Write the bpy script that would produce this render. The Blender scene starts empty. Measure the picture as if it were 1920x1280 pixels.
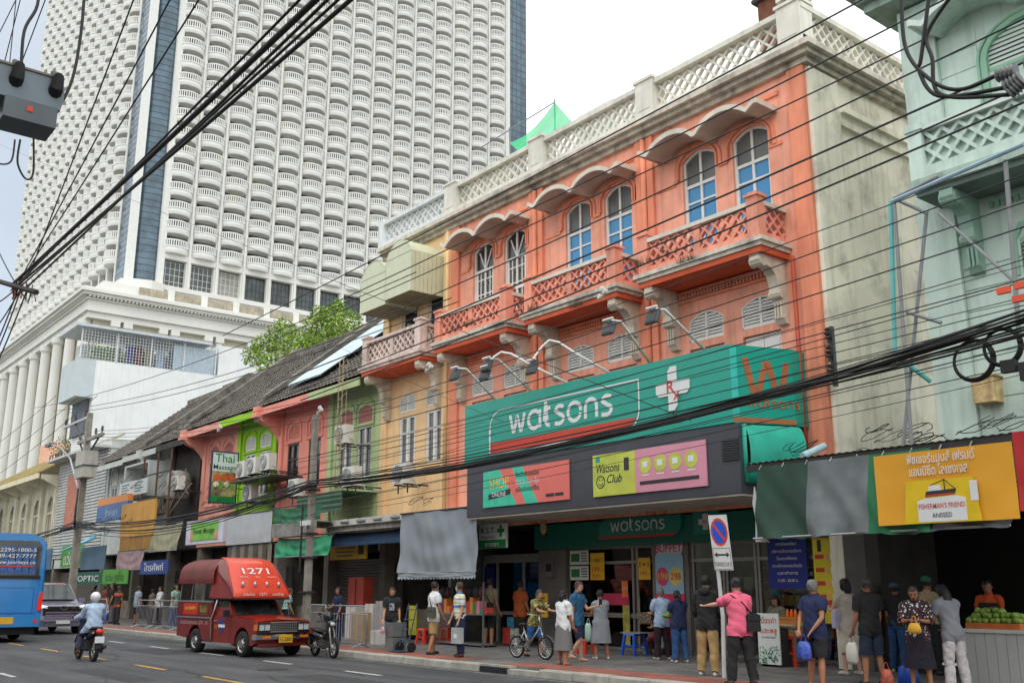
import bpy, math, random
import numpy as np
from mathutils import Vector, Matrix
random.seed(7); R=math.radians
sc=bpy.context.scene; COL=sc.collection
# ---------------------------------------------------------------- camera
FPX=1867.; HORPX=463.; CAMZ=1.72
PITCH=math.atan(HORPX/FPX); TH=math.atan(1535./math.hypot(FPX,HORPX))
hv=Vector((-math.cos(TH),math.sin(TH),0)); rv=Vector((math.sin(TH),math.cos(TH),0))
fv=hv*math.cos(PITCH)+Vector((0,0,math.sin(PITCH))); uv=-hv*math.sin(PITCH)+Vector((0,0,math.cos(PITCH)))
cd=bpy.data.cameras.new('camera'); cam=bpy.data.objects.new('camera',cd); COL.objects.link(cam)
cd.sensor_width=36; cd.lens=FPX/1920*36; cd.clip_end=3000; cd.clip_start=.1
cam.matrix_world=Matrix(((rv.x,uv.x,-fv.x,0),(rv.y,uv.y,-fv.y,0),(rv.z,uv.z,-fv.z,CAMZ),(0,0,0,1)))
sc.camera=cam
# ---------------------------------------------------------------- light
SUN_EL,SUN_AZ=R(55),R(128)      # azimuth from +Y clockwise
w=bpy.data.worlds.new('World'); sc.world=w; w.use_nodes=True
nt=w.node_tree; nt.nodes.clear(); N=nt.nodes.new; LK=nt.links.new
sky=N('ShaderNodeTexSky'); sky.sky_type='NISHITA'; sky.sun_disc=False; sky.sun_elevation=SUN_EL; sky.sun_rotation=SUN_AZ
sky.air_density=1.2; sky.dust_density=2.5
tc=N('ShaderNodeTexCoord'); mp=N('ShaderNodeMapping'); mp.inputs['Scale'].default_value=(1.1,1.1,1.9); mp.inputs['Location'].default_value=(.35,.1,.2)
nz=N('ShaderNodeTexNoise'); nz.inputs['Scale'].default_value=1.35; nz.inputs['Detail'].default_value=5; nz.inputs['Roughness'].default_value=.5
rp=N('ShaderNodeValToRGB'); rp.color_ramp.elements[0].position=.2; rp.color_ramp.elements[0].color=(.6,.6,.6,1); rp.color_ramp.elements[1].position=.47
mx=N('ShaderNodeMixRGB'); mx.inputs[2].default_value=(11.6,12.0,12.1,1)
bg=N('ShaderNodeBackground'); bg.inputs['Strength'].default_value=.12; wo=N('ShaderNodeOutputWorld')
LK(tc.outputs['Generated'],mp.inputs[0]); LK(mp.outputs[0],nz.inputs[0]); LK(nz.outputs['Fac'],rp.inputs[0]); LK(rp.outputs[0],mx.inputs[0])
dt=N('ShaderNodeVectorMath'); dt.operation='DOT_PRODUCT'; dt.inputs[1].default_value=tuple((fv*FPX+rv*(-1100)-uv*(-60)).normalized()); mr=N('ShaderNodeMapRange'); mr.interpolation_type='SMOOTHSTEP'; mr.inputs[1].default_value=.99; mr.inputs[2].default_value=.80; mr.inputs[3].default_value=.35; mr.inputs[4].default_value=1
mm_=N('ShaderNodeMath'); mm_.operation='MULTIPLY'; nn_=N('ShaderNodeVectorMath'); nn_.operation='NORMALIZE'; LK(tc.outputs['Generated'],nn_.inputs[0]); LK(nn_.outputs[0],dt.inputs[0]); LK(dt.outputs['Value'],mr.inputs[0]); LK(mr.outputs[0],mm_.inputs[0]); LK(rp.outputs[0],mm_.inputs[1]); LK(mm_.outputs[0],mx.inputs[0])
LK(sky.outputs[0],mx.inputs[1]); LK(mx.outputs[0],bg.inputs[0]); LK(bg.outputs[0],wo.inputs[0])
sl=bpy.data.lights.new('sun','SUN'); sl.energy=1.0; sl.angle=R(40); sl.color=(1,.965,.91)
so=bpy.data.objects.new('sun',sl); COL.objects.link(so)
so.rotation_euler=Vector((-math.sin(SUN_AZ)*math.cos(SUN_EL),-math.cos(SUN_AZ)*math.cos(SUN_EL),-math.sin(SUN_EL))).to_track_quat('-Z','Y').to_euler()
sc.cycles.max_bounces=5; sc.cycles.diffuse_bounces=3; sc.cycles.glossy_bounces=2; sc.cycles.transmission_bounces=3; sc.cycles.transparent_max_bounces=10; sc.cycles.caustics_reflective=False; sc.cycles.caustics_refractive=False; sc.cycles.use_adaptive_sampling=True; sc.cycles.adaptive_threshold=.02
w.cycles.sampling_method='MANUAL'; w.cycles.sample_map_resolution=256
sc.view_settings.view_transform='Standard'; sc.view_settings.look='None'; sc.view_settings.exposure=.12; sc.view_settings.gamma=1
# ---------------------------------------------------------------- pixel -> world (1920x1280 measurements of the photograph)
CP=Vector((0,0,CAMZ))
def ray(x,y): return fv*FPX+rv*(x-960)-uv*(y-640)
def ay(x,y,Y): d=ray(x,y); return CP+d*(Y/d.y)
def ax(x,y,X): d=ray(x,y); return CP+d*(X/d.x)
def az(x,y,z=0.): d=ray(x,y); return CP+d*((z-CAMZ)/d.z)
# ---------------------------------------------------------------- mesh helpers
class Fr:
    def __init__(s,o,ux=(1,0,0),uz=(0,0,1)):
        s.o=Vector(o); s.x=Vector(ux).normalized(); s.z=Vector(uz).normalized(); s.n=s.x.cross(s.z)
    def p(s,u,v,d=0): return s.o+s.x*u+s.z*v+s.n*d
class MB:
    def __init__(s): s.v=[]; s.f=[]; s.m=[]
    def add(s,vs,fs,m=0):
        b=len(s.v); s.v.extend([tuple(q) for q in vs]); s.f.extend([tuple(b+i for i in f) for f in fs]); s.m.extend([m]*len(fs)); return s
    def hexa(s,p,m=0): return s.add(p,[(0,3,2,1),(4,5,6,7),(0,1,5,4),(1,2,6,5),(2,3,7,6),(3,0,4,7)],m)
    def box(s,x0,x1,y0,y1,z0,z1,m=0):
        if x0>x1:x0,x1=x1,x0
        if y0>y1:y0,y1=y1,y0
        if z0>z1:z0,z1=z1,z0
        return s.hexa([(x0,y0,z0),(x1,y0,z0),(x1,y1,z0),(x0,y1,z0),(x0,y0,z1),(x1,y0,z1),(x1,y1,z1),(x0,y1,z1)],m)
    def fbox(s,fr,u0,u1,v0,v1,d0,d1,m=0):
        return s.hexa([fr.p(u0,v0,d1),fr.p(u1,v0,d1),fr.p(u1,v0,d0),fr.p(u0,v0,d0),fr.p(u0,v1,d1),fr.p(u1,v1,d1),fr.p(u1,v1,d0),fr.p(u0,v1,d0)],m)
    def fquad(s,fr,u0,u1,v0,v1,d,m=0): return s.add([fr.p(u0,v0,d),fr.p(u1,v0,d),fr.p(u1,v1,d),fr.p(u0,v1,d)],[(0,1,2,3)],m)
    def fprism(s,fr,pts,d0,d1,m=0):
        n=len(pts); vs=[fr.p(u,v,d0) for u,v in pts]+[fr.p(u,v,d1) for u,v in pts]
        return s.add(vs,[tuple(range(n-1,-1,-1)),tuple(range(n,2*n))]+[(i,(i+1)%n,n+(i+1)%n,n+i) for i in range(n)],m)
    def tube(s,pts,r,n=6,m=0,caps=True):
        pts=[Vector(p) for p in pts]; rs=r if isinstance(r,(list,tuple)) else [r]*len(pts); vs=[]; fs=[]; ref=None
        for i,p in enumerate(pts):
            t=(pts[min(i+1,len(pts)-1)]-pts[max(i-1,0)])
            if t.length<1e-9: t=Vector((0,0,1))
            t.normalize()
            a=t.cross(Vector((0,0,1)) if abs(t.z)<.9 else Vector((1,0,0))) if ref is None else ref-t*ref.dot(t)
            if a.length<1e-6: a=t.cross(Vector((1,.3,.2)))
            a.normalize(); ref=a; b=t.cross(a)
            for k in range(n):
                q=2*math.pi*k/n; vs.append(p+a*(rs[i]*math.cos(q))+b*(rs[i]*math.sin(q)))
        for i in range(len(pts)-1):
            for k in range(n): k2=(k+1)%n; fs.append((i*n+k,i*n+k2,(i+1)*n+k2,(i+1)*n+k))
        if caps: fs.append(tuple(range(n-1,-1,-1))); L=(len(pts)-1)*n; fs.append(tuple(range(L,L+n)))
        return s.add(vs,fs,m)
    def loft(s,rings,m=0,caps=True,closed=True):
        n=len(rings[0]); vs=[q for r in rings for q in r]; fs=[]
        for i in range(len(rings)-1):
            for k in range(n if closed else n-1): k2=(k+1)%n; fs.append((i*n+k,i*n+k2,(i+1)*n+k2,(i+1)*n+k))
        if caps and closed: fs.append(tuple(range(n-1,-1,-1))); L=(len(rings)-1)*n; fs.append(tuple(range(L,L+n)))
        return s.add(vs,fs,m)
    def lathe(s,prof,o=(0,0,0),axis='z',n=12,m=0,caps=True):
        rings=[]
        for r,h in prof:
            ring=[]
            for k in range(n):
                q=2*math.pi*k/n; a,b=r*math.cos(q),r*math.sin(q)
                ring.append((o[0]+a,o[1]+b,o[2]+h) if axis=='z' else (o[0]+h,o[1]+a,o[2]+b) if axis=='x' else (o[0]+b,o[1]+h,o[2]+a))
            rings.append(ring)
        return s.loft(rings,m,caps)
    def ball(s,c,r,n=8,k=6,m=0):
        rx,ry,rz=r if isinstance(r,(tuple,list)) else (r,r,r); rings=[]
        for j in range(k+1):
            a=-math.pi/2+math.pi*j/k; ca=max(.02,math.cos(a)); rings.append([(c[0]+rx*ca*math.cos(2*math.pi*i/n),c[1]+ry*ca*math.sin(2*math.pi*i/n),c[2]+rz*math.sin(a)) for i in range(n)])
        return s.loft(rings,m)
    def ribbon(s,fr,pts,wd,d0,d1,m=0,closed=False):
        P=[Vector((a,b)) for a,b in pts]; n=len(P); L=[];Rr=[]
        for i in range(n):
            a=P[i-1] if (i>0 or closed) else None; c=P[(i+1)%n] if (i<n-1 or closed) else None
            t=Vector((0,0))
            if a is not None: t+=(P[i]-a).normalized()
            if c is not None: t+=(c-P[i]).normalized()
            if t.length<1e-6: t=Vector((1,0))
            t.normalize(); nn=Vector((-t.y,t.x)); k=1.
            if c is not None:
                e=(c-P[i]).normalized(); k=1/max(.45,abs(nn.dot(Vector((-e.y,e.x)))))
            L.append(P[i]+nn*wd/2*k); Rr.append(P[i]-nn*wd/2*k)
        rings=[[fr.p(L[i].x,L[i].y,d0),fr.p(Rr[i].x,Rr[i].y,d0),fr.p(Rr[i].x,Rr[i].y,d1),fr.p(L[i].x,L[i].y,d1)] for i in range(n)]
        if closed: rings.append(rings[0])
        return s.loft(rings,m,caps=not closed)
    def mesh(s,name,mats,smooth=False):
        me=bpy.data.meshes.new(name); me.from_pydata(s.v,[],s.f)
        for a in (mats if isinstance(mats,(list,tuple)) else [mats]): me.materials.append(a)
        if any(s.m): me.polygons.foreach_set('material_index',s.m)
        if smooth: me.polygons.foreach_set('use_smooth',[True]*len(me.polygons))
        me.update(); return me
    def build(s,name,mats,parent=None,smooth=False,world=True): return link(name,s.mesh(name,mats,smooth),parent,world)
def rootmat(o): return Matrix.LocRotScale(o.location,o.rotation_euler,o.scale)
def wmat(o): return rootmat(o) if o.parent is None else wmat(o.parent)@o.matrix_parent_inverse@rootmat(o)
def link(name,me,parent=None,world=True,loc=None,rz=0):
    o=bpy.data.objects.new(name,me); COL.objects.link(o)
    if parent is not None:
        o.parent=parent
        if world: o.matrix_parent_inverse=wmat(parent).inverted()
    if loc is not None: o.location=loc; o.rotation_euler=(0,0,rz)
    return o
def tag(o,label=None,cat=None,group=None,kind=None):
    if label:o['label']=label
    if cat:o['category']=cat
    if group:o['group']=group
    if kind:o['kind']=kind
    return o
def thing(name,loc,label,cat,group=None,rz=0):
    o=bpy.data.objects.new(name,None); COL.objects.link(o); o.location=loc; o.rotation_euler=(0,0,rz); o.empty_display_size=.1
    return tag(o,label,cat,group)
def copy_tree(o,parent=None):
    c=o.copy(); COL.objects.link(c)
    if parent is not None: c.parent=parent
    for ch in [q for q in COL.objects if q.parent==o]: copy_tree(ch,c)
    return c
# ---------------------------------------------------------------- materials
def lin(c): c/=255.; return c/12.92 if c<=.04045 else ((c+.055)/1.055)**2.4
def S(r,g,b): return (lin(r),lin(g),lin(b),1)
MATS={}
def M(name,col,rough=.7,var=.12,sc_=2.5,grime=0,streak=0,bump=0,metal=0,gcol=(.035,.032,.027,1),bsc=40,emit=0,spec=.5,stretch=None,alpha=1,coat=0):
    if name in MATS: return MATS[name]
    m=bpy.data.materials.new(name); m.use_nodes=True; t=m.node_tree; n=t.nodes; b=n['Principled BSDF']; L=t.links.new
    b.inputs['Roughness'].default_value=rough; b.inputs['Metallic'].default_value=metal; b.inputs['Base Color'].default_value=col
    b.inputs['Specular IOR Level'].default_value=spec
    if coat: b.inputs['Coat Weight'].default_value=coat; b.inputs['Coat Roughness'].default_value=.06
    if alpha<1: b.inputs['Alpha'].default_value=alpha
    if emit: b.inputs['Emission Color'].default_value=col; b.inputs['Emission Strength'].default_value=emit
    out=None; g=n.new('ShaderNodeNewGeometry')
    def noise(scale,det=4,st=None,ro=.55):
        z=n.new('ShaderNodeTexNoise'); z.inputs['Scale'].default_value=scale; z.inputs['Detail'].default_value=det; z.inputs['Roughness'].default_value=ro
        if st:
            q=n.new('ShaderNodeMapping'); q.inputs['Scale'].default_value=st; L(g.outputs['Position'],q.inputs[0]); L(q.outputs[0],z.inputs[0])
        else: L(g.outputs['Position'],z.inputs[0])
        return z.outputs['Fac']
    def ramp(x,a,c):
        q=n.new('ShaderNodeMapRange'); q.inputs[1].default_value=a; q.inputs[2].default_value=c; L(x,q.inputs[0]); return q.outputs[0]
    def mix(fac,c1,c2,mode='MIX',f=1.):
        q=n.new('ShaderNodeMixRGB'); q.blend_type=mode
        if fac is None: q.inputs[0].default_value=f
        else: L(fac,q.inputs[0])
        for i,c in ((1,c1),(2,c2)):
            if isinstance(c,tuple): q.inputs[i].default_value=c
            else: L(c,q.inputs[i])
        return q.outputs[0]
    cur=col
    if var:
        lo=tuple(max(0,x*(1-var*1.3)) for x in col[:3])+(1,); hi=tuple(min(1,x*(1+var)) for x in col[:3])+(1,)
        cur=mix(ramp(noise(sc_,5,stretch),.32,.68),lo,hi)
    def scale(x,k):
        q=n.new('ShaderNodeMath'); q.operation='MULTIPLY'; q.inputs[1].default_value=k; L(x,q.inputs[0]); return q.outputs[0]
    if streak: cur=mix(scale(ramp(noise(1.,6,(5.,5.,.35)),.5,.72),streak),cur,gcol)
    if grime: cur=mix(scale(ramp(noise(.9,6,None,.68),.5,.75),grime),cur,gcol)
    if not isinstance(cur,tuple): L(cur,b.inputs['Base Color'])
    if bump:
        q=n.new('ShaderNodeBump'); q.inputs['Strength'].default_value=bump; q.inputs['Distance'].default_value=.02; L(noise(bsc,4),q.inputs['Height']); L(q.outputs[0],b.inputs['Normal'])
    MATS[name]=m; return m
def glass(name,col,rough=.08,var=.25): return M(name,col,rough,var,.9,spec=.6)
def clear_glass():
    if 'clear' in MATS: return MATS['clear']
    m=bpy.data.materials.new('clear_glass'); m.use_nodes=True; t=m.node_tree; n=t.nodes; n.clear()
    o=n.new('ShaderNodeOutputMaterial'); tr=n.new('ShaderNodeBsdfTransparent'); tr.inputs[0].default_value=(.82,.86,.85,1); gl=n.new('ShaderNodeBsdfGlossy'); gl.inputs['Roughness'].default_value=.03
    mx_=n.new('ShaderNodeMixShader'); fr=n.new('ShaderNodeFresnel'); fr.inputs[0].default_value=1.5
    t.links.new(fr.outputs[0],mx_.inputs[0]); t.links.new(tr.outputs[0],mx_.inputs[1]); t.links.new(gl.outputs[0],mx_.inputs[2]); t.links.new(mx_.outputs[0],o.inputs[0])
    MATS['clear']=m; return m
WHITE=M('white_paint',S(225,226,222),.6,.06,3)
BLACK=M('black_rubber',(.012,.012,.013,1),.6,.2)
CABLE=M('cable_sheath',(.014,.014,.015,1),.55,.2)
CONC=M('concrete',S(150,145,135),.85,.18,4,grime=.35,streak=.25,bump=.3)
STEEL=M('galvanised_steel',S(165,168,172),.4,.12,8,metal=.8)
CHROME=M('chrome',(.75,.75,.76,1),.12,.05,metal=1)
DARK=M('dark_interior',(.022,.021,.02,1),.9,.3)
DMET=M('dark_metal',(.035,.036,.04,1),.45,.2)
# ---------------------------------------------------------------- lettering
def text(s,fr,u,v,size,mat,parent,name='lettering',width=None,align='CENTER',d=.004,ext=.003,shear=0):
    c=bpy.data.curves.new('txt','FONT'); c.body=s; c.size=size; c.align_x=align; c.resolution_u=3; c.shear=shear; c.offset=.008*size
    o=bpy.data.objects.new('txt',c); COL.objects.link(o); dg=bpy.context.evaluated_depsgraph_get(); dg.update()
    me=bpy.data.meshes.new_from_object(o.evaluated_get(dg)); bpy.data.objects.remove(o); bpy.data.curves.remove(c)
    n=len(me.vertices)
    if n==0: return None
    a=np.empty(n*3); me.vertices.foreach_get('co',a); a=a.reshape(-1,3); k=1.
    if width: k=width/max(1e-6,a[:,0].max()-a[:,0].min())
    q=np.array(fr.o)+np.outer(a[:,0]*k+u,fr.x)+np.outer(a[:,1]*1+v,fr.z)+np.outer(np.full(n,d+ext),fr.n)
    me.vertices.foreach_set('co',q.ravel()); me.materials.clear(); me.materials.append(mat); me.update()
    return link(name,me,parent)
WGL={'w':([[(0,1),(.27,.06),(.36,.06),(.62,.86),(.66,.86),(.93,.06),(1.02,.06),(1.28,1)]],1.28)}
def arc(cx,cy,rx,ry,a0,a1,n=12): return [(cx+rx*math.cos(R(a0+(a1-a0)*i/n)),cy+ry*math.sin(R(a0+(a1-a0)*i/n))) for i in range(n+1)]
WGL['a']=([arc(.5,.5,.5,.48,40,320,16),[(.98,1.0),(.98,.02)]],1.0)
WGL['t']=([[(.12,1.35),(.12,.32)]+arc(.42,.32,.3,.28,180,275,6),[(.12,.98),(.5,.98)]],.5)
WGL['s']=([[(.74,.9)]+arc(.42,.73,.32,.24,60,180,6)+arc(.36,.27,.36,.25,75,-90,8)+[(.02,.06)]],.74)
WGL['o']=([arc(.5,.5,.5,.48,0,345,20)],1.0)
WGL['n']=([[(0,0)]+[(0,.5)]+arc(.42,.56,.42,.42,180,0,10)+[(.84,0)]],.84)
def wlogo(word,fr,u,v,xh,mat,parent,wd=.2,gap=.34,d=.004,name='lettering'):
    mb=MB(); x=u
    for i,ch in enumerate(word):
        st,wdt=WGL[ch]
        for j,pl in enumerate(st): mb.ribbon(fr,[(x+a*xh,v+b*xh) for a,b in pl],wd*xh,d,d+.008+.0006*j)
        x+=(wdt+gap)*xh
    return mb.build(name,mat,parent),x
def panelbox(fr,u0,u1,v0,v1,d0,d1): return MB().fbox(fr,u0,u1,v0,v1,d0,d1)
def lattice(mb,fr,w_,h_,cell=.3,bar=.06,th=.07,knob=.055,m=0):
    s2=cell; k=-math.ceil(h_/s2)
    while k*s2<w_:
        for sg in (1,-1):
            # line u = k*s2 + v (sg 1) or u = k*s2 + (h-v)
            v0=max(0,-k*s2); v1=min(h_,w_-k*s2)
            if v1-v0>.03:
                pts=[(k*s2+v0,v0 if sg>0 else h_-v0),(k*s2+v1,v1 if sg>0 else h_-v1)]
                mb.ribbon(fr,pts,bar,-th/2+(.002 if sg>0 else 0),th/2-(.004 if sg>0 else 0),m)
        k+=1
    if knob:
        K=int((w_+h_)/s2)+2
        for k1 in range(-K,K):
            for k2 in range(-K,K):
                u=(k1*s2+k2*s2+h_)/2; v=u-k1*s2
                if knob<u<w_-knob and knob<v<h_-knob:
                    mb.fprism(fr,[(u+knob*math.cos(q*math.pi/3),v+knob*math.sin(q*math.pi/3)) for q in range(6)],-th/2-.004,th/2+.004,m)
def wall_open(mb,fr,u0,u1,v0,v1,ops,dep=.2,m=0,mr=None):
    """wall front at d=0 with openings (a0,a1,b0,b1,rise); reveals go back by dep"""
    mr=m if mr is None else mr; cols={}
    for o in ops: cols.setdefault((o[0],o[1]),[]).append(o)
    x=u0
    for (a0,a1) in sorted(cols):
        if a0>x+1e-4: mb.fquad(fr,x,a0,v0,v1,0,m)
        y=v0
        for (_,_,b0,b1,rise) in sorted(cols[(a0,a1)],key=lambda q:q[2]):
            if b0>y+1e-4: mb.fquad(fr,a0,a1,y,b0,0,m)
            n=8 if rise else 1; top=[]
            for i in range(n+1):
                t=i/n; top.append((a0+(a1-a0)*t,b1-rise+rise*4*t*(1-t) if rise else b1))
            ymax=b1+.02 if rise else b1
            if rise:
                for i in range(n): mb.add([fr.p(*top[i],0),fr.p(*top[i+1],0),fr.p(top[i+1][0],ymax,0),fr.p(top[i][0],ymax,0)],[(0,1,2,3)],m)
            for i in range(n): mb.add([fr.p(*top[i],0),fr.p(*top[i],-dep),fr.p(*top[i+1],-dep),fr.p(*top[i+1],0)],[(0,1,2,3)],mr)
            e=b1-rise
            mb.add([fr.p(a0,b0,0),fr.p(a0,b0,-dep),fr.p(a0,e,-dep),fr.p(a0,e,0)],[(0,1,2,3)],mr)
            mb.add([fr.p(a1,e,0),fr.p(a1,e,-dep),fr.p(a1,b0,-dep),fr.p(a1,b0,0)],[(0,1,2,3)],mr)
            mb.add([fr.p(a0,b0,0),fr.p(a1,b0,0),fr.p(a1,b0,-dep),fr.p(a0,b0,-dep)],[(0,1,2,3)],mr)
            y=ymax
        if v1>y+1e-4: mb.fquad(fr,a0,a1,y,v1,0,m)
        x=a1
    if u1>x+1e-4: mb.fquad(fr,x,u1,v0,v1,0,m)
    return mb
def smooth(pts,n=6):
    P=[Vector(p) for p in pts]; out=[]
    for i in range(len(P)-1):
        a,b,c,d=P[max(i-1,0)],P[i],P[i+1],P[min(i+2,len(P)-1)]
        for k in range(n):
            t=k/n; out.append(.5*((2*b)+(c-a)*t+(2*a-5*b+4*c-d)*t*t+(3*b-a-3*c+d)*t**3))
    return out+[P[-1]]
def sep(name,mat,par,*bx):
    for q in bx: MB().box(*q).build(name,mat,par)
def sag(a,b,s,n=14):
    a=Vector(a);b=Vector(b); return [a.lerp(b,i/n)-Vector((0,0,s*4*(i/n)*(1-i/n))) for i in range(n+1)]
# ================================================================ setting
ASPH=M('asphalt',(.082,.083,.088,1),.8,.28,.8,grime=.45,bump=.5,bsc=160,gcol=(.025,.025,.026,1),stretch=(.25,1.6,1))
PAVE=bpy.data.materials.new('paving'); PAVE.use_nodes=True
def paving(m,c1,c2,mort,sx,sy):
    t=m.node_tree; n=t.nodes; b=n['Principled BSDF']; L=t.links.new; b.inputs['Roughness'].default_value=.85
    g=n.new('ShaderNodeNewGeometry'); br=n.new('ShaderNodeTexBrick'); br.offset=.5
    br.inputs['Color1'].default_value=c1; br.inputs['Color2'].default_value=c2; br.inputs['Mortar'].default_value=mort; br.inputs['Scale'].default_value=1
    br.inputs['Brick Width'].default_value=sx; br.inputs['Row Height'].default_value=sy; br.inputs['Mortar Size'].default_value=.008
    z=n.new('ShaderNodeTexNoise'); z.inputs['Scale'].default_value=1.1; z.inputs['Detail'].default_value=8; z.inputs['Roughness'].default_value=.65
    q=n.new('ShaderNodeMapRange'); q.inputs[1].default_value=.35; q.inputs[2].default_value=.7; q.inputs[3].default_value=.62; q.inputs[4].default_value=1.12
    x=n.new('ShaderNodeMixRGB'); x.blend_type='MULTIPLY'; x.inputs[0].default_value=1
    L(g.outputs['Position'],br.inputs[0]); L(g.outputs['Position'],z.inputs[0]); L(z.outputs['Fac'],q.inputs[0]); L(br.outputs[0],x.inputs[1]); L(q.outputs[0],x.inputs[2]); L(x.outputs[0],b.inputs['Base Color'])
paving(PAVE,S(128,124,120),S(112,109,106),S(70,68,66),.4,.4)
REDP=bpy.data.materials.new('red_paving'); REDP.use_nodes=True; paving(REDP,S(172,104,88),S(150,90,78),S(95,70,62),.3,.3)
KERB=M('kerb_concrete',S(172,168,158),.85,.15,5,grime=.45,bump=.4,gcol=(.09,.085,.075,1))
YEL=M('yellow_road_paint',S(196,150,66),.7,.25,9,grime=.5,gcol=(.06,.06,.06,1)); WRP=M('white_road_paint',S(190,190,186),.7,.2,9,grime=.5,gcol=(.07,.07,.07,1))
tag(MB().box(-900,900,-500,1200,-.3,-.02).build('ground',M('far_ground',S(110,108,100),.9)),kind='structure')
road=tag(MB().box(-260,60,-.2,13.46,-.25,0).build('road',ASPH),kind='structure')
for nm,mt,y,xs in (('yellow_lane_marking',YEL,8.32,[(-20.4-4.12*k,-18.45-4.12*k) for k in range(-2,14)]),('white_lane_marking',WRP,11.25,[(-19.9-4.0*k,-18.4-4.0*k) for k in range(-2,14)]),('white_lane_marking',WRP,5.3,[(-23.9-4.*k,-22.7-4.*k) for k in range(-3,10)])):
    for a,b in xs: MB().box(a,b,y-.06,y+.06,.001,.004).build(nm,mt,road)
MB().box(-200,30,13.16,13.26,.001,.004).build('edge_line',M('worn_line',S(120,120,118),.8,.4,6,grime=.9,gcol=(.05,.05,.05,1)),road)
pav=tag(MB().box(-260,60,13.7,21,-.2,.15).build('pavement',PAVE),kind='structure')
for a,b in ((-27,-19.2),(-17.6,-1)): MB().box(a,b,13.72,14.62,.151,.156).build('red_tile_strip',REDP,pav)
MB().box(-48,-28.2,13.72,14.5,.151,.156).build('red_tile_strip',REDP,pav)
tag(MB().box(-260,60,-4,-.3,-.2,.15).build('near_pavement',PAVE),kind='structure')
tag(MB().box(-120,40,-14,-4.2,-.2,9.5).build('opposite_street_wall',M('opposite_wall',S(150,142,130),.85,.2,.4,streak=.3)),kind='structure')
krb=tag(MB().box(-260,60,13.47,13.69,-.2,.1).build('kerb',KERB),kind='structure')
km=MB(); km.loft([[(x,13.455,.0),(x,13.465,.13),(x,13.485,.155),(x,13.70,.155),(x,13.70,0)] for x in (0,.985)]); kme=km.mesh('kerb_stone',KERB)
for k in range(62):
    x=-60+k
    if abs(x+18)<.5 or abs(x+17)<.3: continue
    link('kerb_stone',kme,krb,loc=(x,random.uniform(-.006,.006),random.uniform(-.006,.006)))
PATCH=M('asphalt_patch',(.055,.055,.058,1),.9,.2,3,bump=.5,bsc=120); rn=random.Random(2)
for x,y,w_,d_ in ((-19.5,9.6,2.6,.9),(-31,9.9,3.5,1.2),(-24,6.6,4,.7),(-36,12.3,3,.8),(-15.5,12.2,2.4,.9)): MB().fprism(Fr((x,y,.0015),(1,0,0),(0,1,0)),[(0,0),(w_,.08),(w_*.97,d_),(w_*.4,d_*1.06),(.05,d_*.96)],0,.0012).build('asphalt_patch',PATCH,road)
for k in range(9):
    x,y=rn.uniform(-34,-14),rn.uniform(6,12.8); pts=[(x,y)]
    for q in range(9): pts.append((pts[-1][0]+rn.uniform(.2,.5),pts[-1][1]+rn.uniform(-.18,.18)))
    MB().ribbon(Fr((0,0,.003),(1,0,0),(0,1,0)),pts,.03,0,.001).build('tar_seam',BLACK,road)
mh=MB(); mh.lathe([(.34,0),(.34,.005)],(-21.2,10.2,.001),n=24); mh.build('manhole_cover',DMET,road)
gr=thing('drain_grate',(-17.5,13.5,0),'rusty iron storm drain grate set into the kerb face','drain')
MB().box(-18.02,-17.0,13.52,13.7,-.05,.157).build('frame',KERB,gr)
for k in range(14): MB().box(-17.96+.068*k,-17.925+.068*k,13.44,13.52,.0,.12).build('bar',DMET,gr)
# ================================================================ tower
TW=M('tower_white',S(224,224,218),.75,.05,.15,streak=.16,gcol=(.42,.40,.34,1)); TWB=M('tower_balcony_white',S(230,230,226),.7,.04,.4,streak=.12,gcol=(.45,.43,.37,1))
TG=M('tower_dark_glazing',(.055,.06,.062,1),.25,.5,.35); TBG=M('tower_blue_glazing',S(76,100,114),.1,.35,.5,spec=.8); TBG2=M('tower_blue_mullion',S(60,84,104),.3,.2)
tower=thing('hotel_tower',(-150,44.7,0),'tall cream tower covered in rounded white balconies with blue glazed corner','tower')
TX,TY=-150.,44.7; PX=4.57; C0=51.5; NC=15; ZB=52.8; FH=3.2; NF=29; LPX=4.1; LC0=-158.1; NL=17
def balcony_mesh():
    mb=MB(); n=12; a,b=2.08,1.55
    def ring(k,z,back=0): return [(a*k*math.cos(math.pi*i/n),-b*k*math.sin(math.pi*i/n),z) for i in range(n+1)]
    prof=[(.90,0),(.95,.22),(.99,.5),(.96,.52),(.96,.92),(1.02,.96),(1.02,1.12),(.95,1.14)]
    mb.loft([ring(k,z) for k,z in prof],closed=False,caps=False)
    mb.add(ring(.90,0),[tuple(range(n+1))]); mb.add(ring(.95,1.14),[tuple(range(n,-1,-1))])
    mb.loft([ring(.93,1.98),ring(1.02,1.98),ring(1.02,2.18),ring(.93,2.18),ring(.93,1.98)],closed=False,caps=False)
    for i in range(17):
        q=math.pi*(i+.5)/17; cx,cy=a*.97*math.cos(q),-b*.97*math.sin(q); tx,ty=-math.sin(q)*.085,-math.cos(q)*.085; nx,ny=math.cos(q)*.05,-math.sin(q)*.05
        P=[(cx+tx+nx,cy+ty+ny),(cx-tx+nx,cy-ty+ny),(cx-tx-nx,cy-ty-ny),(cx+tx-nx,cy+ty-ny)]
        mb.add([(x,y,1.13) for x,y in P]+[(x,y,1.99) for x,y in P],[(0,1,5,4),(1,2,6,5),(2,3,7,6),(3,0,4,7)])
    return mb
bal=balcony_mesh(); bme=bal.mesh('balcony',TWB); rest=MB(); nbal=0
spots=[]
for c in range(NC):
    for f in range(NF): spots.append((TX,C0+c*PX,ZB+f*FH,math.pi/2))
for c in range(NL):
    for f in range(NF): spots.append((LC0-c*LPX,TY,ZB-1.2+f*FH,0))
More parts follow.
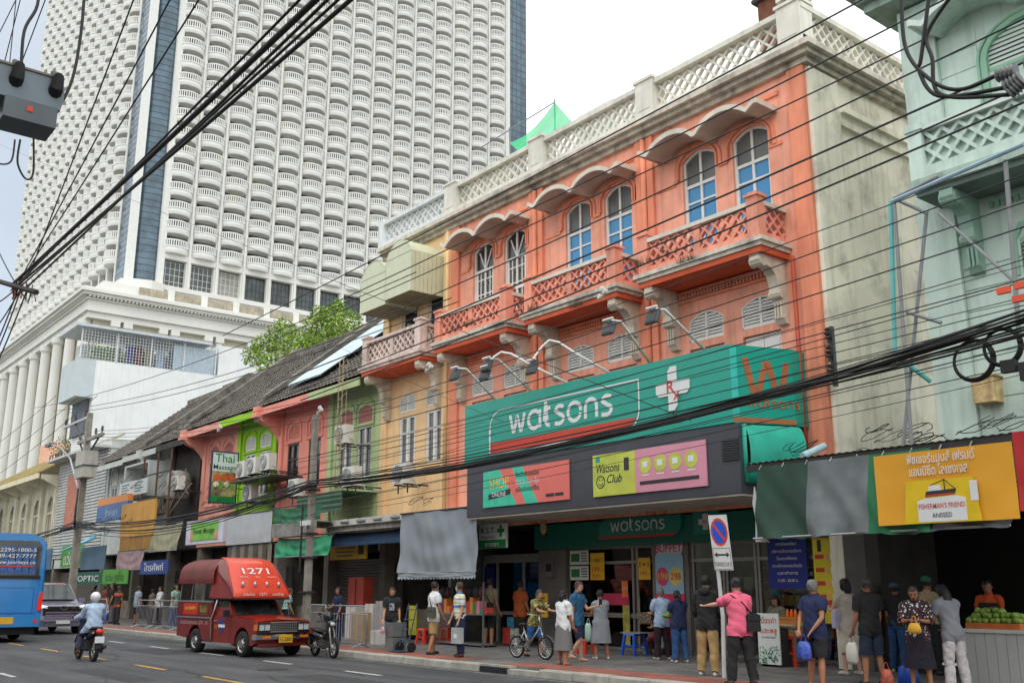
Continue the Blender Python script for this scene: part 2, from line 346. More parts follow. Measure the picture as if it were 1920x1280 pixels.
def vis(x,y,z):
    v=Vector((x,y,z))-CP; d=v.dot(fv); px=960+FPX*v.dot(rv)/d; py=640-FPX*v.dot(uv)/d
    if not(-40<px<1960 and -60<py): return False
    if x==TX and px>720: return py<500-(px-720)*.52     # hidden behind the parapet beyond
    return py<640
spots=sorted([s for s in spots if vis(*s[:3])],key=lambda s:(s[3]==0,(Vector(s[:3])-CP).length))
bv=np.array(bal.v)
for i,(x,y,z,rz) in enumerate(spots):
    if i<298: link('balcony',bme,tower,loc=None).location=(0,0,0); o=COL.objects[-1]; o.matrix_parent_inverse=Matrix.Identity(4); o.location=(x-TX,y-TY,z); o.rotation_euler=(0,0,rz)
    else:
        q=bv if rz==0 else np.stack([-bv[:,1],bv[:,0],bv[:,2]],1); sx=LPX/PX*.96 if rz==0 else 1
        rest.add((q*np.array([sx,1,1])+np.array([x,y,z])).tolist(),bal.f)
if rest.v: tag(rest.build('balcony_mass',TWB,tower),kind='stuff')
print('balconies',len(spots))
ZT=ZB+NF*FH+3
# shaft: recessed glazing bands, piers and slabs
g=MB(); g.box(TX-30,TX-.5,49.9,C0+PX*NC-PX/2,46,ZT).box(LC0-LPX*NL+LPX/2,TX-5.6,TY+.5,TY+30,46,ZT); g.build('glazing',TG,tower)
p=MB()
for c in range(NC+1):
    y=C0-PX/2+c*PX; p.box(TX-.6,TX+.35,y-.42,y+.42,46,ZT); p.box(TX-.6,TX+.62,y-.18,y+.18,46,ZT)
for c in range(NL+1):
    x=LC0+LPX/2-c*LPX; p.box(x-.36,x+.36,TY-.35,TY+.6,46,ZT)
tag(p.build('pier',TW,tower),kind='stuff')
cu=MB(); rn=random.Random(8)
for (x,y,z,rz) in spots:
    k=rn.choice((0,0,1,2,3)); w0=rn.uniform(-1.7,.2); w1=w0+rn.uniform(.7,1.6); z0=z+1.2
    if rz: cu.add([(TX-.47,y+w0,z0),(TX-.47,y+min(w1,1.7),z0),(TX-.47,y+min(w1,1.7),z0+1.9),(TX-.47,y+w0,z0+1.9)],[(0,1,2,3)],k)
tag(cu.build('curtain',[M('cur_a',(.03,.034,.036,1),.2),M('cur_b',S(168,156,134),.8),M('cur_c',S(120,122,120),.6),M('cur_d',S(84,96,104),.2)],tower),kind='stuff')
sl_=MB()
for f in range(NF+1):
    z=ZB+f*FH; sl_.box(TX-.55,TX+.02,49.9,C0+PX*NC-PX/2,z-.1,z+1.15); z-=1.2; sl_.box(LC0-LPX*NL+LPX/2,TX-5.7,TY-.02,TY+.55,z-.1,z+1.15)
tag(sl_.build('spandrel',TW,tower),kind='stuff')
# corner glass + white stripe
cg=MB(); cg.box(TX-5.6,TX-1.0,TY-.25,TY+2,46,ZT); cg.fprism(Fr((0,0,46),(1,0,0),(0,1,0)),[(TX-1.,TY+.6),(TX-.2,TY+1.3),(TX+.1,TY+3.0),(TX-.1,TY+4.5),(TX-1.,TY+4.6)],0,ZT-46)
cg.build('corner_glazing',TBG,tower)
mu=MB()
for k in range(int((ZT-46)/1.07)):
    z=46+k*1.07
    if k%1==0: mu.box(TX-5.6,TX-1.0,TY-.28,TY-.24,z,z+.09)
    for (a,b) in (((TX-1.,TY+.6),(TX-.2,TY+1.3)),((TX-.2,TY+1.3),(TX+.1,TY+3.0)),((TX+.1,TY+3.0),(TX-.1,TY+4.5))):
        A=Vector((a[0],a[1],z)); B=Vector((b[0],b[1],z)); mu.fbox(Fr(A,B-A),0,(B-A).length,0,.08,-.02,.05)
tag(mu.build('mullion',TBG2,tower),kind='stuff')
sep('corner_pilaster',WHITE,tower,(TX-1.15,TX+.1,TY-.32,TY+.75,46,ZT),(TX-.6,TX+.6,TY+4.2,TY+5.15,46,ZT))
ye=C0+PX*NC-PX/2; MB().box(TX-1.5,TX+.35,ye+.4,ye+1.1,40,ZT).build('corner_pilaster',WHITE,tower)
MB().box(TX-6,TX-.4,ye+1.1,ye+6.2,40,ZT).build('corner_glazing',TBG,tower)
q=MB()
for k in range(int((ZT-60)/1.6)): q.box(TX-.42,TX-.36,ye+1.1,ye+6.2,60+k*1.6,60.12+k*1.6)
for k in range(5): q.box(TX-.42,TX-.37,ye+1.1+k*1.2,ye+1.2+k*1.2,60,ZT)
tag(q.build('mullion',TBG2,tower),kind='stuff')
# tall window storey below the lowest balconies
wm=MB()
for c in range(NC):
    y=C0+c*PX; f=Fr((TX-.45,y,47.4),(0,1,0)); wl=MB(); wl.fbox(f,-1.85,1.85,0,4.3,-.05,.05)
    o=wl.build('window',M('louvre_window',S(150,150,142),.7,.2,1.5) if c in (2,) else M('tower_window',(.07,.085,.09,1),.15,.4,.7),tower); mm=MB()
    for k in range(6): mm.fbox(f,-1.85+k*.74-.03,-1.85+k*.74+.03,0,4.3,.05,.1)
    for k in range(5): mm.fbox(f,-1.85,1.85,k*1.05,k*1.05+.06,.05,.09)
    tag(mm.build('window_bars',DMET if c>2 else TW,o),kind='stuff')
sb=MB(); sb.box(TX-.6,TX+.5,49.8,ye,51.9,52.75); sb.box(TX-.5,TX+1.2,46,ye+6,46.6,47.35); sb.box(TX-.5,TX+.9,46,ye+6,44,46.6)
sb.fprism(Fr((0,0,44),(1,0,0),(0,1,0)),[(TX-8,TY-1.2),(TX+.4,TY-1.2),(TX+1.5,TY+.6),(TX+2.2,TY+3),(TX+1.3,TY+5.2),(TX-8,TY+5.2)],0,3.36); sb.build('base_band',TW,tower)
# podium
PXc,PYc=-145.,38.1
pd=MB(); pd.box(PXc-100,PXc-1.2,PYc+1.2,PYc+110,0,39.5); pd.build('podium_wall',M('podium_wall',S(214,208,190),.8,.08,.3,streak=.3,gcol=(.3,.27,.2,1)),tower)
pc=MB()
for z0,z1,o in ((39.4,40.3,.9),(40.3,40.8,1.3),(40.8,42.0,1.0),(42.0,42.25,1.35),(42.5,42.9,2.0),(42.9,43.35,2.4),(43.35,43.6,2.1)): pc.box(PXc-102,PXc-1+o,PYc+1-o,PYc+112,z0,z1)
pc.build('cornice',TW,tower)
dn=MB()
for k in range(150): y=PYc-.2+k*.55; dn.box(PXc+.2,PXc+.85,y,y+.3,42.25,42.52)
for k in range(120): x=PXc-k*.55; dn.box(x-.3,x,PYc-.85+1-.8,PYc+.3,42.25,42.52)
tag(dn.build('dentil',TW,tower),kind='stuff')
MB().box(PXc-8,PXc-1.5,PYc+2.2,PYc+9,43.6,45.6).build('roof_parapet',TW,tower)
for k in range(9):
    y=PYc+9.5+k*5.2; f=Fr((PXc-1.5,y,43.6),(0,1,0)); o=panelbox(f,-2.1,2.1,0,1.9,0,.3).build('roof_panel',M('roof_louvre',S(170,160,140),.8,.2,1.2,streak=.4),tower)
    MB().fbox(f,2.1,3.1,0,2.2,-.3,.5).build('roof_pier',TW,tower)
for k in range(16):                      # street side colonnade
    x=PXc-2.2-k*6.9; c=MB(); c.lathe([(.95,18),(.95,18.8),(.8,19),(.72,38.2),(.95,38.5),(.95,39.4)],(x,PYc+.4,0),n=14); c.build('column',TW,tower,smooth=False)
    if k<12: panelbox(Fr((x-4.9,PYc+1.2,12),(1,0,0)),0,3.4,0,25,0,.08).build('window',M('podium_glazing',S(168,176,180),.3,.15,.4,streak=.2),tower)
for k in range(14):                      # paired pilasters on the side
    for dy in (-.9,.9):
        y=PYc+5+k*7.0+dy; MB().box(PXc-1.5,PXc-.3,y-.45,y+.45,30,38.9).box(PXc-1.5,PXc-.1,y-.65,y+.65,38.6,39.4).build('pilaster',TW,tower)
MB().box(-196,-191,PYc+6,PYc+12,43.6,50.5).build('roof_plant_room',TW,tower)
# ================================================================ three-storey corner row
FY=18.4
ORG=M('orange_plaster',S(244,168,142),.8,.1,1.2,streak=.36,grime=.34,bump=.15,gcol=(.26,.12,.08,1)); ORD=M('orange_trim',S(238,148,116),.8,.1,1.5,streak=.35,bump=.15,gcol=(.1,.04,.02,1))
ORB=M('orange_balustrade',S(240,158,134),.85,.12,2.2,streak=.3,grime=.5,bump=.3,gcol=(.09,.06,.05,1))
TAN=M('tan_plaster',S(240,202,152),.8,.08,1.2,streak=.2,grime=.12,bump=.15,gcol=(.16,.10,.05,1)); PNK=M('weathered_pink_white',S(226,204,194),.85,.12,2.5,streak=.45,grime=.55,bump=.3,gcol=(.12,.1,.09,1))
CRM=M('cream_cornice',S(228,224,212),.8,.08,1.5,streak=.22,grime=.32,bump=.3,gcol=(.11,.10,.085,1)); LED=M('mouldy_ledge',S(184,176,162),.9,.25,3,streak=.5,grime=.95,bump=.5,gcol=(.035,.033,.03,1))
SIDE=M('bare_side_render',S(240,235,216),.9,.1,.7,streak=.3,grime=.7,bump=.35,gcol=(.22,.2,.155,1)); BRK=M('bracket_stone',S(212,200,182),.8,.12,3,streak=.3,grime=.35,gcol=(.14,.12,.1,1))
WFR=M('window_white',S(228,226,220),.6,.06,4,streak=.15,gcol=(.3,.28,.24,1)); BLUE=M('blue_film_pane',S(52,134,186),.25,.08,.6); GREYP=M('grey_pane',S(96,98,94),.3,.25,1.5); DPANE=M('dark_pane',(.035,.04,.042,1),.1,.4,1.2)
EDG=M('balcony_edge_cream',S(212,204,190),.85,.15,3,streak=.3,grime=.8,bump=.4,gcol=(.05,.046,.04,1))
XR=-12.13; BX=[-12.6,-17.15,-21.7,-26.25,-30.5]; ZC=13.62
ob=thing('orange_shophouse_row',(-19.2,FY,0),'three storey orange corner shophouse with lattice balconies and white roof parapet','building')
tb=thing('tan_shophouse',(-28.4,FY,0),'narrow tan shophouse under pale green metal canopies beside the orange row','building')
ops=[]
for k in range(3):
    xb=BX[k]
    for c in (xb-1.22,xb-2.85): ops+= [(c-.54,c+.54,9.42,12.62,.22),(c-.54,c+.54,7.62,8.34,.2),(c-.54,c+.54,5.2,7.44,0)]
wl=wall_open(MB(),Fr((0,FY,0)),BX[3],XR,3.5,14.1,ops,.22); wl.build('wall',ORG,ob)
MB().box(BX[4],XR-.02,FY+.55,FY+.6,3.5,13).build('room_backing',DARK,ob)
tops=[]
for c in (-28.85,-27.2): tops+=[(c-.5,c+.5,7.66,8.3,.2),(c-.5,c+.5,5.75,7.5,0),(c-.5,c+.5,9.42,11.6,0)]
wall_open(MB(),Fr((0,FY,0)),BX[4],BX[3],3.5,14.1,tops,.2).build('wall',TAN,tb)
MB().box(BX[4]-.02,BX[4],FY,FY+13,3,14.1).build('party_wall',SIDE,tb)
# side wall with pilasters and mouldings
sw=MB(); sw.box(XR-.3,XR,FY+.01,FY+15,0,14.1); sw.build('side_wall',SIDE,ob)
sep('side_moulding',SIDE,ob,(XR,XR+.09,FY+.02,FY+1.15,0,13.5),(XR,XR+.1,FY+1.15,FY+15,12.35,12.65),(XR,XR+.2,FY+1.15,FY+15,12.65,12.8)); pass
# cornice and parapet (front + side)
def cornice(par,x0,x1,m1,m2,side=False):
    c=MB()
    for z0,z1,o,mi in ((13.55,13.70,.14,0),(13.70,13.84,.28,0),(13.84,13.98,.40,1)):
        c.box(x0,x1+(o if side else 0),FY-o,FY+(15 if side else .4),z0,z1,mi)
    c.build('cornice',[m2,EDG],par)
    b=MB(); b.box(x0,x1+(.1 if side else 0),FY-.12,FY+.2,13.98,14.28); b.box(x0,x1+(.12 if side else 0),FY-.16,FY+.24,14.98,15.12)
    if side: b.box(x1-.2,x1+.1,FY+.2,FY+15,13.98,14.28); b.box(x1-.24,x1+.12,FY+.24,FY+15,14.98,15.12)
    b.build('parapet_rail',m1,par)
cornice(ob,BX[3],XR,CRM,LED,True); PBL=M('pale_blue_white',S(222,226,226),.8,.08,2,streak=.25,grime=.2,gcol=(.2,.2,.19,1)); cornice(tb,BX[4]-.12,BX[3]-.003,PBL,LED)
pposts=[-12.35,-17.05,-21.65,-26.2]
for i,x in enumerate(pposts):
    p=MB(); p.box(x-.32,x+.32,FY-.22,FY+.3,13.98,15.14); p.box(x-.22,x+.22,FY-.235,FY-.22,14.3,14.95); p.box(x-.36,x+.36,FY-.26,FY+.34,15.14,15.22); p.build('parapet_pier',CRM,ob)
MB().box(-12.62,-12.0,FY-.26,FY+.34,15.3,15.52).box(-12.66,-11.96,FY-.3,FY+.38,15.52,15.62).build('pier_cap',CRM,ob)
for i in range(3):
    a,b=pposts[i+1]+.32,pposts[i]-.32; mb=MB(); mb2=(b-a)/2
    lattice(mb,Fr((a,FY+.04,14.28)),b-a,.7,.35,.055,.1,.055); mb.build('lattice_panel',CRM,ob)
a=BX[4]-.1; mb=MB(); lattice(mb,Fr((a,FY+.04,14.28)),BX[3]-.3-a,.7,.35,.055,.1,.055); mb.build('lattice_panel',PBL,tb)
MB().box(a-.3,a+.02,FY-.2,FY+.3,13.98,15.2).build('parapet_pier',PBL,tb)
mb=MB(); lattice(mb,Fr((XR-.05,FY+.3,14.28),(0,1,0)),14.5,.7,.35,.055,.1,.055); mb.build('lattice_panel',CRM,ob)
MB().box(BX[4],XR-.3,FY+.2,FY+15,13.9,14.0).build('roof_slab',LED,ob)
# front relief: pilasters, panels, drain pipes
sep('pilaster',ORD,ob,(XR-.46,XR-.003,FY-.1,FY,3.5,13.55),(BX[3],BX[3]+.45,FY-.09,FY,3.5,13.55))
for k in (1,2): x=BX[k]; sep('pilaster',ORD,ob,(x-.02,x+.2,FY-.09,FY,3.5,13.55),(x-.42,x-.2,FY-.09,FY,3.5,13.55),(x-.5,x-.421,FY-.05,FY,3.5,13.55))
sep('pilaster',TAN,tb,(BX[3]-.42,BX[3]-.003,FY-.09,FY,3.5,13.55),(BX[4],BX[4]+.4,FY-.09,FY,3.5,13.55))
for k in (1,2): MB().tube([(BX[k]-.1,FY-.12,13.5),(BX[k]-.1,FY-.12,3.6)],.075,8).build('drain_pipe',ORD,ob,True)
MB().tube([(BX[3]-.1,FY-.14,13.5),(BX[3]-.1,FY-.14,3.6)],.07,8).build('drain_pipe',TAN,tb,True)
MB().tube([(-12.75,FY-.13,9.0),(-12.75,FY-.13,3.8)],.05,8).build('drain_pipe',M('red_pipe',S(176,74,46),.6),ob,True)
rl=MB()
for k in range(3):
    xb=BX[k]
    for c in (xb-1.22,xb-2.85):
        top=[(c-.82,11.95),(c-.72,11.95)]+[(c+.72*math.cos(t),12.25+.5*math.sin(t)) for t in [math.pi*(1-i/10) for i in range(11)]]+[(c+.72,11.95),(c+.8,11.95)]
        rl.ribbon(Fr((0,FY,0)),top,.09,0,.05); rl.ribbon(Fr((0,FY,0)),[(c+(u-c)*.88,12.05+(v-12.05)*.92) for u,v in top[1:-1]],.035,0,.09)
    for a,b in ((xb-.68,xb-.28),(xb-4.25,xb-3.6)): rl.box(a,b,FY-.03,FY,11.84,11.92)
    rl.box(xb-4.2,xb-.3,FY-.06,FY,13.1,13.2)
tag(rl.build('window_moulding',ORD,ob),kind='stuff')
# arched french windows
def arch_window(par,c,kind):
    y=FY+.12; f=Fr((c-.54,y,9.42)); w_,h_=1.08,3.2
    fr=MB(); sp_=h_-.22; aw=[(0.03,0),(0.03,sp_)]+[(w_*t,sp_+.22*4*t*(1-t)-.03) for t in [i/10 for i in range(1,10)]]+[(w_-.03,sp_),(w_-.03,0)]
    fr.ribbon(f,aw,.06,-.04,.05); fr.fbox(f,.06,w_-.06,sp_-.72,sp_-.64,-.03,.04); fr.fbox(f,w_/2-.035,w_/2+.035,0,h_-.03,-.03,.035)
    if kind=='blue':
        for v in (1.82,): fr.fbox(f,.06,w_-.06,v,v+.05,-.03,.03)
        fr.fbox(f,.06,w_-.06,0,.1,-.03,.03)
        for u in (.055,w_-.085): fr.fbox(f,u,u+.03,0,sp_-.72,-.028,.045)
    else:
        for u in (.3,w_-.3): fr.fbox(f,u-.02,u+.02,0,sp_-.72,-.03,.025)
        for v in (.5,1.0,1.5,2.0): fr.fbox(f,.06,w_-.06,v-.02,v+.02,-.03,.024)
        for a in (50,130): fr.ribbon(f,[(w_/2,sp_-.68),(w_/2+.5*math.cos(R(a)),sp_-.68+.85*math.sin(R(a)))],.045,-.03,.025)
        for u in (.07,w_-.16): fr.fbox(f,u,u+.09,0,sp_-.72,-.028,.04)
        fr.fbox(f,.06,w_-.06,1.28,1.38,-.03,.037)
    o=fr.build('window',WFR,par)
    tm=GREYP if kind=='blue' else DPANE; lm=BLUE if kind=='blue' else DPANE
    for s_ in (0,1):
        u0,u1=(.05,w_/2-.03) if s_==0 else (w_/2+.03,w_-.05)
        n=6; pts=[(u0,sp_-.65),(u1,sp_-.65)]+[(u1+(u0-u1)*i/n,sp_+.22*4*((u1+(u0-u1)*i/n)/w_)*(1-(u1+(u0-u1)*i/n)/w_)-.05) for i in range(n+1)]
        MB().fprism(f,pts,-.02,-.005).build('pane',tm,o)
        for v0,v1 in ((.05,1.82),(1.86,sp_-.7)): MB().fbox(f,u0,u1,v0,v1,-.02,-.005).build('pane',lm,o)
    return o
def louvre(par,fr,w_,h_,rise,mat,slat,n=8,mull=True,name='louvred_fanlight'):
    f=MB(); pts=[(0,0),(0,h_-rise)]+[(w_*t,h_-rise+rise*4*t*(1-t)) for t in [i/8 for i in range(1,8)]]+[(w_,h_-rise),(w_,0)]
    f.ribbon(fr,pts+[(0,0)],.07,-.03,.05)
    if mull: f.fbox(fr,w_/2-.03,w_/2+.03,.03,h_-.03,-.03,.045)
    o=f.build(name,mat,par); s_=MB(); q=0
    for i in range(n):
        v=.05+(h_-.1)*i/n; t=.03
        if rise and v>h_-rise:
            k=min(1,(v+h_/n*.5-(h_-rise))/rise); t=.03+w_*.5*(1-math.sqrt(max(0,1-k)))
        s_.add([fr.p(t,v,.03),fr.p(w_-t,v,.03),fr.p(w_-t,v+(h_/n)*.66,-.005),fr.p(t,v+(h_/n)*.66,-.005)],[(0,1,2,3)]); s_.add([fr.p(t,v-.012,.028),fr.p(w_-t,v-.012,.028),fr.p(w_-t,v,.03),fr.p(t,v,.03)],[(0,1,2,3)])
    tag(s_.build('slat',slat,o),kind='stuff'); MB().fbox(fr,.03,w_-.03,.03,h_-rise,-.06,-.05).build('backing',DARK,o); return o
for k in range(3):
    xb=BX[k]
    for c in (xb-1.22,xb-2.85):
        arch_window(ob,c,'blue' if k<2 else 'white')
        louvre(ob,Fr((c-.54,FY+.06,7.62)),1.08,.72,.2,WFR,WFR)
        d=MB(); f=Fr((c-.54,FY+.1,5.2)); d.fbox(f,.02,.53,0,2.22,-.03,.02); d.fbox(f,.55,1.06,0,2.22,-.03,.02)
        for u in (.1,.63): d.fbox(f,u,u+.35,1.55,2.1,.02,.035); d.fbox(f,u,u+.35,.2,1.4,.02,.035)
        d.build('shutter_door',WFR,ob)
# wavy canopies
def wavy(par,x0,x1,z,dep,mat,mat2,y=FY):
    n=44; w_=x1-x0; pr=[]
    for i in range(n+1):
        t=i/n; h=.32*max(0,math.sin(math.pi*min(1,max(0,(t-.08)/.40))))**.6+.32*max(0,math.sin(math.pi*min(1,max(0,(t-.52)/.40))))**.6
        if t<.08: h+=.16*(1-t/.08)
        if t>.92: h+=.16*((t-.92)/.08)
        pr.append((x0+w_*t,z+h))
    c=MB(); rings=[[(x,y+.02,h),(x,y-dep,h-.02),(x,y-dep,h+.07),(x,y+.02,h+.09)] for x,h in pr]; c.loft(rings); o=c.build('canopy',mat2,par)
    e=MB(); e.loft([[(x,y-dep-.03,h-.03),(x,y-dep-.03,h+.1),(x,y-dep+.03,h+.1),(x,y-dep+.03,h-.03)] for x,h in pr]); 
    for s_ in (0,-1): x,h=pr[s_]; sg=1 if s_ else -1; e.box(x-.03*(1-sg),x+.03*(1+sg),y-dep,y,h-.03,h+.1)
    e.build('canopy_edge',mat,o)
CANU=M('canopy_concrete',S(196,182,168),.85,.1,2,streak=.15,grime=.2,gcol=(.15,.13,.11,1)); CANE=M('canopy_edge_cream',S(216,208,194),.8,.1,3,grime=.3,gcol=(.15,.14,.12,1))
for k in range(3): wavy(ob,BX[k]-4.15,BX[k]-.42,12.55,.8,CANE,CANU)
# balconies
def balcony(par,xb,mat,rail,soff,corner=True,d=1.0):
    x0,x1=xb-4.02,xb-.35; y0=FY-d
    o=MB().box(x0-.08,x1+.08,y0-.08,FY,9.12,9.22).box(x0-.14,x1+.14,y0-.14,FY,9.22,9.32).build('balcony',EDG if mat!=PNK else PNK,par)
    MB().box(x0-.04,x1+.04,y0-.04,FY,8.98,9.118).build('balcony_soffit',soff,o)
    b=MB(); b.box(x0+.01,x1-.01,y0,y0+.14,9.322,9.5); b.box(x1-.15,x1-.012,y0+.14,FY,9.322,9.5); b.box(x0,x0+.14,y0+.14,FY,9.322,9.5); b.build('balustrade_base',mat,o)
    r_=MB(); r_.box(x0+.02,x1-.24,y0-.04,y0+.17,10.12,10.22); r_.box(x1-.17,x1+.04,y0+.2,FY,10.12,10.22); r_.box(x0-.04,x0+.17,y0+.2,FY,10.12,10.22); r_.build('handrail',rail,o)
    for x in (x1-.14,x0+.13):
        p=MB(); p.box(x-.15,x+.15,y0-.05,y0+.25,9.322,10.32); p.box(x-.19,x+.19,y0-.09,y0+.29,10.32,10.38); p.box(x-.12,x+.12,y0-.02,y0+.22,10.38,10.44); p.build('post',mat,o)
    xm=(x0+x1)/2; MB().box(xm-.09,xm+.09,y0+.01,y0+.13,9.5,10.12).build('post',mat,o)
    for a,bb in ((x0+.27,xm-.09),(xm+.09,x1-.3)):
        l=MB(); lattice(l,Fr((a,y0+.07,9.5)),bb-a,.62,.31,.05,.1,.05); l.build('lattice_panel',mat,o)
    for x in (x0+.07,x1-.07):
        l=MB(); lattice(l,Fr((x,y0+.25,9.5),(0,1,0)),d-.25,.62,.31,.05,.1,.05); l.build('lattice_panel',mat,o)
    return o
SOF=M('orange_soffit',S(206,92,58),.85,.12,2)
for k in range(3): balcony(ob,BX[k],ORB,CANE,SOF)
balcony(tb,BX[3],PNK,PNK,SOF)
# scrolled brackets (console profile extruded)
def bracket(par,x,mat=BRK):
    pr=[(0,9.0),(1.0,9.0),(1.0,8.84),(.93,8.74),(.78,8.76),(.58,8.72),(.42,8.58),(.34,8.34),(.36,8.16),(.2,8.04),(.16,7.7),(.2,7.62),(.12,7.5),(0,7.48)]
    b=MB(); f=Fr((x-.13,FY,0),(0,-1,0)); b.fprism(f,pr,-.26,0)
    b.lathe([(.14,-.02),(.14,.3)],(x-.15,FY-.84,8.84),'x',10); b.lathe([(.1,-.02),(.1,.3)],(x-.15,FY-.25,8.16),'x',10)
    for q in (-.08,0,.08): b.box(x+q-.02,x+q+.02,FY-.24,FY-.18,7.62,8.0)
    b.build('bracket',mat,par)
for k in range(3):
    for q in (-.55,-3.8): bracket(ob,BX[k]+q)
for q in (-.55,-3.8): bracket(tb,BX[3]+q)
dn=MB()
for k in range(3):
    for i in range(30): x=BX[k]-.75-i*.1; dn.box(x-.06,x,FY-.08,FY,8.74,8.86)
tag(dn.build('dentil_band',ORD,ob),kind='stuff')
dn=MB()
for k in range(3): dn.box(BX[k]-3.9,BX[k]-.5,FY-.05,FY,8.66,8.73).box(BX[k]-3.9,BX[k]-.5,FY-.1,FY,8.87,8.94)
tag(dn.build('string_course',ORD,ob),kind='stuff')
# tan bay openings
for c in (-28.85,-27.2):
    louvre(tb,Fr((c-.5,FY+.05,7.66)),1.,.64,.2,WFR,WFR)
    f=Fr((c-.5,FY+.08,5.75)); w=MB(); w.ribbon(f,[(.03,.03),(.03,1.72),(.97,1.72),(.97,.03),(.03,.03)],.08,-.03,.05); w.fbox(f,.45,.55,.05,1.7,-.03,.06); w.fbox(f,.05,.95,1.12,1.2,-.03,.045)
    for u in (.08,.4,.56,.88): w.fbox(f,u,u+.04,.05,1.7,-.025,.04)
    o=w.build('window',WFR,tb)
    for u0,u1 in ((.07,.45),(.55,.93)):
        for v0,v1 in ((.06,1.12),(1.2,1.69)): MB().fbox(f,u0,u1,v0,v1,-.02,-.005).build('pane',M('tan_bay_pane',S(92,92,98),.2,.4,2),o)
    MB().box(c-.6,c+.6,FY-.08,FY,5.62,5.72).build('window_sill',TAN,tb)
    MB().box(c-.48,c+.48,FY+.1,FY+.13,9.42,11.6).build('door_glazing',DPANE,tb)
    g=MB(); f=Fr((c-.48,FY+.07,9.42)); g.ribbon(f,[(.03,0),(.03,2.15),(.93,2.15),(.93,0)],.07,-.02,.03); g.build('door_frame',WFR,tb)
# pale green metal canopies on the tan bay
PGC=M('pale_green_sheet',S(204,208,178),.55,.05,2,streak=.12,gcol=(.3,.32,.24,1))
def metal_canopy(x0,x1,z0,z1,dep,lab):
    t=thing('metal_canopy',((x0+x1)/2,FY,z0),lab,'canopy','pale green canopies on the tan house'); y=FY-dep; n=14
    pts=[(x0,z0),(x1,z0),(x1,z1-.5)]+[(x1+(x0-x1)*i/n,z1-.5+.55*math.sin(math.pi*i/n)**.7) for i in range(1,n)]+[(x0,z1-.5)]
    f=Fr((0,y,0)); MB().fprism(f,pts,-.012,.0).build('front_panel',PGC,t); MB().fbox(f,x0,x1,z1-.52,z1-.5,.0,.008).build('seam',M('seam',S(170,174,148),.6),t)
    top=[(x1,z1-.5)]+[(x1+(x0-x1)*i/n,z1-.5+.55*math.sin(math.pi*i/n)**.7) for i in range(1,n)]+[(x0,z1-.5)]
    tp=MB(); tp.loft([[(x,y-.01,z+.012),(x,FY,z+.012),(x,FY,z),(x,y-.01,z)] for x,z in top]); tp.build('top_sheet',PGC,t)
    for k in range(8):
        a=y+dep*k/8; sg=1
        MB().box(x1-.015,x1+.004,a+.006,a+dep/8-.006,z0,z1-.48).build('side_slat',PGC,t)
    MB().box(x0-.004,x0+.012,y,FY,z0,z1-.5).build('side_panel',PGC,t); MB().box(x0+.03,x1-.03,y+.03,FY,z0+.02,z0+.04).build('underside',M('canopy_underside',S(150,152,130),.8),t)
metal_canopy(-28.35,-26.75,11.3,13.2,1.35,'taller pale green metal canopy next to the orange wall'); metal_canopy(-30.15,-28.42,11.2,12.9,1.3,'lower pale green metal canopy at the outer end of the tan house')
# ================================================================ pharmacy sign and shop front
TEAL=M('teal_sign',S(14,160,140),.35,.04,.6,streak=.06,gcol=(.01,.12,.1,1)); TEAL_SHADE=M('teal_fascia_shaded',S(12,110,96),.5,.05); CHAR=M('charcoal_cladding',S(70,72,80),.5,.08,1.5,streak=.15,gcol=(.03,.03,.035,1))  # fascia teal is the sign colour darkened for the shadow beneath the box
SWHT=M('sign_white',S(228,230,230),.5,.03); SRED=M('sign_red',S(206,66,44),.5,.06,2); FADE=M('faded_orange_print',S(176,104,66),.7,.15,3)
SY=16.5; sg=thing('pharmacy_sign',(-18,SY,5.1),'large teal shop sign box with white lettering and angled end panel','sign')
x0,x1=-22.83,-13.25; E1=(-12.72,17.94)
MB().fprism(Fr((0,0,5.1),(1,0,0),(0,1,0)),[(x0,SY),(x1,SY),(E1[0],E1[1]),(E1[0],FY),(x0,FY)],0,1.68).build('sign_box',TEAL,sg)
MB().fprism(Fr((0,0,6.781),(1,0,0),(0,1,0)),[(x0+.02,SY+.03),(x1-.02,SY+.03),(E1[0]-.05,E1[1]),(E1[0]-.05,FY-.1),(x0+.02,FY-.1)],0,.01).build('top_sheet',M('sign_top',S(84,86,88),.7,.2,2,grime=.5),sg)
F=Fr((0,SY,0)); 
def U(px,py,Y=SY): p=ay(px,py,Y); return (p.x,p.z)
l,b_=U(918,838); r_,t_=U(1197,706); l+=.02; b_=5.28; t_=6.45
ol=[(l,b_)]+[(l,t_-.5)]+arc(l+.5,t_-.5,.5,.5,180,90,8)+[(r_,t_)]+[(r_,b_+.55)]+arc(r_-.5,b_+.5,.5,.5,0,-90,8)+[(l,b_)]
MB().ribbon(F,ol,.035,.004,.012).build('outline',SWHT,sg)
MB().fprism(F,[(l+.03,b_+.03),(r_-.62,b_+.03),(r_-.3,b_+.12),(r_-.1,b_+.3),(l+.03,b_+.3)],.003,.009).build('red_band',SRED,sg)
u0=U(957,800)[0]; u1=U(1147,760)[0]; k=sum(WGL[c][1]+.34 for c in 'watsons')-.34
wlogo('watsons',F,u0,5.76,(u1-u0)/k,SWHT,sg,wd=.21)
c=U(1262,728); cr=MB()
